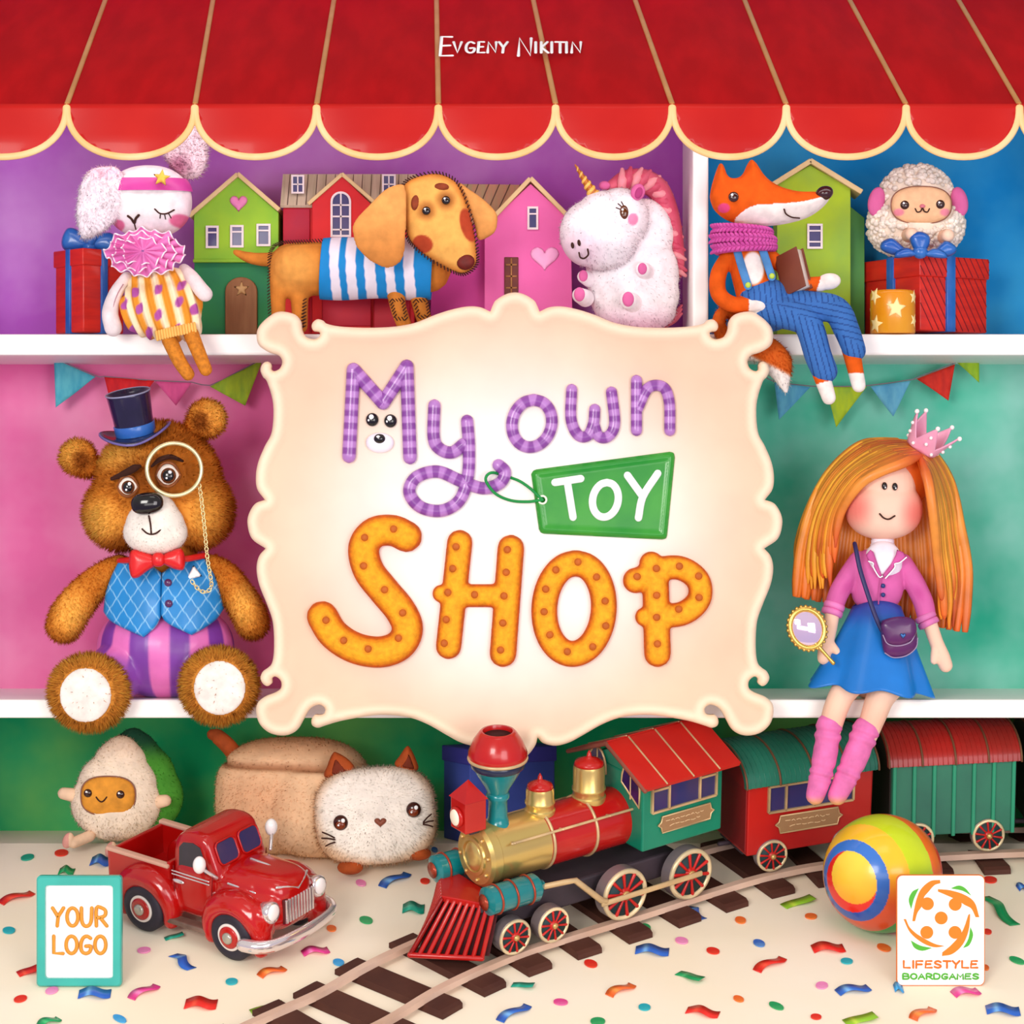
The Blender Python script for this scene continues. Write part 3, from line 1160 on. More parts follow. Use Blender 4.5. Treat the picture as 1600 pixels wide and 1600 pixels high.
def band(u, v):
    a = PI * (0.02 + 0.96 * u) + 1e-4
    z = -(285 + 20 * v) - 3 * math.sin(a)
    q = math.sqrt(max(0.05, 1 - (abs(z + HC[1]) / HR[2]) ** 2.6))
    return Vector((HC[0] - (HR[0] * q + 3) * math.copysign(abs(math.cos(a)) ** .9, math.cos(a)), HC[2] - (HR[1] * q + 4.0) * math.sin(a), z))


hb = MB().grid(band, 40, 4).build('headband', mat('ribbon_magenta', '#C63C94', rough=0.35, mott=0.3, mott2='#E067B0', mscale=22), rb, head)
MB().pillow(star_poly(265, 290, 14, 6.5, rot=.12), -92, 4, 1.6).build('star', mat('star_gold', '#F7C84A', rough=0.4, mott=0.2, mscale=60), rb, hb)
# face
fd = lambda x, y, off=4.0: surf_d(x, y, HC, HR, off)
strand('closed_eye', [(254, 337, fd(254, 337)), (261, 343, fd(261, 343)), (271, 343, fd(271, 343)), (282, 337, fd(282, 337))], 1.3, rb, M_THREAD, head)
mb = MB()
for a, b, c, d in ((262, 343, 261, 350), (268, 344, 269, 351), (274, 343, 277, 349)):
    mb.tube([p3(a, b, fd(a, b)), p3(c, d, fd(c, d))], 0.9, seg=5)
mb.build('eyelash', M_THREAD, rb, head)
strand('nose', [(212, 347, fd(212, 347)), (217, 351, fd(217, 351)), (221, 357, fd(221, 357)), (224, 351, fd(224, 351)), (229, 346, fd(229, 346))], 2.0, rb, M_THREAD, head)
strand('mouth', [(221, 357, fd(221, 357)), (222, 364, fd(222, 364)), (223, 371, fd(223, 371))], 1.1, rb, M_THREAD, head)
# romper
mb = MB().ell(p3(258, 484, -40), (64, 44, 50), e=0.95, nu=32).ell(p3(252, 448, -36), (46, 36, 34)).ell(p3(285, 512, -46), (38, 34, 24)).ell(p3(262, 500, 4), (46, 30, 22))


def romper(V, N):
    x, y = V[:, 0], -V[:, 2]
    u = (x - 258 - (y - 470) * 0.25) / (26 + 40 * np.sqrt(np.clip(1 - ((y - 484) / 75) ** 2, 0.05, 1)))
    s = 0.5 + 0.5 * np.cos(u * 2 * PI * 2.6)
    C = mix(np.tile(hx('#E6942A'), (len(V), 1)), np.tile(hx('#FDEBC2'), (len(V), 1)), sstep(.25, .75, s))
    for a, b in ((258, 459), (222, 463), (290, 478), (230, 488), (259, 498), (214, 522), (312, 488), (243, 524), (292, 452), (205, 480), (288, 520)):
        C = mix(C, np.tile(hx('#B557A6'), (len(V), 1)), spot(V, a, b, 5.5, 9, .15, .3))
    return C


V, F = remesh(mb, 2.2, 8)
C = romper(V, None)
x, y = V[:, 0], -V[:, 2]
u = (x - 258 - (y - 470) * 0.25) / (26 + 40 * np.sqrt(np.clip(1 - ((y - 484) / 75) ** 2, 0.05, 1)))
V = V + vnormals(V, F) * ((2.6 * np.cos(u * 2 * PI * 5.2)) * sstep(-20, -50, V[:, 1]) * 1.0)[:, None]
mesh_obj('romper', V, F, rb, M_CLOTH, None, True, C)
mb = MB()
for i in range(15):
    u = i / 14
    a, b = 256 + 58 * u, 530 - 13 * u
    mb.tube([p3(a - 1, b - 6, -83 + 14 * abs(u - .5)), p3(a + 1, b + 6, -85 + 14 * abs(u - .5))], 2.4, seg=6)
mb.build('cuff', mat('cuff_gold', '#F1B95E', rough=.6, mott=.1), rb)
# arms and legs
sk = '#F2E4E2'


def limb_paint(c, c2=None, pts=None):
    def f(V, N):
        C = np.tile(hx(c), (len(V), 1))
        return C
    return f


for pts, r in (([(203, 436, -34), (188, 462, -44), (180, 492, -50), (185, 516, -52)], [9, 11, 13, 14]), ([(292, 424, -34), (306, 438, -50), (320, 456, -60), (328, 465, -62)], [9, 11, 12, 12])):
    mb = MB().tube([p3(*q) for q in spline(pts, 6)], r, seg=14)
    a = soft('arm', mb, rb, M_FELT, flat(sk), voxel=1.8, smooth=3)
    q = spline(pts, 6)
    strand('seam', [(t[0] + 5, t[1], t[2] - 10.5) for t in q[3:-3:3]], 0.8, rb, mat('seam_mauve', '#B98A93', mott=0), a, n=3)
M_LEG = mat('felt_speckled_orange', '#D88420', rough=.8, mott=.5, mott2='#8C4A12', mscale=170, bump=.2, bscale=500)
for pts in ([(274, 536, -70), (290, 568, -78), (304, 589, -80)], [(307, 526, -70), (320, 556, -78), (331, 582, -80)]):
    mb = MB().tube([p3(*q) for q in spline(pts, 6)], [12, 11, 10], seg=14)
    mb.build('leg', M_LEG, rb)
# ruffle collar


def ruffle(R1, R0, d, fr, ph, amp):
    def f(u, v):
        a = 2 * PI * u
        r = R0 + (R1 - R0) * v
        w = amp * v * math.sin(fr * a + ph)
        rr = r + 3 * v * math.sin(fr * a * .5 + ph)
        return Vector((237 + rr * math.cos(a) * 1.18, d + w + 9 * (v - .3), -(402 + rr * math.sin(a) * .70 + 2.5 * v * math.cos(fr * a + ph))))
    return f


M_RUF = mat('ruffle_pink', '#E77FBE', rough=.5, mott=.4, mott2='#C74F9E', mscale=40, sheen=.3)
M_RUFE = mat('ruffle_edge', '#FFF0F8', rough=.5, mott=0)
col = None
for i, (R1, R0, d, fr_, ph, amp) in enumerate(((50, 8, -84, 17, 0, 7), (40, 6, -90, 14, 1.0, 6), (28, 2, -95, 10, 2.2, 6))):
    f = ruffle(R1, R0, d, fr_, ph, amp)
    o = MB().grid(f, 220, 10, True).build('ruffle', M_RUF, rb)
    MB().tube([f(u, 1.0) for u in np.linspace(0, 1, 220, False)], 1.2, seg=6, closed=True).build('ruffle_edge', M_RUFE, rb, o)

# ================================================================ gift boxes
M_WRAP = mat('wrap_red', '#D82A1C', rough=.45, mott=.5, mott2='#A81A1E', mscale=14, bump=0.12, bscale=22, stretch=(1, 1, 6), coat=.2)
M_RIB = mat('ribbon_blue', '#1F58AC', rough=.3, mott=.5, mott2='#3F86CC', mscale=20, coat=.3)


def bow_loop(fr, c, R, w, rot, tilt, parent, m, name='bow_loop', squash=.55):
    """one ribbon loop: a band bent round a teardrop"""
    n = 22
    def f(u, v):
        a = 2 * PI * u
        x = R * (0.5 - 0.5 * math.cos(a))
        z = R * squash * math.sin(a) * (0.35 + 0.65 * math.sin(a / 2) ** 1.0) * .8
        return Vector((x, (v - .5) * w * (0.35 + 0.65 * math.sin(a / 2)), z))
    M = Matrix.Translation(Vector(c)) @ Euler((0, rot, 0)).to_matrix().to_4x4() @ Euler((tilt, 0, 0)).to_matrix().to_4x4()
    mb = MB(); mb.M = M
    mb.grid(f, n, 5)
    o = mb.build(name, m, fr, parent)
    sd = o.modifiers.new('thick', 'SOLIDIFY'); sd.thickness = 0.0015
    return o


gb = Frame('gift_box', 'tall red gift box with blue ribbon behind the white rabbit', 'gift box', P(140, SH1, 0.13), (0, 0, 0), k_at(0.13), rot=(0, 0, math.radians(44)))
a, H = 76, 128
MB().box((0, 0, H / 2), (a, a, H), bev=2.5).build('box', M_WRAP, gb)
MB().box((0, 0, H - 12), (a + 5, a + 5, 26), bev=2).build('lid', M_WRAP, gb)
for c, s in (((0, 0, H / 2), (a + 7, 12, H + 3)), ((0, 0, H / 2), (12, a + 7, H + 3))):
    MB().box(c, s, bev=1).build('ribbon', M_RIB, gb)
bw = MB().ell((0, 0, H + 8), (11, 11, 9)).build('bow', M_RIB, gb)
for pts, d, h in (([(0, -4), (-14, -26), (-34, -32), (-44, -14), (-40, 2), (-18, 4)], 2, 10), ([(0, -4), (14, -22), (34, -24), (46, -8), (40, 6), (18, 4)], 2, 10), ([(0, 0), (-12, -18), (-8, -36), (6, -38), (16, -24), (10, -6)], -4, 9)):
    q = MB().pillow([(a, b - H - 6) for a, b in spline(pts, 5, True)], d, h, 3).build('bow_loop', M_RIB, gb, bw)
    q.rotation_euler = (0, 0, math.radians(-44))

# ================================================================ toy houses
M_ROOFC = mat('bargeboard_cream', '#E7CD95', rough=.6, mott=.4, mott2='#C9A56B', mscale=18)
M_GLASSB = mat('toy_pane', '#4A4F78', rough=.2, mott=.4, mott2='#6A4D85', mscale=20)
M_FRAMEC = mat('toy_frame', '#F3E6E6', rough=.5, mott=.1)


def toy_window(fr, x0, y0, x1, y1, d, bars=(), arch=False, fw=3.2):
    """small framed window on a front face at depth d"""
    mb = MB()
    if arch:
        r = (x1 - x0) / 2; cx = (x0 + x1) / 2
        out = [(x1, -y1)] + [(cx + r * math.cos(t), -(y0 + r) + r * math.sin(t)) for t in np.linspace(0, PI, 13)] + [(x0, -y1)]
        r2 = r - fw
        inn = [(x1 - fw, -(y1 - fw))] + [(cx + r2 * math.cos(t), -(y0 + r) + r2 * math.sin(t)) for t in np.linspace(0, PI, 13)] + [(x0 + fw, -(y1 - fw))]
    else:
        out = [(x0, -y0), (x1, -y0), (x1, -y1), (x0, -y1)]
        inn = [(x0 + fw, -(y0 + fw)), (x1 - fw, -(y0 + fw)), (x1 - fw, -(y1 - fw)), (x0 + fw, -(y1 - fw))]
    n = len(out)
    V = [(a, d - 4, b) for a, b in out] + [(a, d - 4, b) for a, b in inn] + [(a, d + 1, b) for a, b in out] + [(a, d + 1, b) for a, b in inn]
    F = []
    for i in range(n):
        j = (i + 1) % n
        F += [(i, j, n + j, n + i), (n + i, n + j, 3 * n + j, 3 * n + i), (2 * n + i, 2 * n + j, j, i)]
    mb.add(V, F)
    for b in bars:
        if b[0] == 'h': mb.box(((x0 + x1) / 2, d - 2, -(y0 + (y1 - y0) * b[1])), (x1 - x0 - fw, 3, fw * .75))
        else: mb.box((x0 + (x1 - x0) * b[1], d - 2, -(y0 + y1) / 2), (fw * .75, 3, y1 - y0 - fw))
    w_ = mb.build('window', M_FRAMEC, fr, smooth=False)
    MB().prism([(a, b) for a, b in inn], d - 1.2, d + .5).build('pane', M_GLASSB, fr, w_, smooth=False)
    return w_


def gable_boards(fr, pts, d0, d1, wd, m=M_ROOFC, name='bargeboard'):
    """slabs along the two slopes of a gable: eave-left, apex, eave-right (px, py)"""
    for (a, b) in ((pts[0], pts[1]), (pts[1], pts[2])):
        a = np.array(a, float); b = np.array(b, float)
        t = (b - a) / np.hypot(*(b - a)); nn = np.array([t[1], -t[0]])
        q = [a - t * 4, b + t * 3, b + t * 3 + nn * wd, a - t * 4 + nn * wd]
        MB().prism([(s[0], -s[1]) for s in q], d0, d1, 1.0).build(name, m, fr, smooth=False)


# green house with a heart
gh = toy('toy_house', 'green toy house with a pink heart, three windows and arched star door', 'toy house', 368, SH1, 0.14)
M_LIME = mat('house_lime', '#9CCB32', rough=.7, mott=.7, mott2='#5FAE3A', mscale=9)
M_DKG = mat('house_green', '#2E8A4C', rough=.7, mott=.6, mott2='#1F6F5C', mscale=9)
MB().prism([(303, -SH1), (435, -SH1), (435, -408), (303, -408)], 4, 100, 1).build('lower_wall', M_DKG, gh, smooth=False)
MB().prism([(303, -409), (435, -409), (435, -332), (372, -276), (303, -336)], 0, 100, 1).build('upper_wall', M_LIME, gh, smooth=False)
MB().box((369, -2, -408), (134, 8, 5), bev=1).build('ledge', M_LIME, gh)
gable_boards(gh, [(301, 338), (372, 277), (432, 329)], -6, 104, 7)
for x0, x1, y0 in ((322, 342, 353), (360, 381, 352), (401, 423, 350)):
    toy_window(gh, x0, y0, x1, y0 + 35, 0, [('h', .3)])
MB().pillow(heart_poly(373, 319, 28, 26), -1, 3.5, 1.8).build('heart', mat('heart_pink', '#F08CC0', rough=.5, mott=.15), gh)
M_DOOR = mat('toy_door', '#8A5A34', rough=.6, mott=.5, mott2='#A8754A', mscale=12, stretch=(8, 1, 1))
dr = MB().prism([(352, -SH1), (402, -SH1), (402, -455)] + [(377 + 25 * math.cos(t), -455 + 22 * math.sin(t)) for t in np.linspace(0, PI, 11)][1:-1] + [(352, -455)], -3, 6, 1.5).build('door', M_DOOR, gh, smooth=False)
MB().pillow(star_poly(378, 452, 13, 6), -3.5, 3, 1.8).build('star', mat('star_tan', '#C9A06A', rough=.6, mott=.1), gh, dr)

# red house with grey plank roof
rh = toy('toy_house', 'red toy house with grey plank roof and arched gable window behind the dog', 'toy house', 543, SH1, 0.14)
M_RED = mat('house_red', '#DE1F22', rough=.6, mott=.6, mott2='#B3182C', mscale=8)
M_PLANK = mat('roof_planks', '#DCCBB0', rough=.75, mott=.7, mott2='#B9AE8C', mscale=6, stretch=(22, 1, 1), bump=.2, bscale=30)
M_GROOVE = mat('groove_dark', '#6F5B4E', rough=.9, mott=0)
MB().prism([(442, -SH1), (647, -SH1), (647, -322), (442, -322)], 6, 96, 1).build('wall', M_RED, rh, smooth=False)
MB().prism([(488, -SH1), (579, -SH1), (579, -318), (535, -276), (488, -318)], -4, 60, 1).build('gable_wall', M_RED, rh, smooth=False)


def slab(quad, th):
    """quad of (px, py, d): a sloping roof slab"""
    V = [p3(*q) for q in quad]
    nn = (V[1] - V[0]).cross(V[3] - V[0]).normalized()
    V2 = [v + nn * th for v in V]
    return MB().add(V + V2, [(3, 2, 1, 0), (4, 5, 6, 7), (0, 1, 5, 4), (1, 2, 6, 5), (2, 3, 7, 6), (3, 0, 4, 7)])


rf = slab([(438, 321, -2), (650, 321, -2), (650, 266, 46), (438, 266, 46)], -5).build('roof', M_PLANK, rh, smooth=False)
mb = MB()
for i in range(1, 15):
    x = 435 + 215 * i / 15
    mb.tube([p3(x, 320, -2.4), p3(x, 267, 45.2)], .7, seg=5)
mb.build('plank_groove', M_GROOVE, rh, rf)
gable_boards(rh, [(487, 319), (535, 277), (581, 317)], -8, 58, 6)
toy_window(rh, 517, 300, 549, 371, -4, [('h', .30), ('h', .55), ('h', .84), ('v', .5)], arch=True)
toy_window(rh, 455, 273, 475, 302, 6, [('h', .5), ('v', .5)], fw=2.6)
toy_window(rh, 597, 272, 618, 303, 6, [('h', .5), ('v', .5)], fw=2.6)
M_RED2 = mat('house_red_panel', '#C01A2E', rough=.6, mott=.5, mott2='#8E1E46', mscale=10)
for x0, x1, y0, y1 in ((442, 484, 326, 378), (484, 500, 465, 518), (504, 580, 466, 510), (584, 640, 466, 515)):
    MB().box(((x0 + x1) / 2, 3 if x0 < 490 or x0 > 580 else -5, -(y0 + y1) / 2), (x1 - x0, 6, y1 - y0), bev=1.5).build('wall_panel', M_RED2, rh)

# pink house with a heart
ph = toy('toy_house', 'pink toy house with pale heart, small brown door and plank roof', 'toy house', 800, SH1, 0.13)
M_PK = mat('house_pink', '#E96CB0', rough=.65, mott=.6, mott2='#D9579F', mscale=8)
M_PK2 = mat('house_magenta', '#C43E92', rough=.65, mott=.6, mott2='#A93388', mscale=8)
MB().prism([(672, -SH1), (790, -SH1), (790, -340), (672, -340)], 24, 108, 1).build('side_wall', M_PK2, ph, smooth=False)
MB().prism([(757, -SH1), (895, -SH1), (892, -345), (829, -287), (772, -341), (757, -345)], 0, 108, 1).build('gable_wall', M_PK, ph, smooth=False)
rf = slab([(664, 346, 10), (800, 346, 10), (832, 281, 62), (680, 279, 62)], -5).build('roof', mat('roof_planks_warm', '#CE9C7C', rough=.75, mott=.8, mott2='#ADA67C', mscale=6, stretch=(18, 1, 1), bump=.2, bscale=30), ph, smooth=False)
mb = MB()
for i in range(1, 9):
    x0 = 664 + 136 * i / 9; x1 = 680 + 150 * i / 9
    mb.tube([p3(x0, 345, 9.4), p3(x1, 280, 61)], .8, seg=5)
mb.build('plank_groove', M_GROOVE, ph, rf)
gable_boards(ph, [(771, 345), (829, 284), (891, 347)], -7, 70, 7)
toy_window(ph, 824, 323, 841, 359, 0, [('h', .32)])
MB().pillow(heart_poly(851, 405, 45, 38), -1, 4, 2).build('heart', mat('heart_pale', '#F7AFDA', rough=.5, mott=.1), ph)
dr = MB().prism([(788, -SH1), (810, -SH1), (810, -402), (788, -402)], -3, 4, 1).build('door', mat('toy_door_dark', '#6B2A1E', rough=.5, mott=.3), ph, smooth=False)
mb = MB()
for z in (414, 432, 450): mb.box((799, -3.5, -z), (17, 2, 2.5))
mb.box((799, -3.5, -432), (2.5, 2, 56)); mb.build('door_grille', mat('door_trim', '#B07A4A', mott=.1), ph, dr)

# lime house behind the fox
lh = toy('toy_house', 'lime toy house with one small window behind the fox', 'toy house', 1270, SH1, 0.13)
MB().prism([(1214, -SH1), (1329, -SH1), (1329, -294), (1266, -258), (1214, -288)], 0, 60, 1).build('front_wall', mat('house_lime_light', '#A9C722', rough=.7, mott=.75, mott2='#6FA04E', mscale=7), lh, smooth=False)
MB().prism([(1329, -SH1), (1354, -SH1), (1354, -338), (1329, -318)], 22, 60, 1).build('side_wall', mat('house_olive', '#4E8A3C', rough=.7, mott=.6, mott2='#2F6E50', mscale=8), lh, smooth=False)
gable_boards(lh, [(1212, 291), (1266, 257), (1341, 303)], -10, 60, 8)
toy_window(lh, 1261, 350, 1285, 389, 0, [('h', .28), ('h', .72)])

# ================================================================ dachshund
dg_ = toy('dog_plush', 'stitched tan sausage dog plush in a blue and white striped coat', 'toy', 540, SH1, 0.055)
mb = MB()
mb.ell(p3(462, 424, 0), (42, 30, 44), e=.8, nu=30)
mb.tube([p3(q, 420, 0) for q in (462, 520, 580, 640, 668)], [41, 43, 44, 44, 38], seg=24)
for pts, r in (([(436, 440, -12), (436, 480, -14), (437, 510, -14)], [14, 11.5, 11]), ([(468, 440, -6), (469, 485, -8), (470, 510, -8)], [16, 13, 12]),
               ([(618, 440, -12), (622, 478, -14), (632, 509, -14)], [16, 13, 12]), ([(652, 440, -2), (657, 478, -4), (666, 509, -4)], [16, 13, 12])):
    mb.tube([p3(*q) for q in spline(pts, 5)], r, seg=14)
mb.tube([p3(*q) for q in spline([(432, 404, 4), (410, 405, 4), (388, 402, 2), (368, 394, 0)], 5)], [11, 11, 9, 5], seg=12)


def dogc(V, N):
    x, y = V[:, 0], -V[:, 2]
    C = np.tile(hx('#C97B30'), (len(V), 1))
    C = mix(C, np.tile(hx('#E6A653'), (len(V), 1)), spot(V, 462, 420, 34, 34, .6) * .8)
    return C


body = soft('body', mb, dg_, M_FELT, dogc, voxel=2.4, smooth=6)
stitches('stitch', spline([(505, 378), (470, 380), (440, 382), (424, 395), (422, 430), (422, 470), (424, 508)], 8), -26, dg_, parent=body, closed=False, ln=6, dfun=lambda x, y: -22 if x > 430 else -14)
stitches('stitch', resample([(474, 512), (478, 470), (477, 512)], 5), -22, dg_, parent=body, closed=False, ln=6)
stitches('stitch', resample([(612, 472), (620, 500), (636, 500), (630, 470)], 5), -26, dg_, parent=body, closed=False, ln=6)
stitches('stitch', resample([(648, 472), (656, 498), (671, 494), (668, 470)], 5), -18, dg_, parent=body, closed=False, ln=6)
# coat: tube round the body
mb = MB()
xs = np.linspace(503, 676, 60)


def coat(u, v):
    x = 503 + 173 * u
    a = 2 * PI * v
    r = 46 + 1.5 * math.sin(u * 9)
    return Vector((x + 3 * math.sin(a), (r - 1) * math.cos(a) * .98, -(420 - r * math.sin(a))))


mb.grid(coat, 88, 40)
W = np.array(mb.v)


def coatc(V):
    x = V[:, 0]
    edges = [503, 520, 534, 545, 560, 573, 590, 606, 620, 634, 650, 690]
    C = np.tile(hx('#1A88CC'), (len(V), 1))
    for i in range(1, 11, 2):
        C[(x > edges[i] - .6 + 1.5 * np.sin(V[:, 2] * .05)) & (x < edges[i + 1] - .6 + 1.5 * np.sin(V[:, 2] * .05))] = hx('#EAE4EE')
    return C


o = mb.build('coat', M_CLOTH, dg_, paint=coatc)
sd = o.modifiers.new('thick', 'SOLIDIFY'); sd.thickness = .002
# head
headp = spline([(632, 300), (650, 285), (684, 279), (712, 290), (728, 318), (740, 358), (746, 395), (745, 420), (727, 434), (706, 429), (675, 412), (650, 392), (638, 374), (633, 337)], 6, True)
mb = MB().pillow(headp, -62, 22, 4)


def dogh(V, N):
    C = np.tile(hx('#E9AE58'), (len(V), 1))
    C = mix(C, np.tile(hx('#C9762E'), (len(V), 1)), sstep(.0, 1, 1 - np.clip(poly_dist(np.stack([V[:, 0], -V[:, 2]], 1), resample(headp, 6)) / 14, 0, 1)) * .8)
    for a, b, rx, ry, ro in ((663, 389, 16, 13, .3), (733, 360, 12, 26, -.25)):
        C = mix(C, np.tile(hx('#B04427'), (len(V), 1)), spot(V, a, b, rx, ry, .1, ro))
    for a, b in ((669, 339), (699, 323)):
        C = mix(C, np.tile(hx('#8A4A1E'), (len(V), 1)), spot(V, a, b, 13, 13, .6) * .7)
    return C


hd = soft('head', mb, dg_, M_FELT, dogh, voxel=2.2, smooth=4)
stitches('stitch', resample(headp, 6), -66, dg_, parent=hd, step=6.5, ln=5.5, r=1.1)
eyeball(dg_, 669, 339, -83, 6.5, '#140A08', hd)
eyeball(dg_, 699, 323, -83, 6.5, '#140A08', hd)
for a, b, rx, ry, ro in ((652, 326, 6.5, 12, .15), (692, 302, 11.5, 6, .05)):
    MB().pillow(ell_poly(a, b, rx, ry, 24, ro), -79, 4, 2).build('brow', mat('felt_brown', '#8E3F20', rough=.85, mott=.15, mscale=80), dg_, hd)
MB().pillow(ell_poly(729, 417, 14, 12, 24, -.2), -76, 8, 2).build('nose', mat('felt_oxblood', '#6E1D12', rough=.6, mott=.2, mscale=80), dg_, hd)


def earc(V, N):
    x, y = V[:, 0], -V[:, 2]
    C = np.tile(hx('#DE9E56'), (len(V), 1))
    return mix(C, np.tile(hx('#C27634'), (len(V), 1)), sstep(330, 425, y) * .7)


for pts, d in (([(637, 303), (624, 299), (604, 308), (580, 332), (560, 354), (556, 371), (563, 396), (583, 416), (607, 427), (625, 422), (635, 407), (638, 375), (639, 338)], -86),
               ([(715, 292), (735, 302), (762, 322), (777, 340), (778, 355), (772, 371), (748, 381), (740, 352)], -52)):
    mb = MB().pillow(spline(pts, 6, True), d, 9, 3.6)
    soft('ear', mb, dg_, M_FELT, earc, hd, voxel=2.2, smooth=4)

# ================================================================ unicorn
un = toy('unicorn_plush', 'round white unicorn plush with golden horn and braided pink mane', 'toy', 985, SH1, 0.09)
un.o.location.x -= 0.007
mb = MB()
mb.ell(p3(995, 430, 0), (73, 58, 76), nu=36, nv=22)
mb.ell(p3(1014, 368, 0), (46, 42, 58))
mb.ell(p3(1000, 486, 5), (64, 55, 35))
mb.ell(p3(998, 460, 2), (71, 58, 58))


def unic(V, N):
    C = np.tile(hx('#F4EEF0'), (len(V), 1))
    y = -V[:, 2]
    return mix(C, np.tile(hx('#E3A8C6'), (len(V), 1)), sstep(470, 525, y) * .7)


FURU = dict(n=3000, length=5, width=1.2, lean=(0, 0, -.5), vary=.03, tip=1.01)
body = soft('body', mb, un, M_FUR, unic, voxel=2.6, smooth=8, fur=FURU)
UHC = (944, 366, -52)
mb = MB()
mb.ell(p3(924, 372, -60), (44, 44, 51), nu=30, nv=18)
mb.ell(p3(972, 347, -44), (46, 44, 48), nu=30, nv=18)
mb.ell(p3(947, 378, -56), (54, 46, 50), nu=30, nv=18)
mb.ell(p3(945, 345, -52), (40, 42, 40), nu=30, nv=18)


def unih(V, N):
    C = np.tile(hx('#F4EEF0'), (len(V), 1))
    C = mix(C, np.tile(hx('#E8B4CC'), (len(V), 1)), spot(V, 905, 405, 34, 28, .7) * .45)
    C = mix(C, np.tile(hx('#F08CB0'), (len(V), 1)), spot(V, 992, 352, 8, 9.5, .15, .3))
    return C


hd = soft('head', mb, un, M_FUR, unih, voxel=2.4, smooth=8, fur=dict(n=2200, length=4.5, width=1.1, lean=(0, 0, -.3), vary=.03, tip=1.01, mask=lambda c: 1 - 0.98 * (spot(c, 992, 352, 11, 12, .2) + spot(c, 977, 341, 11, 14, .2) + spot(c, 904, 400, 22, 20, .2)).clip(0, 1)))
# horn
mb = MB()
hb0, ht = p3(935, 315, -58), p3(904, 266, -62)
mb.tube([hb0.lerp(ht, t) for t in np.linspace(0, 1, 12)], np.linspace(9, 1.2, 12), seg=14)
ax = (ht - hb0); L = ax.length; ax.normalize()
u = ax.cross(Vector((0, 1, 0))).normalized(); v = ax.cross(u)
sp_ = []; rr = []
for t in np.linspace(0, .97, 110):
    a = t * 2 * PI * 6
    r = 9.5 * (1 - t) + 1.2 * t
    sp_.append(hb0 + ax * (t * L) + (u * math.cos(a) + v * math.sin(a)) * r * .75)
    rr.append(3.4 * (1 - t) + .8)
hn = mb.build('horn', mat('horn_gold', '#B86A14', rough=.3, mott=.2, mscale=40, coat=.3), un, hd)
MB().tube(sp_, rr, seg=8).build('horn_spiral', mat('horn_light', '#F2C25A', rough=.22, mott=.1, mscale=40, coat=.5), un, hn)
M_PKF = mat('felt_pink', '#D8669E', rough=.8, mott=.1, bump=.2, bscale=600)
M_PKD = mat('felt_pink_dark', '#B03A78', rough=.8, mott=.1)
e = MB().ell(p3(1000, 309, -72), (11, 7, 13), rot=(0, .3, 0)).build('ear', M_PKF, un, hd)
MB().ell(p3(1001, 311, -77), (6, 4, 9), rot=(0, .3, 0)).build('inner_ear', M_PKD, un, e)
MB().ell(p3(950, 295, -40), (9, 6, 7)).build('ear', M_PKF, un, hd)
eye = eyeball(un, 978, 342, -86, 7, '#5A2E10', hd, ry=11)
mb = MB()
for a, b, c, d in ((974, 333, 969, 329), (972, 337, 966, 335), (977, 331, 974, 326)):
    mb.tube([p3(a, b, -87), p3(c, d, -89)], .9, seg=5)
mb.build('eyelash', M_THREAD, un, hd)
for a, b, r in ((899, 394, -.15), (909, 390, -.15)):
    MB().ell(p3(a, b, -100), (2.6, 2, 5), rot=(0, r, 0), nu=12, nv=8).build('nostril', M_THREAD, un, hd)
strand('mouth', [(909, 405, -99), (911, 412, -99), (917, 413.5, -100), (923, 408, -101), (922, 400, -103)], 1.4, un, M_THREAD, hd)
# mane: twisted rope of locks
M_MANE = mat('mane_pink', '#C43E5E', rough=.4, mott=.5, mott2='#E4788A', mscale=22)
M_MANE2 = mat('mane_light', '#E88A96', rough=.35, mott=.4, mott2='#F5BCB8', mscale=22)
path = spline([(962, 296, -30), (985, 284, -22), (1012, 284, -8), (1036, 298, 0), (1052, 334, 2), (1062, 375, 4), (1068, 412, 6), (1069, 430, 8)], 8)
m_ = MB().tube([p3(*q) for q in path], [11, 16, 19, 18, 16, 13, 9, 4], seg=12).build('mane', M_MANE, un, body)
n = len(path)
for i in range(1, 16):
    q = path[int(i * (n - 2) / 16)]; q2 = path[min(n - 1, int(i * (n - 2) / 16) + 3)]
    w_ = 19 * (1 - .55 * (i / 16)) if i > 3 else 16
    t = (q2 - q)[[0, 1]]; t = t / np.hypot(*t); nn = np.array([-t[1], t[0]])
    a = q[:2] + nn * w_ - t * 2; b = q[:2] + t * w_ * .5; c = q[:2] - nn * w_ + t * w_ * 1.1
    MB().tube([p3(a[0], a[1], q[2]), p3((a[0] + b[0]) / 2, (a[1] + b[1]) / 2, q[2] - w_ * .8), p3(b[0], b[1], q[2] - w_ * .9), p3(c[0], c[1], q[2])], [3, w_ * .46, w_ * .48, 3], seg=10).build('mane_lock', M_MANE2 if i % 2 else M_MANE, un, body)
for dz, rr in ((0, 8), (7, 7), (-6, 6)):
    MB().tube([p3(*q) for q in spline([(1032, 508, 30), (1048, 502 + dz * .3, 22), (1062, 493 + dz * .6, 18), (1073, 482 + dz, 16)], 5)], [rr, rr, rr * .8, 2], seg=10).build('tail', M_MANE, un, body)
for a, b, d, rx, rz, px_, pz in ((917, 437, -52, 10, 13, 7, 9), (911, 466, -56, 12, 15, 8.5, 11), (1007, 428, -70, 12, 14, 7, 9), (985, 475, -72, 14, 17, 9, 11.5)):
    mb = MB().tube([p3(a + 10, b + 2, d + 32), p3(a, b, d)], [rx + 2, rx], seg=16)
    l = soft('leg', mb, un, M_FUR, flat('#FFF7FA'), body, voxel=1.6, smooth=3)
    MB().ell(p3(a - .5, b - .5, d - rx * .82), (px_, 4, pz), nu=18, nv=10).build('paw_pad', M_PKF, un, l)

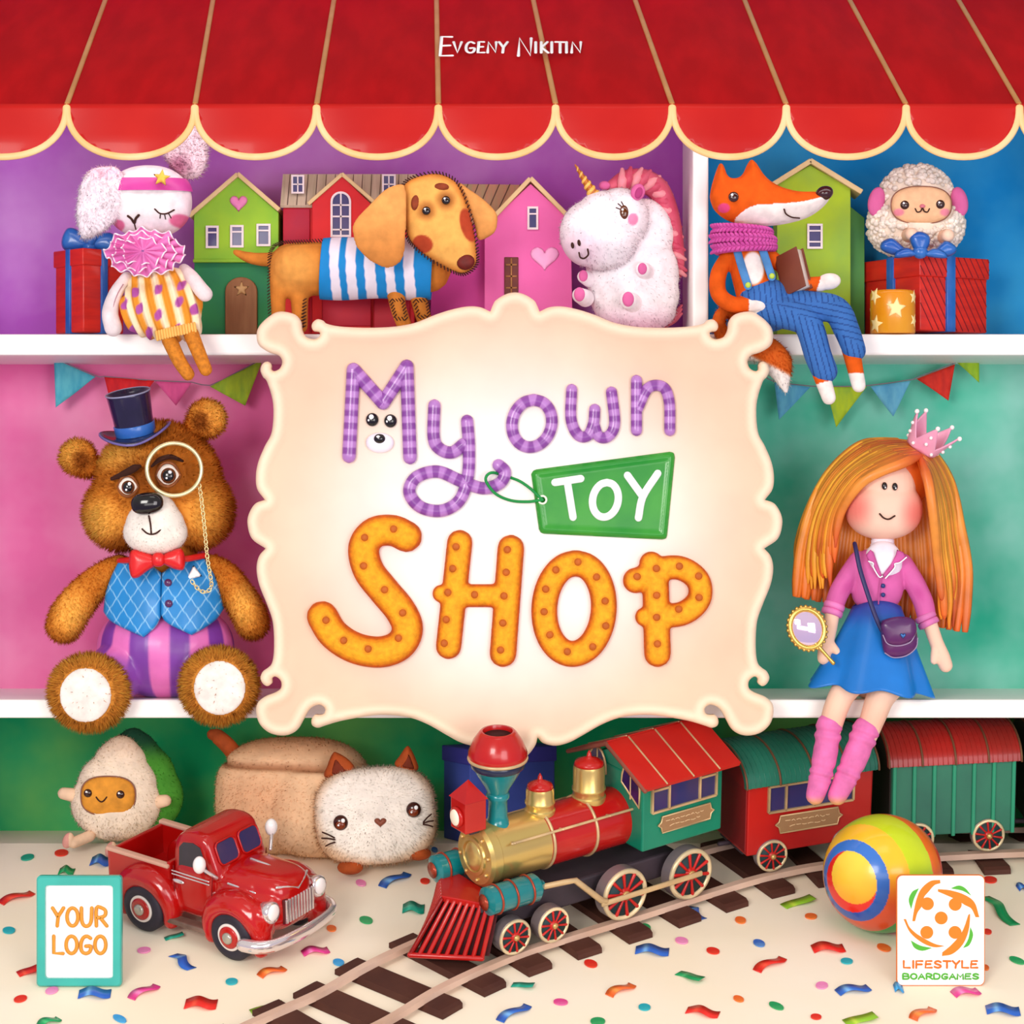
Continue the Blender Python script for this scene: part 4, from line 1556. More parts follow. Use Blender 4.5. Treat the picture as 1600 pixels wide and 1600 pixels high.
# ================================================================ fox with book
fx_ = toy('fox_doll', 'orange fox doll in blue striped dungarees with knitted magenta scarf', 'toy', 1185, SH1, -0.005)
FO, FW = '#DC5A14', '#F3E9E0'
headp = spline([(1108, 300), (1114, 278), (1120, 262), (1124, 257), (1129, 264), (1134, 277), (1141, 282), (1151, 281), (1158, 275), (1164, 262), (1171, 253), (1180, 260), (1192, 278), (1212, 293), (1242, 302), (1272, 303), (1290, 304), (1293, 313),
                (1284, 326), (1264, 341), (1240, 350), (1208, 356), (1172, 357), (1138, 350), (1116, 335), (1107, 316)], 4, True)
mb = MB().pillow(headp, -30, 30, 4)


def foxh(V, N):
    C = np.tile(hx(FO), (len(V), 1))
    x, y = V[:, 0], -V[:, 2]
    Q = np.stack([x, y], 1)
    wp = spline([(1145, 351), (1157, 336), (1178, 327), (1215, 325), (1250, 321), (1290, 312), (1300, 325), (1262, 350), (1220, 362), (1175, 362)], 5, True)
    m = inside(Q, wp).astype(float)
    C = mix(C, np.tile(hx(FW), (len(V), 1)), m)
    C = mix(C, np.tile(hx('#D9477C'), (len(V), 1)), spot(V, 1127, 331, 9, 7, .15, .2))
    return C


hd = soft('head', mb, fx_, M_FELT, foxh, voxel=1.7, smooth=4)
MB().ell(p3(1283, 307, -42), (14, 12, 11), rot=(0, -.3, 0)).build('nose', mat('nose_brown', '#3C1A1E', rough=.2, mott=.1, coat=.4), fx_, hd)
eyeball(fx_, 1141, 315, -60, 8, '#3A1D18', hd)
strand('mouth', [(1219, 334, -59), (1222, 341, -58), (1231, 346, -57), (1243, 347, -54)], 1.3, fx_, M_THREAD, hd)
# body + limbs as one
mb = MB()
mb.tube([p3(1158, 375, -22), p3(1168, 420, -24), p3(1182, 462, -26), p3(1190, 490, -20)], [26, 30, 34, 34], seg=20)
mb.tube([p3(*q) for q in spline([(1134, 405, -24), (1120, 432, -30), (1120, 462, -38), (1140, 479, -44), (1172, 480, -50)], 6)], [12, 13, 13, 13, 12], seg=14)
mb.tube([p3(*q) for q in spline([(1200, 402, -20), (1222, 420, -22), (1248, 446, -44), (1275, 449, -54)], 6)], [12, 12, 12, 12], seg=14)
mb.tube([p3(*q) for q in [(1266, 560, -66), (1275, 590, -72), (1286, 625, -74)]], [15, 13.5, 11], seg=14)
mb.tube([p3(*q) for q in [(1321, 548, -64), (1325, 572, -70), (1332, 606, -72)]], [15, 13, 11], seg=14)
mb.ell(p3(1181, 479, -52), (17, 12, 12), rot=(0, .1, 0))
mb.ell(p3(1288, 445, -56), (19, 12, 13), rot=(0, -.15, 0))
mb.ell(p3(1192, 498, 0), (30, 30, 24))


def foxb(V, N):
    x, y = V[:, 0], -V[:, 2]
    C = np.tile(hx(FO), (len(V), 1))
    C = mix(C, np.tile(hx(FW), (len(V), 1)), spot(V, 1172, 424, 17, 26, .12))
    C = mix(C, np.tile(hx(FW), (len(V), 1)), ((x > 1165) & (x < 1205) & (y > 466) & (y < 495) & (V[:, 1] < -40)).astype(float))
    C = mix(C, np.tile(hx(FW), (len(V), 1)), ((x > 1270) & (y < 465)).astype(float) * ((x + (y - 445) * .3) > 1273))
    C = mix(C, np.tile(hx(FW), (len(V), 1)), ((y > 602 - (x - 1275) * .25) & (x < 1306)).astype(float))
    C = mix(C, np.tile(hx(FW), (len(V), 1)), ((y > 588) & (x >= 1306)).astype(float))
    return C


body = soft('body', mb, fx_, M_FELT, foxb, voxel=1.9, smooth=5)
# dungarees
mb = MB()
mb.ell(p3(1190, 468, -26), (41, 39, 32), e=.9)
mb.ell(p3(1200, 494, -24), (36, 36, 26))
mb.tube([p3(*q) for q in spline([(1200, 488, -36), (1236, 498, -58), (1256, 514, -66), (1270, 560, -70), (1280, 584, -72)], 6)], [26, 24, 22, 21, 20], seg=18)
mb.tube([p3(*q) for q in spline([(1215, 474, -26), (1262, 482, -52), (1298, 490, -62), (1314, 520, -66), (1326, 552, -68)], 6)], [24, 23, 22, 20, 18], seg=18)


def denim(V, N):
    x, y = V[:, 0], -V[:, 2]
    u = np.where(y < 478, x - 0.1 * y, np.where(y - 500 > (x - 1245) * .5, x * .98 - y * .26, y * .95 - x * .22))
    s = np.abs(((u / 8.5) % 1) - .5)
    C = np.tile(hx('#3A6FB5'), (len(V), 1))
    C = mix(C, np.tile(hx('#1F3F7E'), (len(V), 1)), (s < .10).astype(float) * .9)
    return C


dn = soft('dungarees', mb, fx_, M_CLOTH, denim, voxel=1.8, smooth=5)
M_STR = mat('strap_blue', '#4C8DC9', rough=.6, mott=.2)
for pts in ([(1147, 395, -48), (1155, 425, -54), (1163, 452, -60)], [(1187, 395, -46), (1193, 415, -52), (1200, 438, -58)]):
    MB().tube([p3(*q) for q in spline(pts, 5)], 6.5, seg=10, flat=((0, 1, 0), .35)).build('strap', M_STR, fx_, dn)
for a, b, d in ((1163, 451, -64), (1200, 437, -62)):
    MB().ell(p3(a, b, d), (4.5, 3, 4.5), nu=14, nv=8).build('button', mat('button_lime', '#B5D24A', rough=.3, mott=0), fx_, dn)
# tail
mb = MB().tube([p3(*q) for q in spline([(1165, 500, 8), (1132, 488, -10), (1122, 512, -22), (1148, 545, -24), (1192, 548, -24), (1213, 572, -26), (1225, 612, -26)], 6)], [10, 10, 11, 16, 22, 24, 4], seg=18, flat=((0, 1, 0), .75))


def foxt(V, N):
    y = -V[:, 2]; x = V[:, 0]
    return mix(np.tile(hx('#D2601F'), (len(V), 1)), np.tile(hx(FW), (len(V), 1)), sstep(576, 584, y + .5 * (x - 1215) * -1))


soft('tail', mb, fx_, M_FUR, foxt, body, voxel=1.8, smooth=4, fur=dict(n=1800, length=6, width=1.3, lean=(.4, 0, -.8), vary=.06))
# knitted scarf: coils with V stitches
M_KNIT = mat('knit_magenta', '#C24597', rough=.8, mott=.3, mott2='#E070B8', mscale=60)
sc = None
for j, (zc, rx, ry, tl) in enumerate(((364, 38, 34, 3), (378, 42, 37, 1), (391, 41, 36, -2))):
    cx = 1157 + j * 1.5
    ring = [p3(cx + rx * math.cos(a), zc + tl * math.cos(a), -26 + ry * math.sin(a)) for a in np.linspace(0, 2 * PI, 40, False)]
    o = MB().tube(ring, 8, seg=10, closed=True).build('scarf_coil', M_KNIT, fx_, body)
    mb = MB()
    for i in range(22):
        a = PI + PI * i / 22 + .02
        for s, dz in ((1, -3.6), (-1, 3.6)):
            c = Vector((cx + (rx + 7.6) * math.cos(a), -26 + (ry + 7.6) * math.sin(a), -(zc + tl * math.cos(a) + dz)))
            mb.ell(c, (5.4, 3.4, 2.7), rot=(0, s * .75, 0), nu=8, nv=6)
    mb.build('knit_stitch', M_KNIT, fx_, o)
# the book
bk = Frame('book', 'small brown hardback book held under the arm of the fox', 'book', P(1240, 426, -0.05), (0, 0, 0), k_at(-0.045), rot=(math.radians(-6), math.radians(-20), math.radians(-42)))
M_BOOK = mat('book_brown', '#6E3524', rough=.5, mott=.4, mott2='#8C4A30', mscale=16)
MB().box((0, -8.5, 0), (44, 3, 68), bev=1).build('front_cover', M_BOOK, bk)
MB().box((0, 8.5, 0), (44, 3, 68), bev=1).build('back_cover', M_BOOK, bk)
MB().tube([(-22, 0, -33), (-22, 0, 33)], 9.8, seg=14, flat=((1, 0, 0), .35), caps=False).build('spine', M_BOOK, bk)
MB().box((-1, 0, 0), (40, 14, 63)).build('page_block', mat('pages', '#E9DCCB', rough=.8, mott=.4, mott2='#C9B7A5', mscale=6, stretch=(1, 60, 1)), bk)

# ================================================================ big gift + sheep + candle
g2 = Frame('gift_box', 'wide red hatched gift box with blue ribbon under the sheep', 'gift box', P(1438, SH1, 0.14), (0, 0, 0), k_at(0.14), rot=(0, 0, math.radians(31)))
aw_, ad = 134, 134
M_HATCH = mat('wrap_hatched', None, rough=.5, mott=.15, mscale=14)


def hatch(V):
    C = np.tile(hx('#C4221F'), (len(V), 1))
    return C


g2x = 10
MB().box((g2x, 0, 42), (aw_, ad, 84), bev=2).build('box', M_WRAP, g2)
lid = MB().box((g2x, 0, 99), (aw_ + 6, ad + 6, 32), bev=2).build('lid', M_WRAP, g2)
M_HL = mat('hatch_line', '#7E1520', rough=.6, mott=0)
mb = MB()
for i in range(-2, 13):
    x0 = -66 + i * 12
    for z0, z1, off in ((2, 82, 67.6), (85, 114, 70.6)):
        a = Vector((x0, 0, z1)); b = Vector((x0 + (z1 - z0) * .6, 0, z0))
        lo, hi = -off + 2, off - 2
        # clip to the face
        ta, tb = 0.0, 1.0
        dx = b.x - a.x
        ta = max(ta, (lo - a.x) / dx); tb = min(tb, (hi - a.x) / dx)
        if tb - ta < .1: continue
        p, q = a.lerp(b, ta), a.lerp(b, tb)
        mb.tube([(p.x + g2x, -off + .3, p.z), (q.x + g2x, -off + .3, q.z)], .8, seg=5)
        mb.tube([(off - .3 + g2x, p.x, p.z), (off - .3 + g2x, q.x, q.z)], .8, seg=5)
mb.build('hatching', M_HL, g2)
MB().box((g2x - 8, 0, 58), (17, ad + 9, 117), bev=1).build('ribbon', M_RIB, g2)
MB().box((g2x, 0, 58), (aw_ + 9, 17, 117), bev=1).build('ribbon', M_RIB, g2)

shp = toy('sheep_plush', 'cream curly sheep plush holding the blue bow on the red box', 'toy', 1434, 408, 0.10)
mb = MB()
mb.ell(p3(1434, 350, 22), (74, 46, 50), e=.9, nu=30, nv=20)
mb.ell(p3(1435, 310, 20), (58, 42, 54), nu=30, nv=20)


def shc(V, N):
    return np.tile(hx('#FBF3E4'), (len(V), 1))


V, F = remesh(mb, 3.0, 6)
N = vnormals(V, F)
C = np.tile(hx('#EFE0CC'), (len(V), 1))
# curly wool knobs on the surface of the same mesh
front = np.nonzero(N[:, 1] < 0.5)[0]
pick = RNG.choice(front, 900, replace=False)
mb2 = MB()
for i in pick:
    x, y = V[i, 0], -V[i, 2]
    if abs((x - 1436) / 50) ** 2.6 + abs((y - 323) / 33) ** 2.6 < 1: continue
    r = RNG.uniform(3.2, 5.6)
    mb2.ell(V[i] + N[i] * .8, (r, r, r * .9), nu=8, nv=6)
kv = np.array(mb2.v)
kc = np.tile(hx('#F6EBDC'), (len(kv), 1)) * np.repeat(RNG.uniform(.93, 1.02, len(kv) // 42 + 1), 42)[:len(kv), None]
nb = len(V)
Va = np.vstack([V, kv]); Fa = F + [tuple(nb + i for i in f) for f in mb2.f]
body = mesh_obj('body', Va, Fa, shp, M_FELT, None, True, np.vstack([C, kc]))
fp = [(1436 + 47 * math.copysign(abs(math.cos(t)) ** .8, math.cos(t)), 323 + 29 * math.copysign(abs(math.sin(t)) ** .8, math.sin(t))) for t in np.linspace(0, 2 * PI, 40, False)]


def shface(V, N):
    C = np.tile(hx('#F2C294'), (len(V), 1))
    for a in (1400, 1472):
        C = mix(C, np.tile(hx('#F08FA0'), (len(V), 1)), spot(V, a, 335, 8, 5.5, .3))
    return C


mb = MB().pillow(fp, -22, 10, 3)
fc = soft('face', mb, shp, M_FELT, shface, body, voxel=1.8, smooth=3)
strand('face_seam', [(a, b, -22) for a, b in fp] + [(fp[0][0], fp[0][1], -22)], 1.0, shp, mat('seam_brown', '#8A5A48', mott=0), body, n=2)
eyeball(shp, 1409, 324, -31, 7, '#3A2018', fc)
eyeball(shp, 1464, 323, -31, 7, '#3A2018', fc)
MB().ell(p3(1436, 326, -33), (4.5, 3, 3.2), nu=12, nv=8).build('nose', mat('nose_pink', '#D87A86', rough=.5, mott=0), shp, fc)
strand('mouth', [(1425, 330, -32), (1428, 335, -32.5), (1433, 334, -33), (1436, 329, -33.5), (1439, 334, -33), (1444, 335, -32.5), (1447, 330, -32)], 1.1, shp, M_THREAD, fc)
for s, a in ((1, 1369), (-1, 1499)):
    MB().ell(p3(a, 315, -2), (13, 8, 23), rot=(0, s * .22, 0)).build('ear', M_PKF, shp, body)
for a, b in ((1414, 373), (1470, 375)):
    MB().tube([p3(a + 2, b - 3, -20), p3(a, b, -66)], [11, 10], seg=14).build('hand', mat('felt_peach', '#F4CDB0', rough=.85, mott=.08), shp, body)
# bow of the gift (belongs to the box), worked in front of the sheep
BC = Vector((0, 0, 0))
bowo = Frame('tmp', None, None, (0, 0, 0))
bf = toy('tmp2', None, None, 1437, 400, 0.03)
b0 = MB().ell(p3(1437, 394, -4), (12, 10, 11)).build('bow', M_RIB, bf)


def loop2(pts, d, h):
    return MB().pillow(spline(pts, 5, True), d, h, 3).build('bow_loop', M_RIB, bf, b0)


loop2([(1430, 396), (1415, 388), (1395, 372), (1378, 378), (1377, 390), (1395, 398), (1420, 402)], 2, 9)
loop2([(1444, 396), (1462, 388), (1478, 376), (1493, 384), (1494, 394), (1480, 401), (1455, 402)], 2, 9)
loop2([(1437, 400), (1424, 384), (1422, 368), (1438, 362), (1452, 370), (1450, 386)], -4, 8)
loop2([(1432, 398), (1420, 402), (1398, 404), (1400, 394), (1416, 388)], -8, 5)
loop2([(1442, 398), (1455, 403), (1478, 404), (1474, 394), (1458, 389)], -8, 5)
bpy.context.view_layer.update()
mw = b0.matrix_world.copy()
b0.parent = g2.o
b0.matrix_parent_inverse = g2.o.matrix_basis.inverted() @ bf.o.matrix_basis
for q in (bowo, bf): bpy.data.objects.remove(q.o)

cd = Frame('candle', 'golden cylinder candle with cream stars before the hatched gift box', 'candle', P(1395, SH1, 0.032), (0, 0, 0), k_at(0.032))
MB().lathe([(0.1, 0), (33, 0), (35, 2), (35, 62), (33.5, 66), (31, 67.5), (0.1, 66)], seg=48).build('candle_body', mat('candle_gold', '#DE8A0C', rough=.3, mott=.4, mott2='#EFB62E', mscale=10, coat=.4), cd)
M_ST = mat('star_cream', '#FFE9A0', rough=.45, mott=0)
for a, z, R, ro in ((0, 38, 17, .1), (-62, 58, 14, .5), (-58, 14, 15, .2), (60, 20, 12, .4), (58, 56, 12, .1), (118, 36, 15, 0), (-120, 36, 15, 0), (180, 30, 15, 0)):
    sp0 = resample(star_poly(0, 0, R, R * .45, rot=ro), 3)
    V, F = pillow(sp0, 0, 0, 3, back=1, hfun=lambda d, x, y: 0 * d)
    A = math.radians(a)
    W_ = []
    for q in V:
        t = A + q[0] / 35.0
        r = 35.5 - q[1] * .3
        W_.append((r * math.sin(t), -r * math.cos(t), z + q[2]))
    mb = MB(); mb.v = W_; mb.f = F
    mb.build('star', M_ST, cd)
# ================================================================ teddy bear
SH2 = 1093
br = toy('teddy_bear', 'brown teddy bear in top hat, monocle, blue waistcoat and striped purple trousers', 'toy', 255, SH2, 0.032)
FB, FB2, FBD = '#C06A20', '#F6B552', '#84400F'


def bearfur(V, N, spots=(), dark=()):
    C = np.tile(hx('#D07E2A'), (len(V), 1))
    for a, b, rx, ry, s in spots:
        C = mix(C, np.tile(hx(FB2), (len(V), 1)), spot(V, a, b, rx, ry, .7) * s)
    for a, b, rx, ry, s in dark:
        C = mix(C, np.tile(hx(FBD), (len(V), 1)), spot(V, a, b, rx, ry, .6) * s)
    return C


FURB = lambda n, L=9, lean=(0, 0, -.7), **k: dict(n=n, length=L, width=1.5, lean=lean, vary=.06, tip=1.2, jit=.3, **k)
BH = (247, 768, 12)
BHR = (112, 84, 100)
mb = MB()
mb.ell(p3(246, 758, 12), (98, 84, 100), nu=36, nv=22)
mb.ell(p3(190, 800, 6), (60, 66, 60)).ell(p3(304, 796, 6), (60, 66, 62))


def headflow(O):
    d = np.stack([(O[:, 0] - 250) / 60, np.zeros(len(O)), (-(O[:, 2]) - 790) / 80 * -1], 1)
    return d * .8


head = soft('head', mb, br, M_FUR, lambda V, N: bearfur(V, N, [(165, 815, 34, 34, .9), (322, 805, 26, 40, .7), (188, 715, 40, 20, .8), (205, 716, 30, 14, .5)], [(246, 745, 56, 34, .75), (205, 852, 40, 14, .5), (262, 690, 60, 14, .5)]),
            voxel=3.0, smooth=8, fur=FURB(13000, 9, flowfn=headflow, mask=lambda c: 1 - .97 * np.clip(spot(c, 252, 820, 54, 52, .15) + spot(c, 211, 762, 20, 18, .2) + spot(c, 273, 744, 21, 21, .2), 0, 1)))
for a, b, r in ((121, 714, 28), (322, 654, 30)):
    s = -1 if a < 200 else 1
    mb = MB().ell(p3(a, b, 6), (r, 15, r)).ell(p3(a - s * 14, b + 12, 10), (r * .7, 14, r * .7))
    soft('ear', mb, br, M_FUR, lambda V, N, a=a, b=b, r=r, s=s: bearfur(V, N, [(a + s * 9, b - 6, r * .9, r * .9, .8)], [(a - s * 8, b + 6, r * .45, r * .5, .9)]), head, voxel=2.2, smooth=4, fur=FURB(2600, 8, (s * .3, 0, .2)))
# muzzle
mb = MB().ell(p3(252, 810, -72), (38, 34, 40)).ell(p3(252, 831, -66), (50, 37, 36), nu=30).ell(p3(252, 821, -69), (46, 36, 40), nu=30)
mz = soft('muzzle', mb, br, M_FUR, flat('#F6EDE0'), head, voxel=2.0, smooth=24, fur=dict(n=1200, length=3.5, width=1.1, lean=(0, 0, -.8), vary=.02, tip=1.03))
nose = MB().ell(p3(245, 787, -106), (25, 14, 17), rot=(0, -.12, 0), e=.85).build('nose', M_BLACK, br, mz)
strand('mouth', [(248, 806, -109), (250, 818, -106), (251, 832, -104)], 1.4, br, M_THREAD, mz)
strand('mouth', [(237, 826, -102), (244, 832, -104), (251, 834, -104), (259, 832, -104), (266, 826, -101)], 1.4, br, M_THREAD, mz)
for a, b, r in ((211, 761, 15), (273, 743, 17)):
    e = MB().ell(p3(a, b, -72), (r, 10, r * 1.05), nu=24, nv=14)
    o = e.build('eye', M_WHITEG if False else mat('eye_ivory', '#F6EBDD', rough=.2, mott=0, coat=.4), br, head)
    MB().ell(p3(a + 1, b + 1, -79), (r * .68, 5, r * .7), nu=20, nv=12).build('iris', mat('iris_brown', '#6B3413', rough=.2, mott=.2), br, o)
    MB().ell(p3(a + 1, b + 1, -82), (r * .5, 3.6, r * .52), nu=20, nv=12).build('pupil', M_BLACK, br, o)
    MB().ell(p3(a + 4, b - 4, -85.5), (2.8, 1.2, 2.8), nu=10, nv=6).build('glint', M_WHITEG, br, o)
    MB().ell(p3(a - 1, b + 5, -85), (1.8, 1.2, 1.8), nu=10, nv=6).build('glint', M_WHITEG, br, o)
    lidm = mat('eyelid_brown', '#8A4A1C', rough=.6, mott=.1)
    mb = MB().grid(lambda u, v, a=a, b=b, r=r: Vector((a + (r + 1.5) * math.cos(PI * (1 + u)) * math.cos(v * .5), -72 - 11 * math.sin(PI * .5 * 1) * math.sin(PI * u) * .95 - 1, -(b + 5 - (r + 1) * math.sin(PI * u) * (.15 + .1 * v) + (5 - 5)))), 4, 1) if False else None
    strand('lower_lid', [(a - r, b + 2, -73), (a - r * .6, b + r * .75, -78), (a, b + r * 1.0, -79), (a + r * .6, b + r * .75, -78), (a + r, b + 2, -73)], 2.6, br, lidm, o)
    strand('upper_lid', [(a - r, b - 1, -73), (a - r * .6, b - r * .85, -78), (a, b - r * 1.1, -79), (a + r * .6, b - r * .85, -78), (a + r, b - 1, -73)], 2.4, br, lidm, o)
M_BROW = mat('brow_dark', '#3A180A', rough=.9, mott=.2)
for pts, rr in (([(186, 749, -70), (205, 742, -78), (222, 733, -82), (230, 730, -82)], [3, 5.5, 6, 3]), ([(250, 730, -80), (262, 720, -80), (278, 716, -78), (294, 722, -72)], [2, 4, 4, 2])):
    MB().tube([p3(*q) for q in spline(pts, 5)], rr, seg=10).build('brow', M_BROW, br, head)
# monocle with chain
M_RING = mat('monocle_gold', '#EBDDA6', rough=.22, metal=.6, mott=0)
gl = mat('monocle_glass', '#FFFFFF', rough=0.02, mott=0, trans=1.0, ior=1.03, spec=.3)
mn = MB().tube([p3(285 + 40 * math.cos(a), 735 + 40 * math.sin(a), -96 + 12 * math.cos(a)) for a in np.linspace(0, 2 * PI, 64, False)], 3.2, seg=10, closed=True).build('monocle', M_RING, br, head)
mb = MB(); mb.M = Matrix.Translation(p3(285, 735, -96)) @ Euler((0, 0, math.radians(16.7))).to_matrix().to_4x4()
mb.lathe([(.1, -.5), (39, -.5), (39, .5), (.1, .5)], axis=(0, 1, 0), seg=48)
mb.build('lens', gl, br, mn)
ch = spline([(321, 757, -82), (325, 785, -80), (330, 830, -82), (334, 870, -84), (339, 900, -84), (340, 913, -82), (334, 922, -82), (324, 921, -84), (315, 912, -86), (310, 905, -86)], 10)
L = np.concatenate([[0], np.cumsum(np.linalg.norm(np.diff(ch, axis=0), axis=1))])
m = int(L[-1] / 5.2)
cp_ = np.stack([np.interp(np.linspace(0, L[-1], m), L, ch[:, i]) for i in range(3)], 1)
mb = MB()
for i in range(m - 1):
    a, b = p3(*cp_[i]), p3(*cp_[i + 1])
    t = (b - a).normalized(); c = (a + b) / 2
    s = t.cross(Vector((0, 1, 0))).normalized() if i % 2 == 0 else (t.cross(Vector((0, 1, 0))).normalized() * .55 + Vector((0, 1, 0)) * .83)
    mb.tube([c + t * 4 * math.cos(x) + s * 2.6 * math.sin(x) for x in np.linspace(0, 2 * PI, 12, False)], .85, seg=5, closed=True)
mb.build('chain', mat('chain_gold', '#F0DCA0', rough=.25, metal=.7, mott=0), br, mn)
# top hat
M_HAT = mat('hat_black', '#1B1730', rough=.22, mott=.4, mott2='#2A2050', mscale=14, coat=.5)
hatT = Matrix.Translation(p3(217, 682, -28)) @ Euler((0, math.radians(-9), 0)).to_matrix().to_4x4() @ Euler((math.radians(14), 0, 0)).to_matrix().to_4x4()
mb = MB(); mb.M = hatT


def brim(u, v):
    a = 2 * PI * u
    r = 28 + 27 * v
    up_ = 15 * max(0, abs(math.cos(a)) - .15) ** 1.6 * v * v - 5 * v * v * (1 - abs(math.cos(a)))
    return Vector((r * math.cos(a), r * .85 * math.sin(a), up_))


mb.grid(brim, 64, 6, True)
hat = mb.build('top_hat', M_HAT, br, head)
sd = hat.modifiers.new('thick', 'SOLIDIFY'); sd.thickness = .003
mb = MB(); mb.M = hatT
mb.tube([brim(u, 1.0) + Vector((0, 0, .5)) for u in np.linspace(0, 1, 64, False)], 2, seg=8, closed=True).build('brim_edge', mat('hat_edge', '#6A5E9C', rough=.25, mott=.1, coat=.4), br, hat)
mb = MB(); mb.M = hatT
mb.lathe([(29, -4), (30, 0), (31, 30), (34, 66), (35, 69), (33.5, 70), (31, 68), (29, 62), (.1, 60)], seg=48)
mb.build('hat_crown', M_HAT, br, hat)
mb = MB(); mb.M = hatT
mb.lathe([(30.6, 3), (31.2, 4), (32.2, 19), (31.6, 20), (.1, 19)], seg=48).build('hat_band', mat('band_blue', '#2E62B4', rough=.3, mott=.4, mott2='#3E8AD0', mscale=20, coat=.3), br, hat)
mb = MB(); mb.M = hatT
mb.tube([(34.4 * math.cos(t), 34.4 * math.sin(t), 69.5) for t in np.linspace(0, 2 * PI, 40, False)], 1.3, seg=6, closed=True).build('hat_rim', mat('rim_gleam', '#8F93B0', rough=.2, mott=0, coat=.5), br, hat)
# arms
for nm, pts, rr, sp_ in (('l', [(186, 884, 8), (160, 902, -2), (132, 930, -14), (112, 958, -20), (104, 975, -22)], [18, 23, 27, 29, 28], [(118, 955, 24, 34, .9)]),
                         ('r', [(330, 884, 8), (352, 900, -4), (374, 930, -14), (390, 955, -18), (397, 972, -20)], [18, 23, 26, 27, 26], [(385, 945, 20, 32, .9)])):
    mb = MB().tube([p3(*q) for q in spline(pts, 6)], rr, seg=18)
    soft('arm', mb, br, M_FUR, lambda V, N, s=sp_: bearfur(V, N, s), voxel=2.4, smooth=4, fur=FURB(4200, 7))
# torso (hidden under the clothes), waistcoat, trousers
mb = MB().ell(p3(258, 940, 26), (84, 62, 78), nu=30, nv=18).tube([p3(256, 860, 20), p3(257, 890, 22)], 50, seg=18)
torso = soft('torso', mb, br, M_FUR, lambda V, N: bearfur(V, N), voxel=3.5, smooth=4)
# trousers: belly and short legs
TC, TR = (256, 1012, 22), (112, 76, 82)
mb = MB().ell(p3(256, 1015, 22), (108, 78, 77), nu=36, nv=22, e=.92)
mb.tube([p3(200, 1038, -2), p3(166, 1062, -38)], [48, 44], seg=20).tube([p3(312, 1038, -2), p3(338, 1056, -38)], [48, 44], seg=20)


def trous(V, N):
    x, y = V[:, 0], -V[:, 2]
    ang = np.arctan2(x - 256, 120 - (V[:, 1] - 22) * 1.2)
    s = 0.5 + 0.5 * np.cos((ang) * 2 * PI / .30)
    C = np.tile(hx('#7A3A9C'), (len(V), 1))
    C = mix(C, np.tile(hx('#E070B8'), (len(V), 1)), sstep(.35, .6, s))
    leg = np.clip(np.maximum(spot(V, 176, 1062, 50, 40, .3), spot(V, 338, 1058, 50, 40, .3)), 0, 1) * (y > 1000)
    return mix(C, np.tile(hx('#8C47AA'), (len(V), 1)), leg * .8)


tr = soft('trousers', mb, br, mat('cloth_satin', None, rough=.35, mott=.08, mscale=20, sheen=.2, coat=.15), trous, voxel=2.6, smooth=8, clamp=lambda V: np.where(V[:, 1] > -36, np.maximum(V[:, 2], -1092.0), V[:, 2]))
# feet
for cx, cy, rx, rz, sx, sy in ((150, 1076, 62, 59, 148, 1080), (350, 1066, 60, 59, 353, 1069)):
    mb = MB().ell(p3(cx, cy, -66), (rx - 3, 26, rz - 3), nu=30, nv=18)
    ft = soft('foot', mb, br, M_FUR, lambda V, N, cx=cx, cy=cy: bearfur(V, N, [(cx, cy, 70, 70, .75)], [(sx, sy, 44, 44, .6)]), voxel=2.2, smooth=3,
              fur=dict(n=5200, length=11, width=1.6, vary=.1, tip=1.25, jit=.25, flowfn=lambda O, cx=cx, cy=cy: np.stack([(O[:, 0] - cx) / 28, -.25 * np.ones(len(O)), -(-O[:, 2] - cy) / 28], 1), mask=lambda c, a=sx, b=sy: 1 - .98 * spot(c, a, b, 42, 42, .05)))
    soft('sole', MB().pillow(ell_poly(sx, sy, 40, 42, 40), -86, 8, 3), br, M_FELT, flat('#F3EAE0'), ft, voxel=2.0, smooth=3)
# waistcoat: two front panels wrapped over the torso


def vest_d(x, y):
    q = 1 - ((x - 258) / 108.0) ** 2
    z = 1 - ((y - 985) / 150.0) ** 2
    return 22 - 76 * math.sqrt(max(q, .05)) * math.sqrt(max(z, .12))


def wrap_panel(poly, th, name, m, paint, off=0.0, g=1.7, par=None):
    V, F = pillow(poly, 0, 0, g, back=0, hfun=lambda d, x, y: th * np.sqrt(np.clip(1 - (1 - np.clip(d / 6, 0, 1)) ** 2, 0, 1)))
    for v in V:
        v[1] += vest_d(v[0], -v[2]) - off
    C = paint(V) if paint else None
    return mesh_obj(name, V, F, br, m, par, True, C)


def check(V):
    x, y = V[:, 0], -V[:, 2]
    C = np.tile(hx('#1F86CB'), (len(V), 1))
    for u in ((x - 258) * .82 + y * .58, (x - 258) * .82 - y * .58):
        s = np.abs(((u / 19) % 1) - .5)
        C = mix(C, np.tile(hx('#A8D2EE'), (len(V), 1)), (1 - sstep(.02, .06, s)) * .8)
    return C


M_VEST = mat('vest_cloth', None, rough=.45, mott=.08, mscale=20, sheen=.15, coat=.1)
lp = spline([(190, 874), (215, 872), (240, 882), (258, 894)], 5).tolist() + spline([(258, 894), (259, 930), (259, 962)], 5).tolist()[1:] + spline([(259, 962), (250, 978), (232, 993)], 4).tolist()[1:] + spline([(232, 993), (200, 980), (176, 968), (164, 955)], 5).tolist()[1:] + spline([(164, 955), (168, 925), (178, 898), (190, 874)], 5).tolist()[1:-1]
rp_ = spline([(322, 872), (300, 872), (276, 882), (259, 894)], 5).tolist() + spline([(259, 894), (259, 930), (259, 958)], 5).tolist()[1:] + spline([(259, 958), (270, 972), (306, 990)], 4).tolist()[1:] + spline([(306, 990), (324, 980), (342, 966), (352, 950)], 5).tolist()[1:] + spline([(352, 950), (348, 925), (338, 898), (322, 872)], 5).tolist()[1:-1]
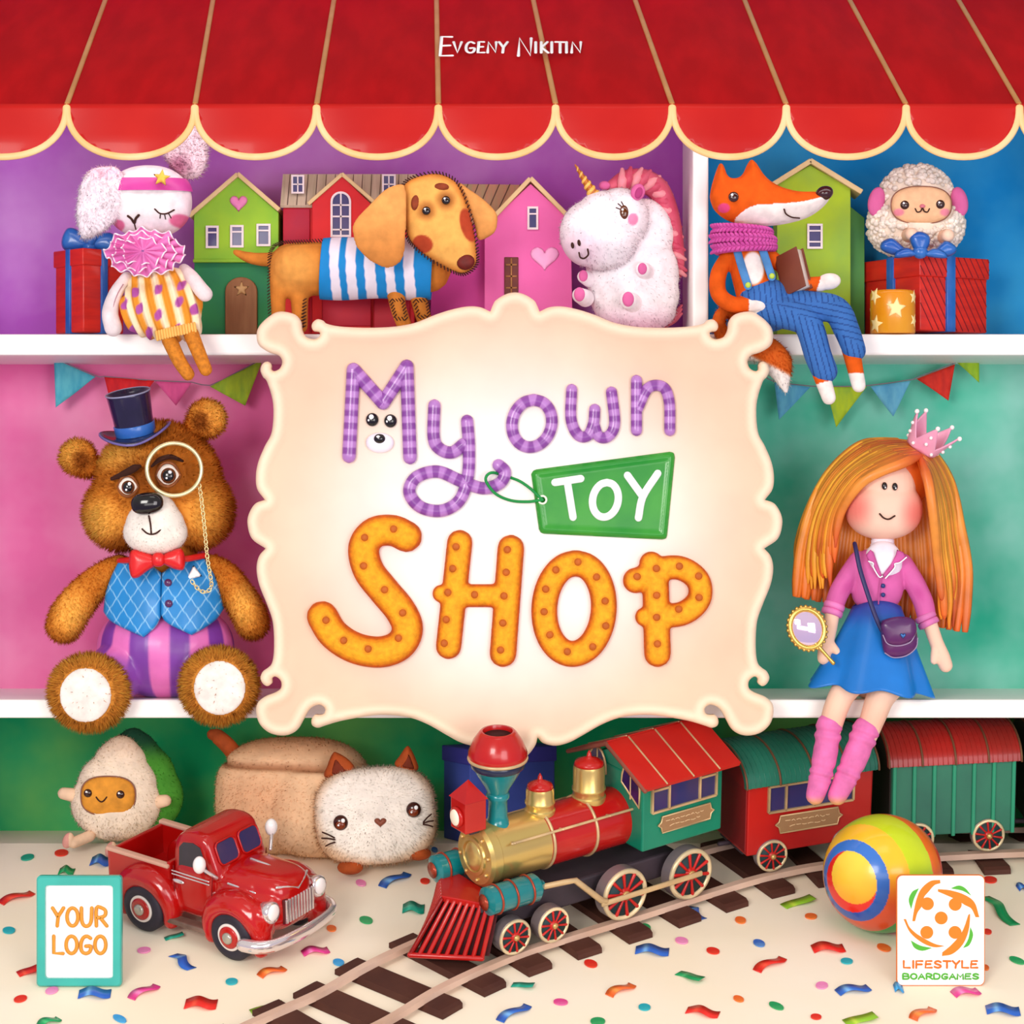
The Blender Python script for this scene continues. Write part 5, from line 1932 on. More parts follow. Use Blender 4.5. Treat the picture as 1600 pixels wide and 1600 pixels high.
wc = wrap_panel(lp, 6, 'waistcoat', M_VEST, check, 2)
wrap_panel(rp_, 6, 'waistcoat_front', M_VEST, check, 4, par=wc)
for a, b in ((270, 909), (272, 941)):
    MB().ell(p3(a, b, vest_d(a, b) - 12), (6, 3.5, 6), nu=18, nv=10).build('button', mat('button_plum', '#5A2A5E', rough=.25, mott=.1, coat=.4), br, wc)
MB().pillow(corner_spline([(308, 882, 1), (321, 899, 1), (296, 906, 1)], 4), vest_d(308, 895) - 13, 2, 3).build('pocket_square', mat('hanky_white', '#FFFFFF', rough=.6, mott=.05), br, wc)
# bow tie
M_TIE = mat('tie_red', '#D8161B', rough=.35, mott=.4, mott2='#F04036', mscale=24, coat=.25)
bt = MB().ell(p3(259, 873, -84), (10, 9, 11), e=.8).build('bow_tie', M_TIE, br)
for pts in ([(256, 870), (240, 862), (218, 858), (213, 875), (216, 898), (226, 901), (242, 890), (256, 880)], [(262, 868), (276, 860), (293, 856), (299, 870), (297, 888), (284, 888), (270, 882), (262, 878)]):
    MB().pillow(spline(pts, 5, True), -78, 10, 3).build('bow_wing', M_TIE, br, bt)
MB().tube([p3(190, 876, -20), p3(212, 874, -52), p3(258, 876, -70), p3(300, 872, -52), p3(322, 868, -20)], 5, seg=8).build('neck_band', M_TIE, br, bt)

# ================================================================ red-haired doll
dl = toy('girl_doll', 'rag doll with long orange hair, pink jacket, blue skirt and a pink crown', 'doll', 1360, SH2, 0.03)
M_SKIN = mat('doll_skin', None, rough=.65, mott=.03, mscale=20, sheen=.15, spec=.25)
DH = (1378, 790, -20)
mb = MB().ell(p3(1378, 796, -20), (60, 46, 47), e=.92, nu=36, nv=22).ell(p3(1380, 760, -16), (50, 44, 50), nu=30, nv=18)


def dface(V, N):
    C = np.tile(hx('#F4CDB4'), (len(V), 1))
    C = mix(C, np.tile(hx('#E8685F'), (len(V), 1)), np.clip(spot(V, 1330, 795, 20, 24, .9) + spot(V, 1424, 803, 20, 24, .9), 0, 1) * .75)
    C = mix(C, np.tile(hx('#E9A58A'), (len(V), 1)), sstep(825, 846, -V[:, 2]) * .5)
    return C


head = soft('head', mb, dl, M_SKIN, dface, voxel=2.0, smooth=8)
M_EYE = mat('doll_eye', '#1A1010', rough=.2, mott=0, coat=.4)
for a, b in ((1373, 760), (1389, 761)):
    e = MB().ell(p3(a, b, -62), (4.3, 3, 6), nu=14, nv=10).build('eye', M_EYE, dl, head)
    MB().ell(p3(a + 1, b + 2.4, -64.6), (1.1, .7, 1.3), nu=8, nv=6).build('glint', M_WHITEG, dl, e)
strand('mouth', [(1365, 803, -67), (1371, 809, -67), (1379, 811, -67), (1388, 806, -67)], 1.4, dl, M_THREAD, head)
# torso, neck
mb = MB().tube([p3(1377, 838, -12), p3(1377, 860, -12)], [15, 17], seg=18)
mb.ell(p3(1371, 905, -12), (40, 28, 52), e=.85)
mb.ell(p3(1364, 1050, 0), (50, 34, 43))
for pts, rr in (([(1338, 880, -16), (1322, 902, -20), (1308, 925, -24), (1298, 952, -30), (1292, 985, -36), (1284, 1012, -42), (1282, 1026, -44)], [12, 13, 13, 12, 10.5, 11, 10.5]),
                ([(1410, 884, -16), (1424, 908, -20), (1438, 938, -24), (1446, 966, -28), (1457, 1000, -32), (1467, 1025, -34), (1472, 1038, -34)], [12, 13, 13, 12, 11, 12, 11])):
    mb.tube([p3(*q) for q in spline(pts, 5)], rr, seg=16)
mb.tube([p3(1292, 1003, -42), p3(1302, 1016, -48)], [7, 6], seg=12)          # thumbs
mb.tube([p3(1456, 1012, -36), p3(1453, 1030, -40)], [7.5, 6.5], seg=12)
for pts, rr in (([(1322, 1066, -44), (1308, 1082, -56), (1296, 1110, -60), (1288, 1140, -62)], [22, 20, 19, 17]), ([(1384, 1066, -44), (1368, 1085, -56), (1357, 1112, -60), (1345, 1145, -62)], [24, 22, 20, 17])):
    mb.tube([p3(*q) for q in spline(pts, 5)], rr, seg=18)


def dskin(V, N):
    C = np.tile(hx('#F8CDB2'), (len(V), 1))
    return mix(C, np.tile(hx('#EFA58C'), (len(V), 1)), sstep(1085, 1130, -V[:, 2]) * (1 - sstep(1130, 1140, -V[:, 2])) * .4)


body = soft('body', mb, dl, M_SKIN, dskin, voxel=2.0, smooth=4, clamp=lambda V: np.where(V[:, 1] > -36, np.maximum(V[:, 2], -1092.0), V[:, 2]))
# turtleneck
M_TN = mat('knit_white', '#F6F0FA', rough=.8, mott=.1)
mb = MB().ell(p3(1376, 878, -26), (30, 22, 34))
for z, r in ((840, 17.5), (846, 18), (852, 19)):
    mb.lathe([(r - 2, -4), (r, -2), (r, 2), (r - 2, 4)], c=p3(1377, z, -13), seg=24)
mb.build('turtleneck', M_TN, dl, body)
# jacket
mb = MB().ell(p3(1368, 906, -13), (42, 31, 50), e=.8, nu=32, nv=22)
for pts, rr in (([(1340, 876, -14), (1322, 902, -20), (1308, 925, -24), (1299, 948, -29)], [16, 16.5, 16, 15]), ([(1408, 880, -14), (1424, 908, -20), (1438, 938, -24), (1443, 960, -27)], [16, 16.5, 16, 15])):
    mb.tube([p3(*q) for q in spline(pts, 6)], rr, seg=16)


def jac(V, N):
    C = np.tile(hx('#D966A8'), (len(V), 1))
    return mix(C, np.tile(hx('#C2478F'), (len(V), 1)), np.clip(spot(V, 1320, 915, 6, 12, .8, .6) + spot(V, 1430, 925, 6, 12, .8, -.5), 0, 1) * .6)


V, F = remesh(mb, 1.8, 4)
x, y = V[:, 0], -V[:, 2]
# V neck and cut-away hem are opened in the jacket shell
keep = ~((V[:, 1] < -20) & (y < 900) & (np.abs(x - (1374 + (900 - y) * .05)) < (900 - y) * .42)) & ~((y > 944 + (x - 1368) ** 2 * .004 - 0) & (np.abs(x - 1368) < 46) & (y > 938))
F2 = [f for f in F if all(keep[i] for i in f)]
u_ = sorted({i for f in F2 for i in f}); rm = {o: i for i, o in enumerate(u_)}
F2 = [tuple(rm[i] for i in f) for f in F2]; V2 = V[u_]
jk = mesh_obj('jacket', V2, F2, dl, M_CLOTH, body, True, jac(V2, None))
sd = jk.modifiers.new('thick', 'SOLIDIFY'); sd.thickness = .002; sd.offset = -1
M_LAP = mat('lapel_pink', '#C9569A', rough=.7, mott=.15, sheen=.2)
for pts in ([(1353, 858), (1346, 866), (1350, 876), (1357, 879), (1357, 885), (1366, 900), (1371, 899), (1364, 880), (1358, 862)], [(1394, 858), (1404, 862), (1408, 870), (1398, 878), (1390, 880), (1390, 886), (1376, 902), (1371, 898), (1385, 880), (1392, 866)]):
    lp_ = MB().pillow(pts, -50, 2.5, 2).build('lapel', M_LAP, dl, jk)
    strand('piping', [(q[0], q[1], -53) for q in (pts[2:7])], 1.1, dl, mat('piping_white', '#FFFFFF', rough=.5, mott=0), lp_, n=3)
strand('front_edge', [(1370, 900, -48), (1367, 925, -47.5), (1366, 942, -45.5)], 1.1, dl, M_LAP, jk)
for b in (914, 928):
    MB().ell(p3(1373, b, -47.5), (3.6, 2.4, 3.6), nu=14, nv=8).build('button', mat('button_navy', '#2C3B78', rough=.3, mott=0), dl, jk)
M_CUFF = mat('cuff_pink', '#E07AB6', rough=.6, mott=.2)
for (a, b, d, tx, ty) in ((1298, 951, -30, -.32, .95), (1444, 968, -28, .42, .9)):
    for s in (-5, 5):
        c = Vector((a + tx * s, d, -(b + ty * s)))
        MB().lathe([(13, -5), (16.5, -4), (17, 0), (16.5, 4), (13, 5)], c=c, axis=(tx, -.15, -ty), seg=22).build('cuff', M_CUFF, dl, jk)
# skirt with soft folds


def skirt(u, v):
    a = 2 * PI * u
    t = v ** .8
    cx = 1368 - 15 * t
    rx = 36 + 54 * t; ry = 26 + 38 * t
    w = 1 + (.085 * math.cos(7 * a + .6) + .04 * math.cos(4 * a)) * t
    z = 938 + 10 * math.cos(a) ** 2 * (1 - t) + 138 * t + 4 * math.cos(7 * a + .6) * t * t + 9 * t * t * math.cos(a) - 16 * t * t * max(0, math.sin(a))
    return Vector((cx + rx * w * math.cos(a), -14 + ry * w * math.sin(a) - 18 * t, -z))


def skc(V):
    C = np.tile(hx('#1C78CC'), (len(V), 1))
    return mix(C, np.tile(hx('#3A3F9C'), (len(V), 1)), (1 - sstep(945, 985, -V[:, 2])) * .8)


sk_ = MB().grid(skirt, 120, 30, True).build('skirt', mat('skirt_satin', None, rough=.35, mott=.1, mscale=12, sheen=.3, coat=.1), dl, body, paint=skc)
sd = sk_.modifiers.new('thick', 'SOLIDIFY'); sd.thickness = .002
# socks with wrinkles
M_SOCK = mat('sock_pink', None, rough=.7, mott=.12, mscale=50, sheen=.25)
for pts, rr in (([(1288, 1128, -62), (1282, 1170, -63), (1274, 1208, -64), (1266, 1236, -66)], [20, 19, 17.5, 14.5]), ([(1345, 1134, -62), (1330, 1172, -63), (1314, 1208, -64), (1300, 1236, -66)], [21, 20, 18, 15])):
    A = spline(pts, 14)
    R_ = np.interp(np.linspace(0, 1, len(A)), np.linspace(0, 1, 4), rr)
    t = np.linspace(0, 1, len(A))
    R_ = R_ + (1.0 + .9 * np.sin(t * 13)) * np.sin(t * 38 + np.sin(t * 9) * 3) * (t < .72)
    mb = MB().tube([p3(*q) for q in A], R_, seg=22)
    soft('sock', mb, dl, M_SOCK, lambda V, N: mix(np.tile(hx('#E572B0'), (len(V), 1)), np.tile(hx('#F5C46A'), (len(V), 1)), sstep(1232, 1250, -V[:, 2]) * .8), voxel=1.7, smooth=2)
# hair: back curtain plus many locks from the parting
M_HAIR = mat('hair_orange', None, rough=.4, mott=.12, mscale=26, spec=.4, coat=.1)
hb_ = []
RH = random.Random(5)


def lock(mb, cols, pts, r0, r1, c):
    A = spline(pts, 8)
    n = len(A)
    t = np.linspace(0, 1, n)
    R_ = (r0 * (1 - t) + r1 * t) * np.minimum(1, np.minimum(.45 + t * 4, .25 + (1 - t) * 5))
    b = len(mb.v)
    mb.tube([p3(*q) for q in A], R_, seg=8, flat=((0, 1, 0), .6))
    m = len(mb.v) - b
    ring = m // 8
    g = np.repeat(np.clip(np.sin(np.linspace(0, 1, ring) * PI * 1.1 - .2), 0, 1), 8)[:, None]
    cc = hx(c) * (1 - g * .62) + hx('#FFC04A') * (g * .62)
    cols.append(cc)


COLS = ['#E8641A', '#F08A1E', '#D9531A', '#F5A02A', '#C94A1C']
LO = spline([(1402, 688), (1345, 698), (1296, 742), (1266, 800), (1250, 860), (1243, 930)], 8)
RO = spline([(1408, 690), (1452, 706), (1484, 752), (1500, 820), (1512, 895), (1506, 985)], 8)
LI = spline([(1430, 714), (1392, 728), (1342, 752), (1310, 800), (1302, 862), (1308, 925)], 8)
RI = spline([(1430, 716), (1440, 755), (1448, 812), (1456, 870), (1464, 930), (1466, 990)], 8)
NL = len(LO)


def strand_between(A, B, u, d0, d1, r0, r1, cut, jx, c):
    """a lock that runs between two outlines at fraction u; d0/d1: depth at the top and further down"""
    m = max(10, int(NL * cut))
    out = []
    for j in range(m):
        t = j / (NL - 1)
        q = A[j] * (1 - u) + B[j] * u
        d = d0[0] + (d0[1] - d0[0]) * t if not callable(d0) else d0(u, t)
        out.append((q[0] + jx * t * t, q[1], d))
    lock(mb, cols, out[::4] + [out[-1]], r0, r1, c)


mb = MB(); cols = []
for i in range(46):                     # back curtain
    u = i / 45
    strand_between(LO, RO, u, lambda u, t: 8 + 26 * math.sin(PI * u), None, 10, 7, 1.0, RH.uniform(-4, 4), RH.choice(['#D9531A', '#C94A1C', '#E8641A']))
    A_ = mb.v
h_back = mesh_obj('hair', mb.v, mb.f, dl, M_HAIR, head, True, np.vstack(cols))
mb = MB(); cols = []
for i in range(40):                     # sweeping across the forehead from the parting
    u = (i / 39) ** .9
    strand_between(LI, LO, u, lambda u, t: -52 - 26 * math.sin(min(1, t * 1.6) * PI) * (1 - u * .6) + 54 * u + 26 * t, None, 9, 6, RH.uniform(.8, 1.0) if u > .12 else RH.uniform(.72, .9), RH.uniform(-5, 5), RH.choice(COLS))
for i in range(26):                     # falling on the other side
    u = i / 25
    strand_between(RI, RO, u, lambda u, t: -52 - 22 * math.sin(min(1, t * 1.6) * PI) * (1 - u * .6) + 56 * u + 24 * t, None, 8.5, 6, RH.uniform(.82, 1.0), RH.uniform(-5, 5), RH.choice(COLS))
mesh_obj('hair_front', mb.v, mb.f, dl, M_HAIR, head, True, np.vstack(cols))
cp_m = MB().ell(p3(1394, 742, 6), (66, 50, 56), nu=30, nv=18)
soft('hair_cap', cp_m, dl, M_HAIR, flat('#D9601C'), head, voxel=2.6, smooth=4)
# crown
M_CRN = mat('crown_pink', '#F0A8C0', rough=.4, mott=.3, mott2='#E07FAE', mscale=30, coat=.3)
M_PEARL = mat('pearl', '#FFF8F4', rough=.15, mott=0, coat=.6)
cT = Matrix.Translation(p3(1436, 702, -12)) @ Euler((0, math.radians(33), 0)).to_matrix().to_4x4() @ Euler((math.radians(20), 0, 0)).to_matrix().to_4x4()
mb = MB(); mb.M = cT
ns = 5


def crown(u, v):
    a = 2 * PI * u
    k = abs(((u * ns + .25) % 1) - .5) * 2
    h = 16 + 34 * k ** 1.25
    r = 25 + 15 * v * (h / 46)
    return Vector((r * math.cos(a), r * .8 * math.sin(a), h * v))


mb.grid(crown, 100, 8, True)
cr = mb.build('crown', M_CRN, dl, head)
sd = cr.modifiers.new('thick', 'SOLIDIFY'); sd.thickness = .0025
for i in range(ns):
    u = (i + .75) / ns
    mb = MB(); mb.M = cT
    t_ = crown(u, 1.0)
    mb.ell(t_, 3.8, nu=12, nv=8).build('pearl', M_PEARL, dl, cr)
    for uu, vv in ((u, .35), (u, .62), (u + .5 / ns, .4)):
        mb = MB(); mb.M = cT
        q = crown(uu, vv); q2 = q.copy(); q2.z = 0
        mb.ell(q + q2.normalized() * 1.2, 2.9, nu=10, nv=8).build('pearl', M_PEARL, dl, cr)
# shoulder bag (separate thing, worn across the doll)
bg_ = toy('shoulder_bag', 'small dark plum shoulder bag with heart clasp worn across the doll', 'bag', 1404, 1000, -0.045)
M_BAG = mat('bag_plum', '#4A1E5A', rough=.35, mott=.5, mott2='#6E1F5C', mscale=14, coat=.3)
bp_ = corner_spline([(1377, 974), (1384, 968), (1400, 965), (1420, 966), (1428, 972), (1433, 995), (1431, 1012), (1415, 1024), (1395, 1027), (1382, 1020), (1378, 1000)], 4)
bgo = MB().pillow(bp_, -4, 9, 2.6, back=14).build('pouch', M_BAG, bg_)
fp2 = spline([(1375, 975), (1384, 967), (1402, 963), (1421, 965), (1429, 972), (1430, 990), (1420, 1002), (1402, 1008), (1385, 1005), (1378, 992)], 5, True)
fo_ = MB().pillow(fp2, -11, 7, 2.6).build('flap', M_BAG, bg_)
M_PIPB = mat('bag_piping', '#A08AA8', rough=.4, mott=0)
strand('piping', [(1430, 985, -11), (1421, 1002, -13), (1402, 1008.5, -13), (1385, 1005, -13), (1378, 992, -12)], 1.0, bg_, M_PIPB, fo_)
strand('piping', [(1433, 997, -5), (1430, 1012, -6), (1415, 1024, -7), (1395, 1027, -7), (1382, 1020, -6)], 1.0, bg_, M_PIPB, bgo)
MB().pillow(heart_poly(1408, 993, 9, 9), -19, 2.5, 1.2).build('clasp', mat('clasp_blue', '#3E6FB0', rough=.2, metal=.4, mott=0), bg_, fo_)
MB().tube([p3(*q) for q in spline([(1378, 985, 2), (1368, 962, 4), (1356, 925, 10), (1346, 890, 16), (1341, 862, 22), (1340, 850, 34)], 6)], 3.6, seg=8, flat=((0, 1, 0), .5)).build('strap', mat('strap_navy', '#2E2A5E', rough=.4, mott=.1), bg_)
# hand mirror
hm = toy('hand_mirror', 'oval gold-framed hand mirror held by the doll', 'mirror', 1268, 990, -0.055)
mT = Matrix.Translation(p3(1261, 982, 0)) @ Euler((0, math.radians(-22), 0)).to_matrix().to_4x4()
mb = MB(); mb.M = mT
mb.tube([(26 * math.cos(t), 0, 31 * math.sin(t)) for t in np.linspace(0, 2 * PI, 48, False)], 5, seg=12, closed=True)
for t in np.linspace(0, 2 * PI, 26, False): mb.ell((29.5 * math.cos(t), -1, 35 * math.sin(t)), 3.0, nu=8, nv=6)
mb.lathe([(.1, -2), (26, -2), (26, 3), (.1, 3)], axis=(0, 1, 0), sy=31 / 26, seg=40)
fm = mb.build('frame', M_GOLD, hm)
mb = MB(); mb.M = mT
mb.lathe([(.1, -3.4), (22, -3.2), (23, -2.2), (.1, -2)], axis=(0, 1, 0), sy=31 / 26, seg=40).build('mirror_glass', mat('mirror_pink', '#E9CDE8', rough=.06, metal=.55, mott=.3, mott2='#C0C4EE', mscale=14), hm)
mb = MB().tube([p3(*q) for q in spline([(1275, 1006, 0), (1286, 1018, 0), (1294, 1027, 0), (1302, 1036, 1)], 5)], [4, 3, 2.6, 3.6], seg=10).build('handle', M_GOLD, hm)

# ================================================================ buntings
M_ST_ = mat('string_grey', '#8A7A86', rough=.8, mott=0)


def bunting(label, group, line, flags, Y):
    b = toy('bunting', label, 'bunting', line[0][0], line[0][1], Y)
    A = spline(line, 2)
    MB().tube([p3(q[0], q[1] - .8, 0) for q in A], 1.0, seg=6).build('string', M_ST_, b)
    for (pts, c, c2) in flags:
        m = mat('flag_' + c, c, rough=.75, mott=.8, mott2=c2, mscale=9, stretch=(9, 1, 3), bump=.05)
        poly = resample(pts, 6)
        V, F = pillow(poly, 0, 0, 6, back=.8, hfun=lambda d, x, y: 0 * d)
        V[:, 1] += -2 + 3 * np.sin(V[:, 0] * .12) * .8 + (-V[:, 2] - pts[0][1]) * -.02
        mesh_obj('pennant', V, F, b, m, None, True)


bunting('bunting of cyan, red, pink and lime pennants behind the teddy bear', None,
        [(76, 555), (85, 560), (150, 588), (163, 589), (242, 595.5), (300, 598), (328, 603), (369, 583), (413, 560)],
        [([(85, 561), (150, 589), (88, 637)], '#5DBFCB', '#3AA4BC'), ([(163, 589), (242, 595), (182, 668)], '#DB2226', '#B81A26'), ([(243, 596), (300, 598), (275, 634)], '#E05A96', '#C94A86'), ([(328, 604), (411, 562), (383, 634)], '#A9CB2E', '#7FAE34')], 0.21)
bunting('bunting of blue, lime and red pennants over the doll', None,
        [(1195, 588), (1210, 597), (1266, 604), (1290, 604.5), (1354, 603.5), (1423, 594), (1432, 591), (1492, 568), (1531, 550)],
        [([(1210, 598), (1266, 605), (1217, 656)], '#66B6D6', '#4A98C8'), ([(1290, 605), (1354, 604), (1306, 668)], '#B9CB22', '#8FB43A'), ([(1360, 604), (1423, 595), (1395, 651)], '#74BEDA', '#52A0CC'), ([(1432, 592), (1492, 569), (1482, 626)], '#E0301F', '#C0241E'), ([(1495, 567), (1530, 551), (1530, 598)], '#A9CB2E', '#86B83A')], 0.21)
# ================================================================ avocado plush
av = toy('avocado_plush', 'avocado half plush with cream front, green skin and small smiling face', 'toy', 190, 1316, 0.27)
mb = MB().ell(p3(207, 1246, 14), (78, 44, 66), nu=30, nv=18).ell(p3(206, 1196, 16), (46, 36, 54), nu=30, nv=18).ell(p3(208, 1220, 15), (66, 41, 62), nu=30, nv=18).ell(p3(206, 1176, 16), (28, 28, 38))


def avskin(V, N):
    C = np.tile(hx('#4E9A36'), (len(V), 1))
    y = -V[:, 2]
    C = mix(C, np.tile(hx('#1E4A3E'), (len(V), 1)), (1 - sstep(1150, 1192, y)) * .9)
    return mix(C, np.tile(hx('#2E7A42'), (len(V), 1)), sstep(1270, 1310, y) * .7)


soft('skin', mb, av, M_FUR, avskin, voxel=2.6, smooth=14, fur=dict(n=2400, length=4, width=1.2, lean=(0, 0, -.5), vary=.08))
mb = MB().ell(p3(184, 1252, -16), (71, 40, 60), nu=30, nv=18).ell(p3(190, 1200, -10), (44, 32, 48), nu=30, nv=18).ell(p3(186, 1226, -14), (63, 39, 54)).ell(p3(191, 1184, -10), (32, 26, 36))


def avf(V, N):
    C = np.tile(hx('#FBE9D2'), (len(V), 1))
    return mix(C, np.tile(hx('#EFCFB4'), (len(V), 1)), (1 - sstep(1150, 1200, -V[:, 2])) * .6)


body = soft('body', mb, av, M_FUR, avf, voxel=2.6, smooth=14, fur=dict(n=3000, length=4.5, width=1.3, lean=(0, 0, -.3), vary=.03, tip=1.05, mask=lambda c: 1 - .98 * spot(c, 177, 1238, 44, 31, .05)))
fp = [(177 + 42 * math.copysign(abs(math.cos(t)) ** .75, math.cos(t)), 1238 + 30 * math.copysign(abs(math.sin(t)) ** .75, math.sin(t))) for t in np.linspace(0, 2 * PI, 40, False)]
fc = MB().pillow(fp, -50, 9, 3).build('face', mat('felt_ochre', '#E59A34', rough=.85, mott=.15, mscale=60, bump=.2, bscale=900), av, body)
strand('face_seam', [(a, b, -50) for a, b in fp + fp[:1]], 1.4, av, mat('seam_brown', '#8A5A48', mott=0), fc, n=2)
eyeball(av, 147, 1233, -58, 6.5, '#3A1D12', fc)
eyeball(av, 197, 1235, -58, 6.5, '#3A1D12', fc)
strand('mouth', [(160, 1239, -59), (164, 1244, -60), (168, 1246, -60), (172, 1244, -60), (176, 1239, -59)], 1.2, av, M_THREAD, fc)
M_PEACH = mat('felt_peach_light', '#F3CFAE', rough=.85, mott=.1)
for a, b, s in ((104, 1237, -1), (262, 1248, 1)):
    MB().tube([p3(a - s * 16, b + 3, -22), p3(a, b, -26)], [11, 9.5], seg=14).build('arm', M_PEACH, av, body)
for a, b, t in ((124, 1310, -1), (190, 1324, 0)):
    mb = MB().tube([p3(a + 22, b - 8, -34), p3(a, b, -52)], [9, 9], seg=12).ell(p3(a - 8, b - 4, -56), (8.5, 8, 13), rot=(0, .35, 0))
    soft('foot', mb, av, M_FELT, lambda V, N, a=a: mix(np.tile(hx('#F3CFAE'), (len(V), 1)), np.tile(hx('#D9918A'), (len(V), 1)), (V[:, 0] < a - 6).astype(float) * .8), body, voxel=1.5, smooth=3)

# ================================================================ cat loaf plush
ct = toy('cat_plush', 'long loaf-shaped cream cat plush with brown ears beside the blue box', 'toy', 560, 1352, 0.19)
mb = MB()
mb.ell(p3(452, 1252, 84), (124, 96, 92), e=.72, nu=40, nv=24)
mb.ell(p3(500, 1266, 40), (92, 70, 78), e=.75, nu=36, nv=22)
V, F = remesh(mb, 3.2, 14)
fz = np.array([floor_z(ct.o.location.y + d * ct.k) for d in V[:, 1]])
V[:, 2] = np.maximum(V[:, 2], (fz + .001 - ct.o.location.z) / ct.k - 1352)      # flattened where it lies on the floor
# seam groove along the back
x, y = V[:, 0], -V[:, 2]
N = vnormals(V, F)
sy_ = 1196 + (x - 345) * .02
g = np.exp(-((y - sy_) / 6.0) ** 2) * (x < 520)
V = V - N * (g * 7)[:, None]
C = np.tile(hx('#EFC79E'), (len(V), 1))
C = mix(C, np.tile(hx('#D79A70'), (len(V), 1)), np.clip(spot(V, 395, 1250, 60, 40, .8) * .55 + (1 - sstep(1158, 1196, y)) * .45, 0, 1))
C = mix(C, np.tile(hx('#8A4E2E'), (len(V), 1)), np.clip(g * .6, 0, 1))
nf = len(F)
V, F, C, NN = add_fur(V, F, C, 7000, 5, 1.3, (-.3, 0, -.6), .3, 1.08, .05)
body = mesh_obj('body', V, F, ct, None, None, True, C, NN, [M_FUR, M_FIBRE], [0] * nf + [1] * (len(F) - nf))
mb = MB().ell(p3(588, 1271, -28), (94, 44, 75), e=.68, rot=(0, -.07, 0), nu=44, nv=28)


def cath(V, N):
    C = np.tile(hx('#FFF6EA'), (len(V), 1))
    q = np.hypot((V[:, 0] - 590) / 92, (-V[:, 2] - 1262) / 78)
    return mix(C, np.tile(hx('#EDBF94'), (len(V), 1)), sstep(.82, 1.15, q) * .8)


head = soft('head', mb, ct, M_FUR, cath, voxel=2.6, smooth=6, fur=dict(n=4200, length=6, width=1.3, vary=.03, tip=1.05, jit=.25, flowfn=lambda O: np.stack([(O[:, 0] - 590) / 90, -.1 * np.ones(len(O)), -(-O[:, 2] - 1268) / 80], 1), mask=lambda c: 1 - .97 * np.clip(spot(c, 537, 1277, 13, 13, .2) + spot(c, 649, 1257, 13, 13, .2) + spot(c, 598, 1277, 11, 10, .2), 0, 1)))
M_BRN = mat('felt_russet', '#B5501C', rough=.8, mott=.2, mscale=40, bump=.2, bscale=700)
M_BRND = mat('felt_russet_dark', '#7E2E12', rough=.8, mott=.2, mscale=40)
for pts, ip in (([(510, 1212), (514, 1192), (522, 1174), (530, 1174), (546, 1184), (556, 1198), (548, 1210)], [(522, 1206), (524, 1190), (528, 1184), (540, 1196), (543, 1204)]),
                ([(618, 1192), (626, 1178), (636, 1164), (642, 1166), (651, 1184), (654, 1200), (636, 1206)], [(630, 1194), (636, 1182), (640, 1176), (646, 1190), (647, 1198)])):
    e = MB().pillow(spline(pts, 5, True), -26, 9, 3).build('ear', M_BRN, ct, head)
    MB().pillow(spline(ip, 5, True), -34, 2, 2.5).build('inner_ear', M_BRND, ct, e)
for a, b in ((537, 1277), (649, 1257)):
    e = MB().ell(p3(a, b, -70), (11.5, 7, 12)).build('eye', mat('eye_brown', '#3E160E', rough=.1, mott=0, coat=.5), ct, head)
    MB().ell(p3(a, b + 3, -75), (7.5, 3, 7)).build('iris', mat('iris_russet', '#7E3418', rough=.15, mott=0), ct, e)
    MB().ell(p3(a + 4, b - 4, -77), (3.2, 1.4, 3.4), nu=10, nv=6).build('glint', M_WHITEG, ct, e)
    MB().ell(p3(a - 3, b + 3, -78.5), (1.7, 1, 1.7), nu=10, nv=6).build('glint', M_WHITEG, ct, e)
MB().pillow(heart_poly(598, 1277, 19, 15), -72, 4, 2).build('nose', mat('nose_cocoa', '#8E4A34', rough=.5, mott=.1), ct, head)
for (a, b, c, d) in ((509, 1292, 527, 1300), (508, 1301, 528, 1303), (514, 1313, 528, 1307), (664, 1276, 676, 1264), (664, 1278, 679, 1274), (664, 1280, 678, 1283)):
    strand('whisker', [(a, b, -68), ((a + c) / 2, (b + d) / 2 - 1, -72), (c, d, -70)], 1.3, ct, M_THREAD, head)
for a, b, d in ((550, 1352, -46), (655, 1331, -40)):
    MB().ell(p3(a, b - 3, d), (20, 18, 11)).build('foot', M_BRN, ct, body)
MB().tube([p3(*q) for q in spline([(362, 1192, 84), (346, 1172, 84), (330, 1158, 84), (322, 1155, 84)], 5)], [13, 13, 12, 9], seg=14).build('tail', M_BRN, ct, body)

# ================================================================ plain blue box
fp_ = floor_pt(752, 1322)
bx = Frame('storage_box', 'plain blue box behind the locomotive and the cat', 'box', Vector((P(780, 1300, 0.33).x, 0.345, floor_z(0.345))), (0, 0, 0), k_at(0.33), rot=(0, 0, math.radians(28)))
M_BOX = mat('box_blue', '#3B4DA3', rough=.7, mott=.6, mott2='#4A5FC0', mscale=6)
MB().box((0, 0, 70), (150, 90, 140), bev=2).build('box_body', M_BOX, bx)
MB().box((0, 0, 134), (155, 95, 24), bev=2).build('lid', mat('box_blue_lid', '#40389A', rough=.7, mott=.5, mott2='#3A4CB0', mscale=6), bx)

# ================================================================ play ball
bc = floor_pt(1375, 1449)
R = 92
bl = Frame('play_ball', 'glossy striped ball in yellow, blue, green, orange and red', 'ball', bc + Vector((0, -FL_S, 1)).normalized() * (R * k_at(bc.y)), (0, 0, 0), k_at(bc.y))
mb = MB().ell((0, 0, 0), (R, R, R), nu=360, nv=220)
V = np.array(mb.v)


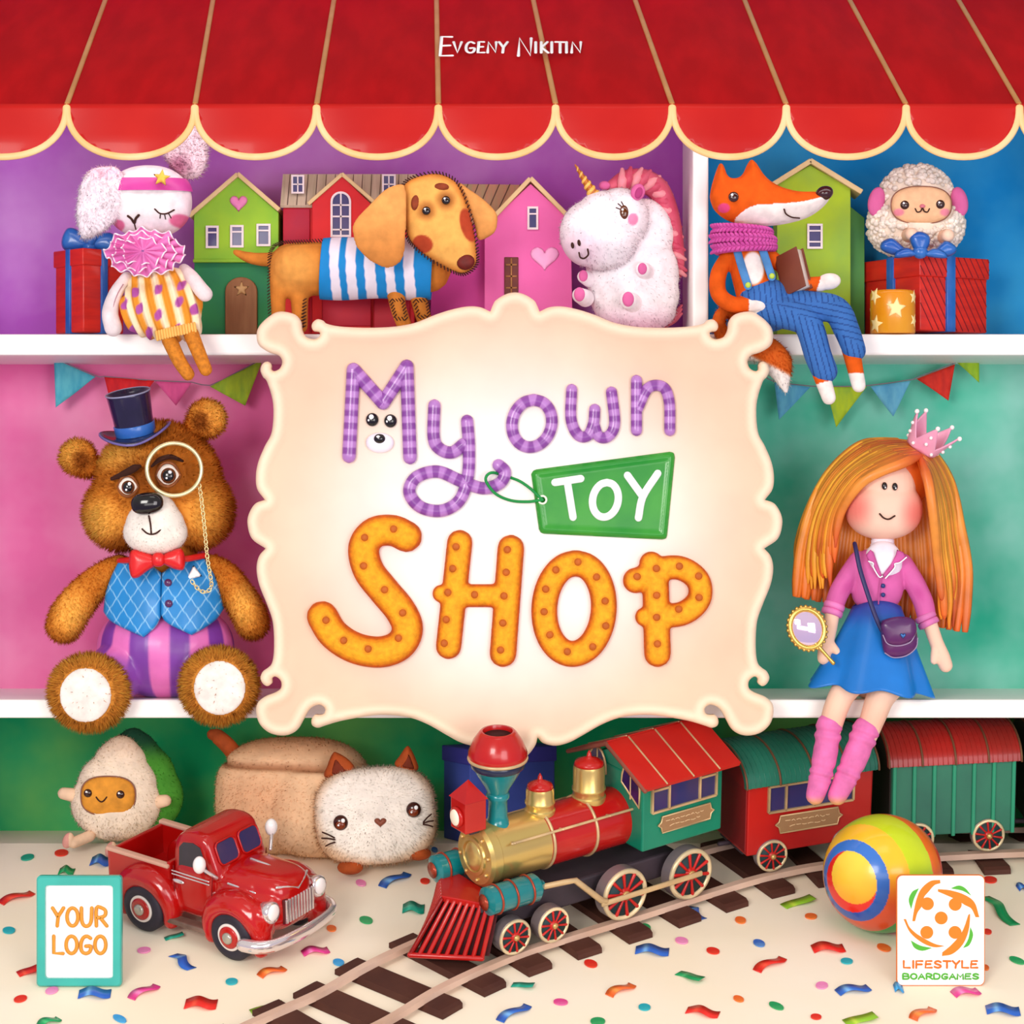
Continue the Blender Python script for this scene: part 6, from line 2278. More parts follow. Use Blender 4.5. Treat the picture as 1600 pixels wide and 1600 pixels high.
def ballc(V):
    n = V / np.linalg.norm(V, axis=1)[:, None]
    pole = np.array([-.70, -.71, -.06]); pole /= np.linalg.norm(pole)
    p2 = np.array([-.61, -.78, .05]); p2 /= np.linalg.norm(p2)
    ang = np.degrees(np.arccos(np.clip(n @ pole, -1, 1)))
    a2 = np.degrees(np.arccos(np.clip(n @ p2, -1, 1)))
    C = np.tile(hx('#D92A1C'), (len(V), 1))
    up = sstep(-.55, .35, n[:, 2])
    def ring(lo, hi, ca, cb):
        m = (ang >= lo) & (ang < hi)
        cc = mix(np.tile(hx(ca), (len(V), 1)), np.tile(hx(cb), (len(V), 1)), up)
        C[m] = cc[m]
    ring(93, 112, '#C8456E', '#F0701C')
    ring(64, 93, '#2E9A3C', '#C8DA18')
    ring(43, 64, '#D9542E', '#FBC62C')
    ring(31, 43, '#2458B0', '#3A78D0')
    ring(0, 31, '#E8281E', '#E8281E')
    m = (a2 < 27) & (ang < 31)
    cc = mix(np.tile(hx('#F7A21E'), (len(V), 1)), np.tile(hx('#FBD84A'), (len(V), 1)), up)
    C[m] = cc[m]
    return C


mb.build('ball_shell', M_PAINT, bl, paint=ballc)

# ================================================================ framed plaque and logo card, standing on the floor


def card(name, label, cat, x0, y0, x1, y1):
    q = floor_pt((x0 + x1) / 2, y1)
    return toy(name, label, cat, (x0 + x1) / 2, y1, q.y)


pq = card('framed_plaque', 'small teal-framed white plaque with two ochre words standing on the floor', 'sign', 58, 1367, 191, 1540)
out = rrect(58.5, 1367.5, 191, 1540, 6)
inn = rrect(72, 1382, 178, 1527, 5)
n = len(out)
V = [(a, -10, -b) for a, b in rrect(61, 1370, 189, 1538, 6)] + [(a, -10, -b) for a, b in inn] + [(a, 6, -b) for a, b in out] + [(a, -2, -b) for a, b in inn] + [(a, -7, -b) for a, b in out]
F = []
for i in range(n):
    j = (i + 1) % n
    F += [(i, n + i, n + j, j), (n + i, 3 * n + i, 3 * n + j, n + j), (4 * n + i, i, j, 4 * n + j), (2 * n + i, 4 * n + i, 4 * n + j, 2 * n + j)]
F.append(tuple(2 * n + i for i in range(n)))
fr_ = mesh_obj('frame', V, F, pq, mat('frame_teal', '#3DB4A6', rough=.35, mott=.1, mscale=10, coat=.3), None, True); sharp_angle(fr_, 30)
pn = MB().prism([(a, -b) for a, b in rrect(70, 1380, 180, 1529, 5)], -2.5, 0).build('panel', mat('plaque_white', '#FFFFFF', rough=.5, mott=0), pq, smooth=False)
mb = MB()
mf = lambda a, b: Vector((a, -4.5, -b))
letters(mb, 'YOUR', 83, 1446, 17, 28, 5.5, 2.9, mf, fl=((0, 1, 0), .6))
letters(mb, 'L', 84, 1489, 16, 27, 0, 2.9, mf, fl=((0, 1, 0), .6))
letters(mb, 'OGO', 104, 1489, 17, 27, 5.5, 2.9, mf, fl=((0, 1, 0), .6))
mb.build('lettering', mat('lettering_ochre', '#E0952C', rough=.4, mott=.2, mott2='#C97A1E', mscale=40), pq, pn)['label'] = 'ochre hand lettered words'

lc = card('logo_card', 'white card with orange figures emblem and orange and green lettering by the ball', 'card', 1401, 1367, 1538, 1540)
MB().prism([(a, -b) for a, b in rrect(1400.5, 1366.5, 1538.5, 1540, 9)], -1.5, 3).build('border', mat('card_edge_orange', '#D9722A', rough=.5, mott=0), lc, smooth=False)
cdp = MB().prism([(a, -b) for a, b in rrect(1402, 1368, 1537, 1538.5, 8)], -3, 0).build('card_face', mat('card_white', '#FFFFFF', rough=.5, mott=0), lc, smooth=False)
M_OR = mat('print_orange', '#F07D0A', rough=.5, mott=0)
M_GR = mat('print_green', '#4FAE2E', rough=.5, mott=0)
em = lambda L: [(1100 + .3125 * a, 1260 + .3125 * b) for a, b in L]


def fig(body_, headc, green, name='emblem_figure'):
    # the figure: a tapering sweep with a round head, and its green leaf
    mb = MB()
    mb.prism([(a, -b) for a, b in corner_spline([q if len(q) > 2 else q for q in body_], 5)], -4.2, -2.5)
    hxy = em([headc])[0]
    mb.prism([(a, -b) for a, b in ell_poly(hxy[0], hxy[1], 10, 10, 24)], -4.3, -2.5)
    o = mb.build(name, M_OR, lc, cdp, smooth=False)
    MB().prism([(a, -b) for a, b in corner_spline(green, 4)], -4.0, -2.5).build('emblem_leaf', M_GR, lc, cdp, smooth=False)
    return o


def emc(L): return [tuple(em([q[:2]])[0]) + tuple(q[2:]) for q in L]


fig(emc([(1178, 366, 1), (1130, 372), (1085, 410), (1062, 460), (1048, 520), (1040, 572, 1), (1053, 572, 1), (1065, 530), (1085, 500), (1092, 470), (1100, 448), (1120, 425), (1150, 392), (1180, 382, 1)]), (1115, 485), emc([(1072, 408, 1), (1040, 425), (1022, 465), (1034, 512, 1), (1048, 460)]))
fig(emc([(1168, 412, 1), (1230, 418), (1300, 440), (1350, 478), (1374, 552, 1), (1356, 552, 1), (1335, 510), (1300, 490), (1270, 470), (1240, 455), (1168, 424, 1)]), (1254, 488), emc([(1232, 408, 1), (1272, 394), (1305, 408), (1334, 444, 1), (1290, 420)]))
fig(emc([(1320, 540, 1), (1328, 542), (1320, 620), (1290, 690), (1240, 735), (1188, 746, 1), (1190, 728, 1), (1225, 700), (1255, 670), (1280, 640), (1300, 600)]), (1253, 628), emc([(1330, 602, 1), (1343, 640), (1325, 690), (1294, 706, 1), (1320, 660)]))
fig(emc([(996, 562, 1), (1008, 562, 1), (1025, 600), (1055, 630), (1085, 650), (1120, 670), (1160, 688), (1202, 696, 1), (1150, 702), (1090, 680), (1030, 630)]), (1112, 628), emc([(1032, 668, 1), (1050, 705), (1090, 720), (1138, 706, 1), (1080, 694)]))
c_ = em([(1184, 556)])[0]
MB().prism([(a, -b) for a, b in ell_poly(c_[0], c_[1], 10, 10, 24)], -4.3, -2.5).build('emblem_dot', M_OR, lc, cdp, smooth=False)
mf = lambda a, b: Vector((a, -3.6, -b))
NARW = {'I': .22}
mb = MB()
letters(mb, 'LIFESTYLE', 1411, 1511.5, 10.6, 10.5, 3.6, 1.75, mf, narrow=NARW, seg=6, fl=((0, 1, 0), .5))
mb.build('lettering', mat('print_orange_dark', '#DF7016', rough=.5, mott=0), lc, cdp)
mb = MB()
letters(mb, 'BOARDGAMES', 1410.5, 1529, 9.2, 8.0, 2.9, 1.5, mf, seg=6, fl=((0, 1, 0), .5))
mb.build('lettering', M_GR, lc, cdp)
# ================================================================ railway track
near_px = [(380, 1705), (500, 1645), (600, 1598), (686, 1546), (792, 1497), (875, 1468), (995, 1431), (1100, 1397), (1194, 1369), (1287, 1350), (1400, 1341), (1475, 1336), (1600, 1330), (1760, 1327), (1900, 1327)]
RAILH = 0.020
npx = spline(near_px, 10)
nw = np.array([tuple(floor_pt(a, b + 17.5)) for a, b in npx])
GAUGE = 0.130
# equal arc length
L = np.concatenate([[0], np.cumsum(np.linalg.norm(np.diff(nw, axis=0), axis=1))])
S = np.arange(0, L[-1], 0.006)
N0 = np.stack([np.interp(S, L, nw[:, i]) for i in range(3)], 1)
for _ in range(12):
    N0[1:-1] = (N0[:-2] + N0[1:-1] * 2 + N0[2:]) / 4
Tn = np.gradient(N0[:, :2], axis=0); Tn /= np.linalg.norm(Tn, axis=1)[:, None]
LAT = np.stack([-Tn[:, 1], Tn[:, 0]], 1)          # points away from the viewer


def track_pt(i, lat, h):
    """point on the track: index along, sideways distance from the near rail, height over the floor"""
    q = N0[i, :2] + LAT[i] * lat
    return Vector((q[0], q[1], floor_z(q[1]) + h))


def track_frame(i):
    a = track_pt(i, 0, RAILH); b = track_pt(i, GAUGE, RAILH)
    j0, j1 = max(0, i - 12), min(len(N0) - 1, i + 12)
    t = ((track_pt(j0, GAUGE / 2, RAILH) - track_pt(j1, GAUGE / 2, RAILH))).normalized()   # forward = toward the viewer's lower side
    lat = (a - b); lat = (lat - t * lat.dot(t)).normalized()       # near side
    up = lat.cross(t).normalized()
    if up.z < 0: up = -up
    M = Matrix((t, up.cross(t), up)).transposed()
    return (a + b) / 2, M.to_euler()


def idx_at(px):
    """index along the near rail seen at picture column px"""
    c = 800 + N0[:, 0] * 1000 * 4 / (4 + N0[:, 1])
    return int(np.argmin(np.abs(c - px)))


M_RAIL = mat('rail_wood', '#C9A58E', rough=.45, mott=.5, mott2='#F0D2BE', mscale=8, spec=.4)
M_TIE_ = mat('sleeper_brown', '#46231B', rough=.7, mott=.5, mott2='#5E3526', mscale=14)
i0 = idx_at(560)
tk = Frame('railway_track', 'toy railway track with pale rails on dark brown sleepers', 'track', track_pt(i0, 0, 0))
TO = np.array(tk.o.location)


def tmesh(name, V, F, m, smooth=False):
    return mesh_obj(name, np.array([tuple(v) for v in V]) - TO, F, None, m, tk.o, smooth)


for lat in (0.0, GAUGE):
    V = []; F = []
    idx = list(range(0, len(N0), 2))
    for i in idx:
        for (dl, h) in ((-.006, .011), (-.006, RAILH), (.006, RAILH), (.006, .011)):
            V.append(track_pt(i, lat + dl, h))
    for j in range(len(idx) - 1):
        for k in range(4):
            F.append((j * 4 + k, j * 4 + (k + 1) % 4, j * 4 + 4 + (k + 1) % 4, j * 4 + 4 + k))
    tmesh('rail', V, F, M_RAIL)
step = int(round(.094 / .006))
i = idx_at(673) % step
while i < len(N0) - 4:
    V = []
    for lat in (-.042, -.036, GAUGE + .036, GAUGE + .042):
        for ds in (-.022, .022):
            q = N0[i, :2] + LAT[i] * lat + Tn[i] * ds
            end = lat in (-.042, GAUGE + .042)
            V.append(Vector((q[0], q[1], floor_z(q[1]) + (.008 if end else .0115))))
    b = []
    for lat in (-.042, GAUGE + .042):
        for ds in (-.022, .022):
            q = N0[i, :2] + LAT[i] * lat + Tn[i] * ds
            b.append(Vector((q[0], q[1], floor_z(q[1]) + .0005)))
    V += b
    F = [(0, 1, 3, 2), (2, 3, 5, 4), (4, 5, 7, 6), (8, 9, 1, 0), (6, 7, 11, 10), (8, 0, 2, 4, 6, 10), (9, 11, 7, 5, 3, 1)]
    c = P(0, 0, 0)
    px = 800 + V[2].x * 1000 * 4 / (4 + V[2].y)
    if px < 1720: tmesh('sleeper', V, F, M_TIE_)
    i += step

# ================================================================ wheels
M_IRON = mat('iron_dark', '#3A3238', rough=.5, mott=.4, mott2='#54424E', mscale=14)
M_TYRE = mat('wheel_cream', '#E8D3A8', rough=.3, metal=.25, mott=.2, mscale=20)
M_TREAD = mat('wheel_tread', '#9A8E92', rough=.3, metal=.5, mott=.3, mott2='#C4A49A', mscale=20)
M_SPOKE = mat('spoke_red', '#C8201C', rough=.35, mott=.1, coat=.2)
M_HUBG = mat('hub_gold', '#D9B070', rough=.25, metal=.6, mott=0)
M_WELL = mat('wheel_well', '#1F3A3E', rough=.6, mott=.1)


def spoked_wheel(fr, x, y, r, w, spokes=10, side=-1):
    """wheel on a lateral axle; side -1: outer face toward -y"""
    c = (x, y, r)
    mb = MB().lathe([(r * .2, -w / 2), (r * .93, -w / 2), (r, -w / 2 + 1.5), (r, w / 2 - 1), (r * .95, w / 2), (r * .2, w / 2 - 3)], c=c, axis=(0, side, 0), seg=40)
    wl = mb.build('wheel', M_TREAD, fr); sharp_angle(wl, 40)
    yo = y + side * w / 2
    MB().tube([(x + r * .9 * math.cos(t), yo, r + r * .9 * math.sin(t)) for t in np.linspace(0, 2 * PI, 44, False)], r * .1, seg=8, closed=True).build('rim', M_TYRE, fr, wl)
    MB().lathe([(.1, 0), (r * .82, 0), (r * .82, .8), (.1, .8)], c=(x, yo, r), axis=(0, side, 0), seg=36).build('wheel_disc', M_WELL, fr, wl)
    for i in range(spokes):
        a = 2 * PI * i / spokes + .2
        MB().tube([(x + r * q * math.cos(a), yo + side * 1.6, r + r * q * math.sin(a)) for q in (.2, .5, .8)], [r * .05, r * .06, r * .075], seg=6).build('spoke', M_SPOKE, fr, wl)
    MB().lathe([(.1, 3), (r * .26, 2), (r * .28, 0), (r * .28, -1)][::-1], c=(x, yo + side * 1.0, r), axis=(0, side, 0), seg=24).build('hub_ring', M_SPOKE, fr, wl)
    MB().lathe([(r * .17, 0), (r * .17, 5), (r * .1, 6.5), (.1, 7)], c=(x, yo + side * 1.0, r), axis=(0, side, 0), seg=20).build('hub', M_HUBG, fr, wl)
    return wl


# ================================================================ locomotive
M_TRED = mat('train_red', '#B40F0E', rough=.25, mott=.4, mott2='#CF2A1E', mscale=14, coat=.4)
M_TGRN = mat('train_green', '#087A5E', rough=.4, mott=.6, mott2='#1A9270', mscale=9, coat=.2)
M_TEAL = mat('train_teal', '#0B7C80', rough=.22, mott=.4, mott2='#11969A', mscale=16, coat=.5)
M_BRASS = mat('brass', '#DDBF74', rough=.28, metal=.75, mott=.15, mott2='#C29A54', mscale=14)
M_ROD = mat('rod_cream', '#DDBE8E', rough=.35, metal=.4, mott=.2, mscale=20)
M_PLATE = mat('name_plate', '#B08A62', rough=.45, metal=.3, mott=.3, mott2='#9A7050', mscale=18)
M_PANE = mat('window_indigo', '#2E3568', rough=.12, mott=.5, mott2='#47345F', mscale=14, coat=.3)
i_l = idx_at(1071)
loc, rot = track_frame(idx_at(880))
lo = Frame('steam_locomotive', 'red, brass and green toy steam locomotive with funnel and cowcatcher', 'train', loc, (0, 0, 0), k_at(loc.y), rot)
# lengthwise offset so that the rear driving wheel stands where the picture shows it
tr_ = (track_pt(idx_at(880), 0, RAILH) - track_pt(i_l, 0, RAILH)).length / k_at(loc.y)
X0 = -tr_ + 140                      # model x is measured from a point 140 mm ahead of the rear axle
lo.org = np.array([-X0, 0, -1.2])
NEAR = -1
MB().box((60, 0, 52), (400, 84, 40), bev=4).build('chassis', M_IRON, lo, smooth=False)
MB().box((205, 0, 80), (90, 120, 12), bev=3).build('buffer_beam', M_IRON, lo, smooth=False)
for x, r in ((-140, 43), (-9, 43), (128, 29), (200, 29)):
    for s in (-1, 1):
        spoked_wheel(lo, x, s * 66, r, 22, 10, s)
# boiler
bz, brd = 140, 47
bo = MB().lathe([(brd - 2, -48), (brd, -46), (brd, 108), (.1, 108)], c=(0, 0, bz), axis=(1, 0, 0), seg=48).build('boiler', M_TRED, lo); sharp_angle(bo, 40)
sb = MB().lathe([(.1, 108), (brd + .5, 108), (brd + .5, 200), (brd + 3, 202), (brd + 3, 216), (brd - 2, 221), (brd - 16, 222), (brd - 17, 225), (brd - 22, 226), (brd - 24, 222), (.1, 221)], c=(0, 0, bz), axis=(1, 0, 0), seg=48).build('smokebox', M_BRASS, lo); sharp_angle(sb, 30)
MB().ell((222, 0, bz), (8, 22, 25)).build('smokebox_door', M_BRASS, lo, sb)
for i in range(8):
    a = 2 * PI * i / 8 + .2
    MB().ell((222.5, 38 * math.cos(a), bz + 38 * math.sin(a)), (3, 3.4, 3.4), nu=10, nv=6).build('rivet', M_HUBG, lo, sb)
for x in (22, 104):
    MB().tube([(x, (brd + .6) * math.cos(t), bz + (brd + .6) * math.sin(t)) for t in np.linspace(0, 2 * PI, 48, False)], 2.6, seg=8, closed=True).build('boiler_band', M_ROD, lo, bo)
for s in (-1, 1):
    hr = MB().tube([(-44, s * 48, 168), (185, s * 48, 168)], 2.2, seg=8).build('handrail', M_ROD, lo, bo)
    for x in (180, 90, 0): MB().tube([(x, s * 40, 166), (x, s * 49, 168)], 2, seg=6).build('bracket', M_ROD, lo, hr)
# funnel
fu = MB().lathe([(24, 180), (17, 186), (15, 196), (14.5, 222), (18, 226), (18, 231), (15.5, 234), (20, 244), (32, 264), (38, 276), (.1, 276)], c=(178, 0, 0), seg=40).build('funnel', M_TEAL, lo); sharp_angle(fu, 50)
MB().lathe([(38, 274), (41, 277), (41, 285), (38, 288), (.1, 288)], c=(178, 0, 0), seg=40).build('funnel_band', mat('navy_band', '#1B2440', rough=.3, mott=0, coat=.4), lo, fu)
MB().tube([(178 + 43.5 * math.cos(t), 43.5 * math.sin(t), 290) for t in np.linspace(0, 2 * PI, 44, False)], 3, seg=8, closed=True).build('funnel_trim', M_ROD, lo, fu)
fc_ = MB().lathe([(.1, 288), (42, 288), (45, 294), (45, 300), (38, 318), (29, 331), (26, 334), (23, 334), (21.5, 330), (20, 312), (.1, 310)], c=(178, 0, 0), seg=44).build('funnel_cap', M_TRED, lo, fu); sharp_angle(fc_, 50)
MB().lathe([(.1, 0), (21, 0), (21, .6), (.1, .6)], c=(178, 0, 327), seg=30).build('funnel_hole', mat('hollow_shade', '#3A0C0C', rough=.8, mott=0), lo, fu)  # dark red disc standing in for the shade inside the funnel mouth
# head lamp
hl = MB().box((232, 0, 214), (38, 40, 50), bev=1.5).build('head_lamp', M_TRED, lo, smooth=False)
V = [(211, -22, 239), (253, -22, 239), (253, 22, 239), (211, 22, 239), (232, 0, 268)]
mb = MB().add(V, [(0, 1, 4), (1, 2, 4), (2, 3, 4), (3, 0, 4), (3, 2, 1, 0)]); mb.build('lamp_roof', M_TRED, lo, hl, smooth=False)
MB().lathe([(16, 0), (16, 4), (13, 6), (.1, 6)], c=(251, 0, 212), axis=(1, 0, 0), seg=28).build('lamp_rim', M_TRED, lo, hl)
MB().ell((257, 0, 212), (4, 11.5, 13)).build('lamp_lens', mat('lamp_lens', '#FFF0D8', rough=.15, mott=0, coat=.4), lo, hl)
MB().box((228, 0, 186), (18, 24, 8), bev=1).build('lamp_bracket', M_IRON, lo, hl)
# domes
for x, r, h, nm in ((99, 22, 40, 'sand_dome'), (5, 25, 56, 'steam_dome')):
    d = MB().lathe([(r + 2, 176), (r + 2, 187), (r, 189), (r, 196), (r + 1.6, 198), (r + 1.6, 201), (r, 203), (r, 184 + h - 6), (r - 2, 184 + h), (.1, 184 + h)], c=(x, 0, 0), seg=36).build(nm, M_BRASS, lo); sharp_angle(d, 40)
    MB().lathe([(r - 1, 184 + h - 1), (r - 3, 184 + h + 4), (r * .45, 184 + h + 9), (4, 184 + h + 12), (3.4, 184 + h + 17), (.1, 184 + h + 23)], c=(x, 0, 0), seg=30).build('dome_cap', M_TRED, lo, d)
# steam cylinders, rods
for s in (-1, 1):
    cy = MB().lathe([(.1, 0), (9, 0), (14, 3), (22, 6), (22, 92), (17, 98), (10, 104), (8, 108), (.1, 108)], c=(252, s * 70, 98), axis=(-1, 0, 0), seg=32).build('cylinder', M_TEAL, lo); sharp_angle(cy, 50)
    for q in (20, 48, 78):
        MB().tube([(252 - q, s * 70 + 22.6 * math.cos(t), 98 + 22.6 * math.sin(t)) for t in np.linspace(0, 2 * PI, 32, False)], 1.9, seg=6, closed=True).build('cylinder_band', mat('copper', '#A8452E', rough=.3, metal=.4, mott=.1), lo, cy)
    MB().lathe([(.1, -1), (10, -1), (13, 1), (.1, 3)], c=(252, s * 70, 98), axis=(1, 0, 0), seg=24).build('cylinder_cap', mat('copper', '#A8452E'), lo, cy)
    MB().tube([(150, s * 76, 98), (112, s * 82, 98), (94, s * 86, 98), (45, s * 88, 52), (36, s * 88, 48)], 5, seg=8, flat=((0, 1, 0), .7)).build('piston_rod', M_ROD, lo)
    MB().box((-55, s * 88, 45), (200, 5, 9), bev=2).build('coupling_rod', M_ROD, lo)
# cowcatcher
top = {}
rt = [(340, 0, 8), (258, -72, 8), (258, 72, 8)]
tt = [(282, 0, 84), (236, -72, 84), (236, 72, 84)]
cw = MB()
cw.prism([(282, 0), (236, -74), (215, -74), (215, 74), (236, 74)], 80, 90, 1.5, axis='z')
co_ = cw.build('cowcatcher', M_TRED, lo, smooth=False)
for s in (1, 2):
    b0, b1 = Vector(rt[0]), Vector(rt[s]); t0, t1 = Vector(tt[0]), Vector(tt[s])
    MB().tube([b0, b1], 4.5, seg=8).build('bottom_bar', M_TRED, lo, co_)
    for i in range(9):
        u = i / 8
        MB().tube([b0.lerp(b1, u), t0.lerp(t1, u)], 3.6, seg=8).build('slat', M_TRED, lo, co_)
    MB().add([b0 + Vector((-14, 0, 0)), b1 + Vector((-14, 0, 0)), t1 + Vector((-10, 0, 0)), t0 + Vector((-10, 0, 0))], [(0, 1, 2, 3)]).build('back_plate', mat('cow_dark', '#4A0E12', rough=.7, mott=.2), lo, co_, smooth=False)
# cab
cab = MB()
cab.box((-125, 0, 163), (160, 146, 120), bev=3)
cab.prism([(-73, 222), (73, 222), (0, 255)], -203, -47, 0, axis='x')
ca = cab.build('cab', M_TGRN, lo, smooth=False)
for s in (1, -1):
    a, b = Vector((0, 0, 262)), Vector((0, s * 98, 217))
    mb = MB()
    n_ = Vector((0, s * .45, .89)).normalized() * 7
    V = [Vector((x, q.y, q.z)) + o for o in (Vector((0, 0, 0)), n_) for x in (-218, -28) for q in (a, b)]
    mb.add(V, [(0, 1, 3, 2), (4, 6, 7, 5), (0, 4, 5, 1), (2, 3, 7, 6), (0, 2, 6, 4), (1, 5, 7, 3)])
    rf = mb.build('cab_roof', mat('roof_red', '#C41810', rough=.4, mott=.5, mott2='#D83020', mscale=10), lo, ca, smooth=False)
    for x in (-70, -123, -175):
        MB().tube([Vector((x, a.y, a.z)) + n_, Vector((x, b.y, b.z)) + n_], 1.6, seg=6).build('roof_seam', M_ROD, lo, rf)
    MB().tube([Vector((-28, a.y, a.z)) + n_ * .5, Vector((-28, b.y, b.z)) + n_ * .5], 4, seg=6).build('roof_edge', mat('roof_edge_brown', '#8A4A3A', rough=.5, mott=.1), lo, rf)


def side_window(fr, parent, x0, x1, z0, z1, y, s, vb=(), hb=(), m=None, w=3.5):
    """framed window on a side wall (plane y, outward s)"""
    mb = MB()
    for (xa, xb_, za, zb) in ((x0, x1, z0 - w / 2, z0 + w / 2), (x0, x1, z1 - w / 2, z1 + w / 2), (x0 - w / 2, x0 + w / 2, z0, z1), (x1 - w / 2, x1 + w / 2, z0, z1)) + tuple((x0 + (x1 - x0) * q - w / 2, x0 + (x1 - x0) * q + w / 2, z0, z1) for q in vb) + tuple((x0 + (x1 - x0) * a, x0 + (x1 - x0) * b, z0 + (z1 - z0) * q - w / 2, z0 + (z1 - z0) * q + w / 2) for a, b, q in hb):
        mb.box(((xa + xb_) / 2, y + s * 2, (za + zb) / 2), (xb_ - xa, 5, zb - za))
    wd = mb.build('window', M_ROD, fr, parent, smooth=False)
    MB().box(((x0 + x1) / 2, y + s * .4, (z0 + z1) / 2), (x1 - x0, 1.6, z1 - z0)).build('pane', M_PANE, fr, wd, smooth=False)


for s in (-1, 1):
    side_window(lo, ca, -190, -62, 166, 217, s * 73, s, (.26, .74), ((0, .26, .72), (.74, 1, .72)))
def plate(fr, parent, x0, x1, z, h, y, s, lines=2):
    cx = (x0 + x1) / 2; hw = (x1 - x0) / 2
    pts = [(-hw, 0), (-hw + 6, h * .15), (-hw + 8, h * .5), (hw - 8, h * .5), (hw - 6, h * .15), (hw, 0), (hw - 6, -h * .15), (hw - 8, -h * .5), (-hw + 8, -h * .5), (-hw + 6, -h * .15)]
    pl = MB().prism([(cx + a, z + b) for a, b in pts], y + s * 3.5, y, 1).build('name_plate', M_PLATE, fr, parent, smooth=False)
    MB().tube([(cx + a, y + s * 3.6, z + b) for a, b in pts], 1.3, seg=6, closed=True).build('plate_rim', M_ROD, fr, pl)
    mb = MB()
    R_ = random.Random(3)
    for l in range(lines):
        x = -hw * (.6 - .12 * l)
        zz = z + h * (.16 - .32 * l)
        while x < hw * (.6 - .12 * l):
            w_ = R_.uniform(4, 9)
            mb.tube([(cx + x, y + s * 4, zz + R_.uniform(-1, 1)), (cx + x + w_ * .5, y + s * 4, zz + R_.uniform(-2, 2)), (cx + x + w_, y + s * 4, zz + R_.uniform(-1, 1))], .9, seg=5)
            x += w_ + 3
    mb.build('engraving', mat('engraved_pale', '#D9B88C', rough=.5, mott=0), fr, pl)


for s in (-1, 1): plate(lo, ca, -186, -74, 142, 27, s * 73, s)
# front window of the cab, beside the boiler
for s in (-1, 1):
    out = [(s * 20, 190), (s * 66, 176), (s * 66, 205)] + [(s * (43 + 23 * math.cos(t)), 205 + 38 * math.sin(t)) for t in np.linspace(0, PI, 10)][1:] + [(s * 20, 190)]
    mb = MB().tube([(-44, a, b) for a, b in out[1:-1]], 2, seg=6, closed=True)
    mb.tube([(-44, s * 43, 184), (-44, s * 43, 242)], 1.6, seg=6)
    w_ = mb.build('front_window', M_ROD, lo, ca)
    mb = MB().prism([(a, b) for a, b in out[1:-1]], -45.5, -43.5, 0, axis='x'); mb.build('pane', mat('pane_violet', '#3A2160', rough=.15, mott=.3, coat=.3), lo, w_, smooth=False)


# ================================================================ carriages
def carriage(name, label, px, length, body_m, roof_m, end_m, kind):
    i = idx_at(px)
    loc, rot = track_frame(i)
    c = Frame(name, label, 'train', loc, (0, 0, -2.5), k_at(loc.y), rot)
    L2 = length / 2
    W2 = 66
    fl_, ev = 30, 150
    MB().box((0, 0, 28), (length - 10, 80, 14), bev=2).build('chassis', M_IRON, c, smooth=False)
    bd = MB().box((0, 0, (fl_ + ev) / 2), (length, 2 * W2, ev - fl_), bev=2).build('car_body', body_m, c, smooth=False)
    prof = [(-W2 - 8, ev - 6)] + [((W2 + 8) * math.cos(t), ev - 6 + 46 * math.sin(t)) for t in np.linspace(PI, 0, 15)[1:-1]] + [(W2 + 8, ev - 6)]
    rf = MB().prism(prof, -L2 - 8, L2 + 8, 0, axis='x').build('car_roof', roof_m, c); sharp_angle(rf, 40)
    for q in np.linspace(-L2 - 6, L2 + 6, 5):
        MB().tube([(q, (W2 + 8.6) * math.cos(t), ev - 6 + 46.6 * math.sin(t)) for t in np.linspace(PI, 0, 20)], 1.8, seg=6).build('roof_hoop', mat('hoop_brown', '#7A5238', rough=.5, metal=.2, mott=.1), c, rf)
    mb = MB()
    for q in np.linspace(-L2, L2, 26):
        mb.tube([(q, (W2 + 8.2) * math.cos(t), ev - 6 + 46.2 * math.sin(t)) for t in np.linspace(PI, 0, 14)], .8, seg=5)
    mb.build('roof_ribs' if False else 'roof_rib', roof_m, c, rf)
    for s in (1, -1):
        MB().box((s * (L2 + .6), 0, (fl_ + ev) / 2 + 4), (3, 2 * W2 - 6, ev - fl_ - 4), bev=1).build('end_wall', end_m, c, bd, smooth=False)
        MB().prism([(a * .93, ev - 6 + (b - ev + 6) * .93) for a, b in prof], s * (L2 + 8.2), s * (L2 + 7), 0, axis='x').build('roof_end', end_m, c, rf, smooth=False)
    for x in (-L2 + 42, L2 - 42):
        for s in (-1, 1): spoked_wheel(c, x, s * 62, 26, 14, 10, s)
    for s in (1, -1):
        MB().tube([(s * (L2 - 2), 0, 26), (s * (L2 + 14), 0, 26)], 4, seg=8).build('coupling', M_IRON, c)
    if kind == 'coach':
        for s in (-1, 1):
            side_window(c, bd, -L2 + 34, L2 - 34, 98, 140, s * W2, s, (.46, .8))
            plate(c, bd, -L2 + 52, L2 - 46, 76, 28, s * W2, s)
    else:
        for s in (-1, 1):
            for q in np.linspace(-L2 + 4, L2 - 4, 7):
                MB().box((q, s * (W2 + 1.5), (fl_ + ev) / 2), (6, 5, ev - fl_ + 4), bev=1.5).build('wall_rib', mat('rib_green', '#2E9A74', rough=.35, mott=.3, mott2='#1E6A58', mscale=8, coat=.2), c, bd, smooth=False)
    return c


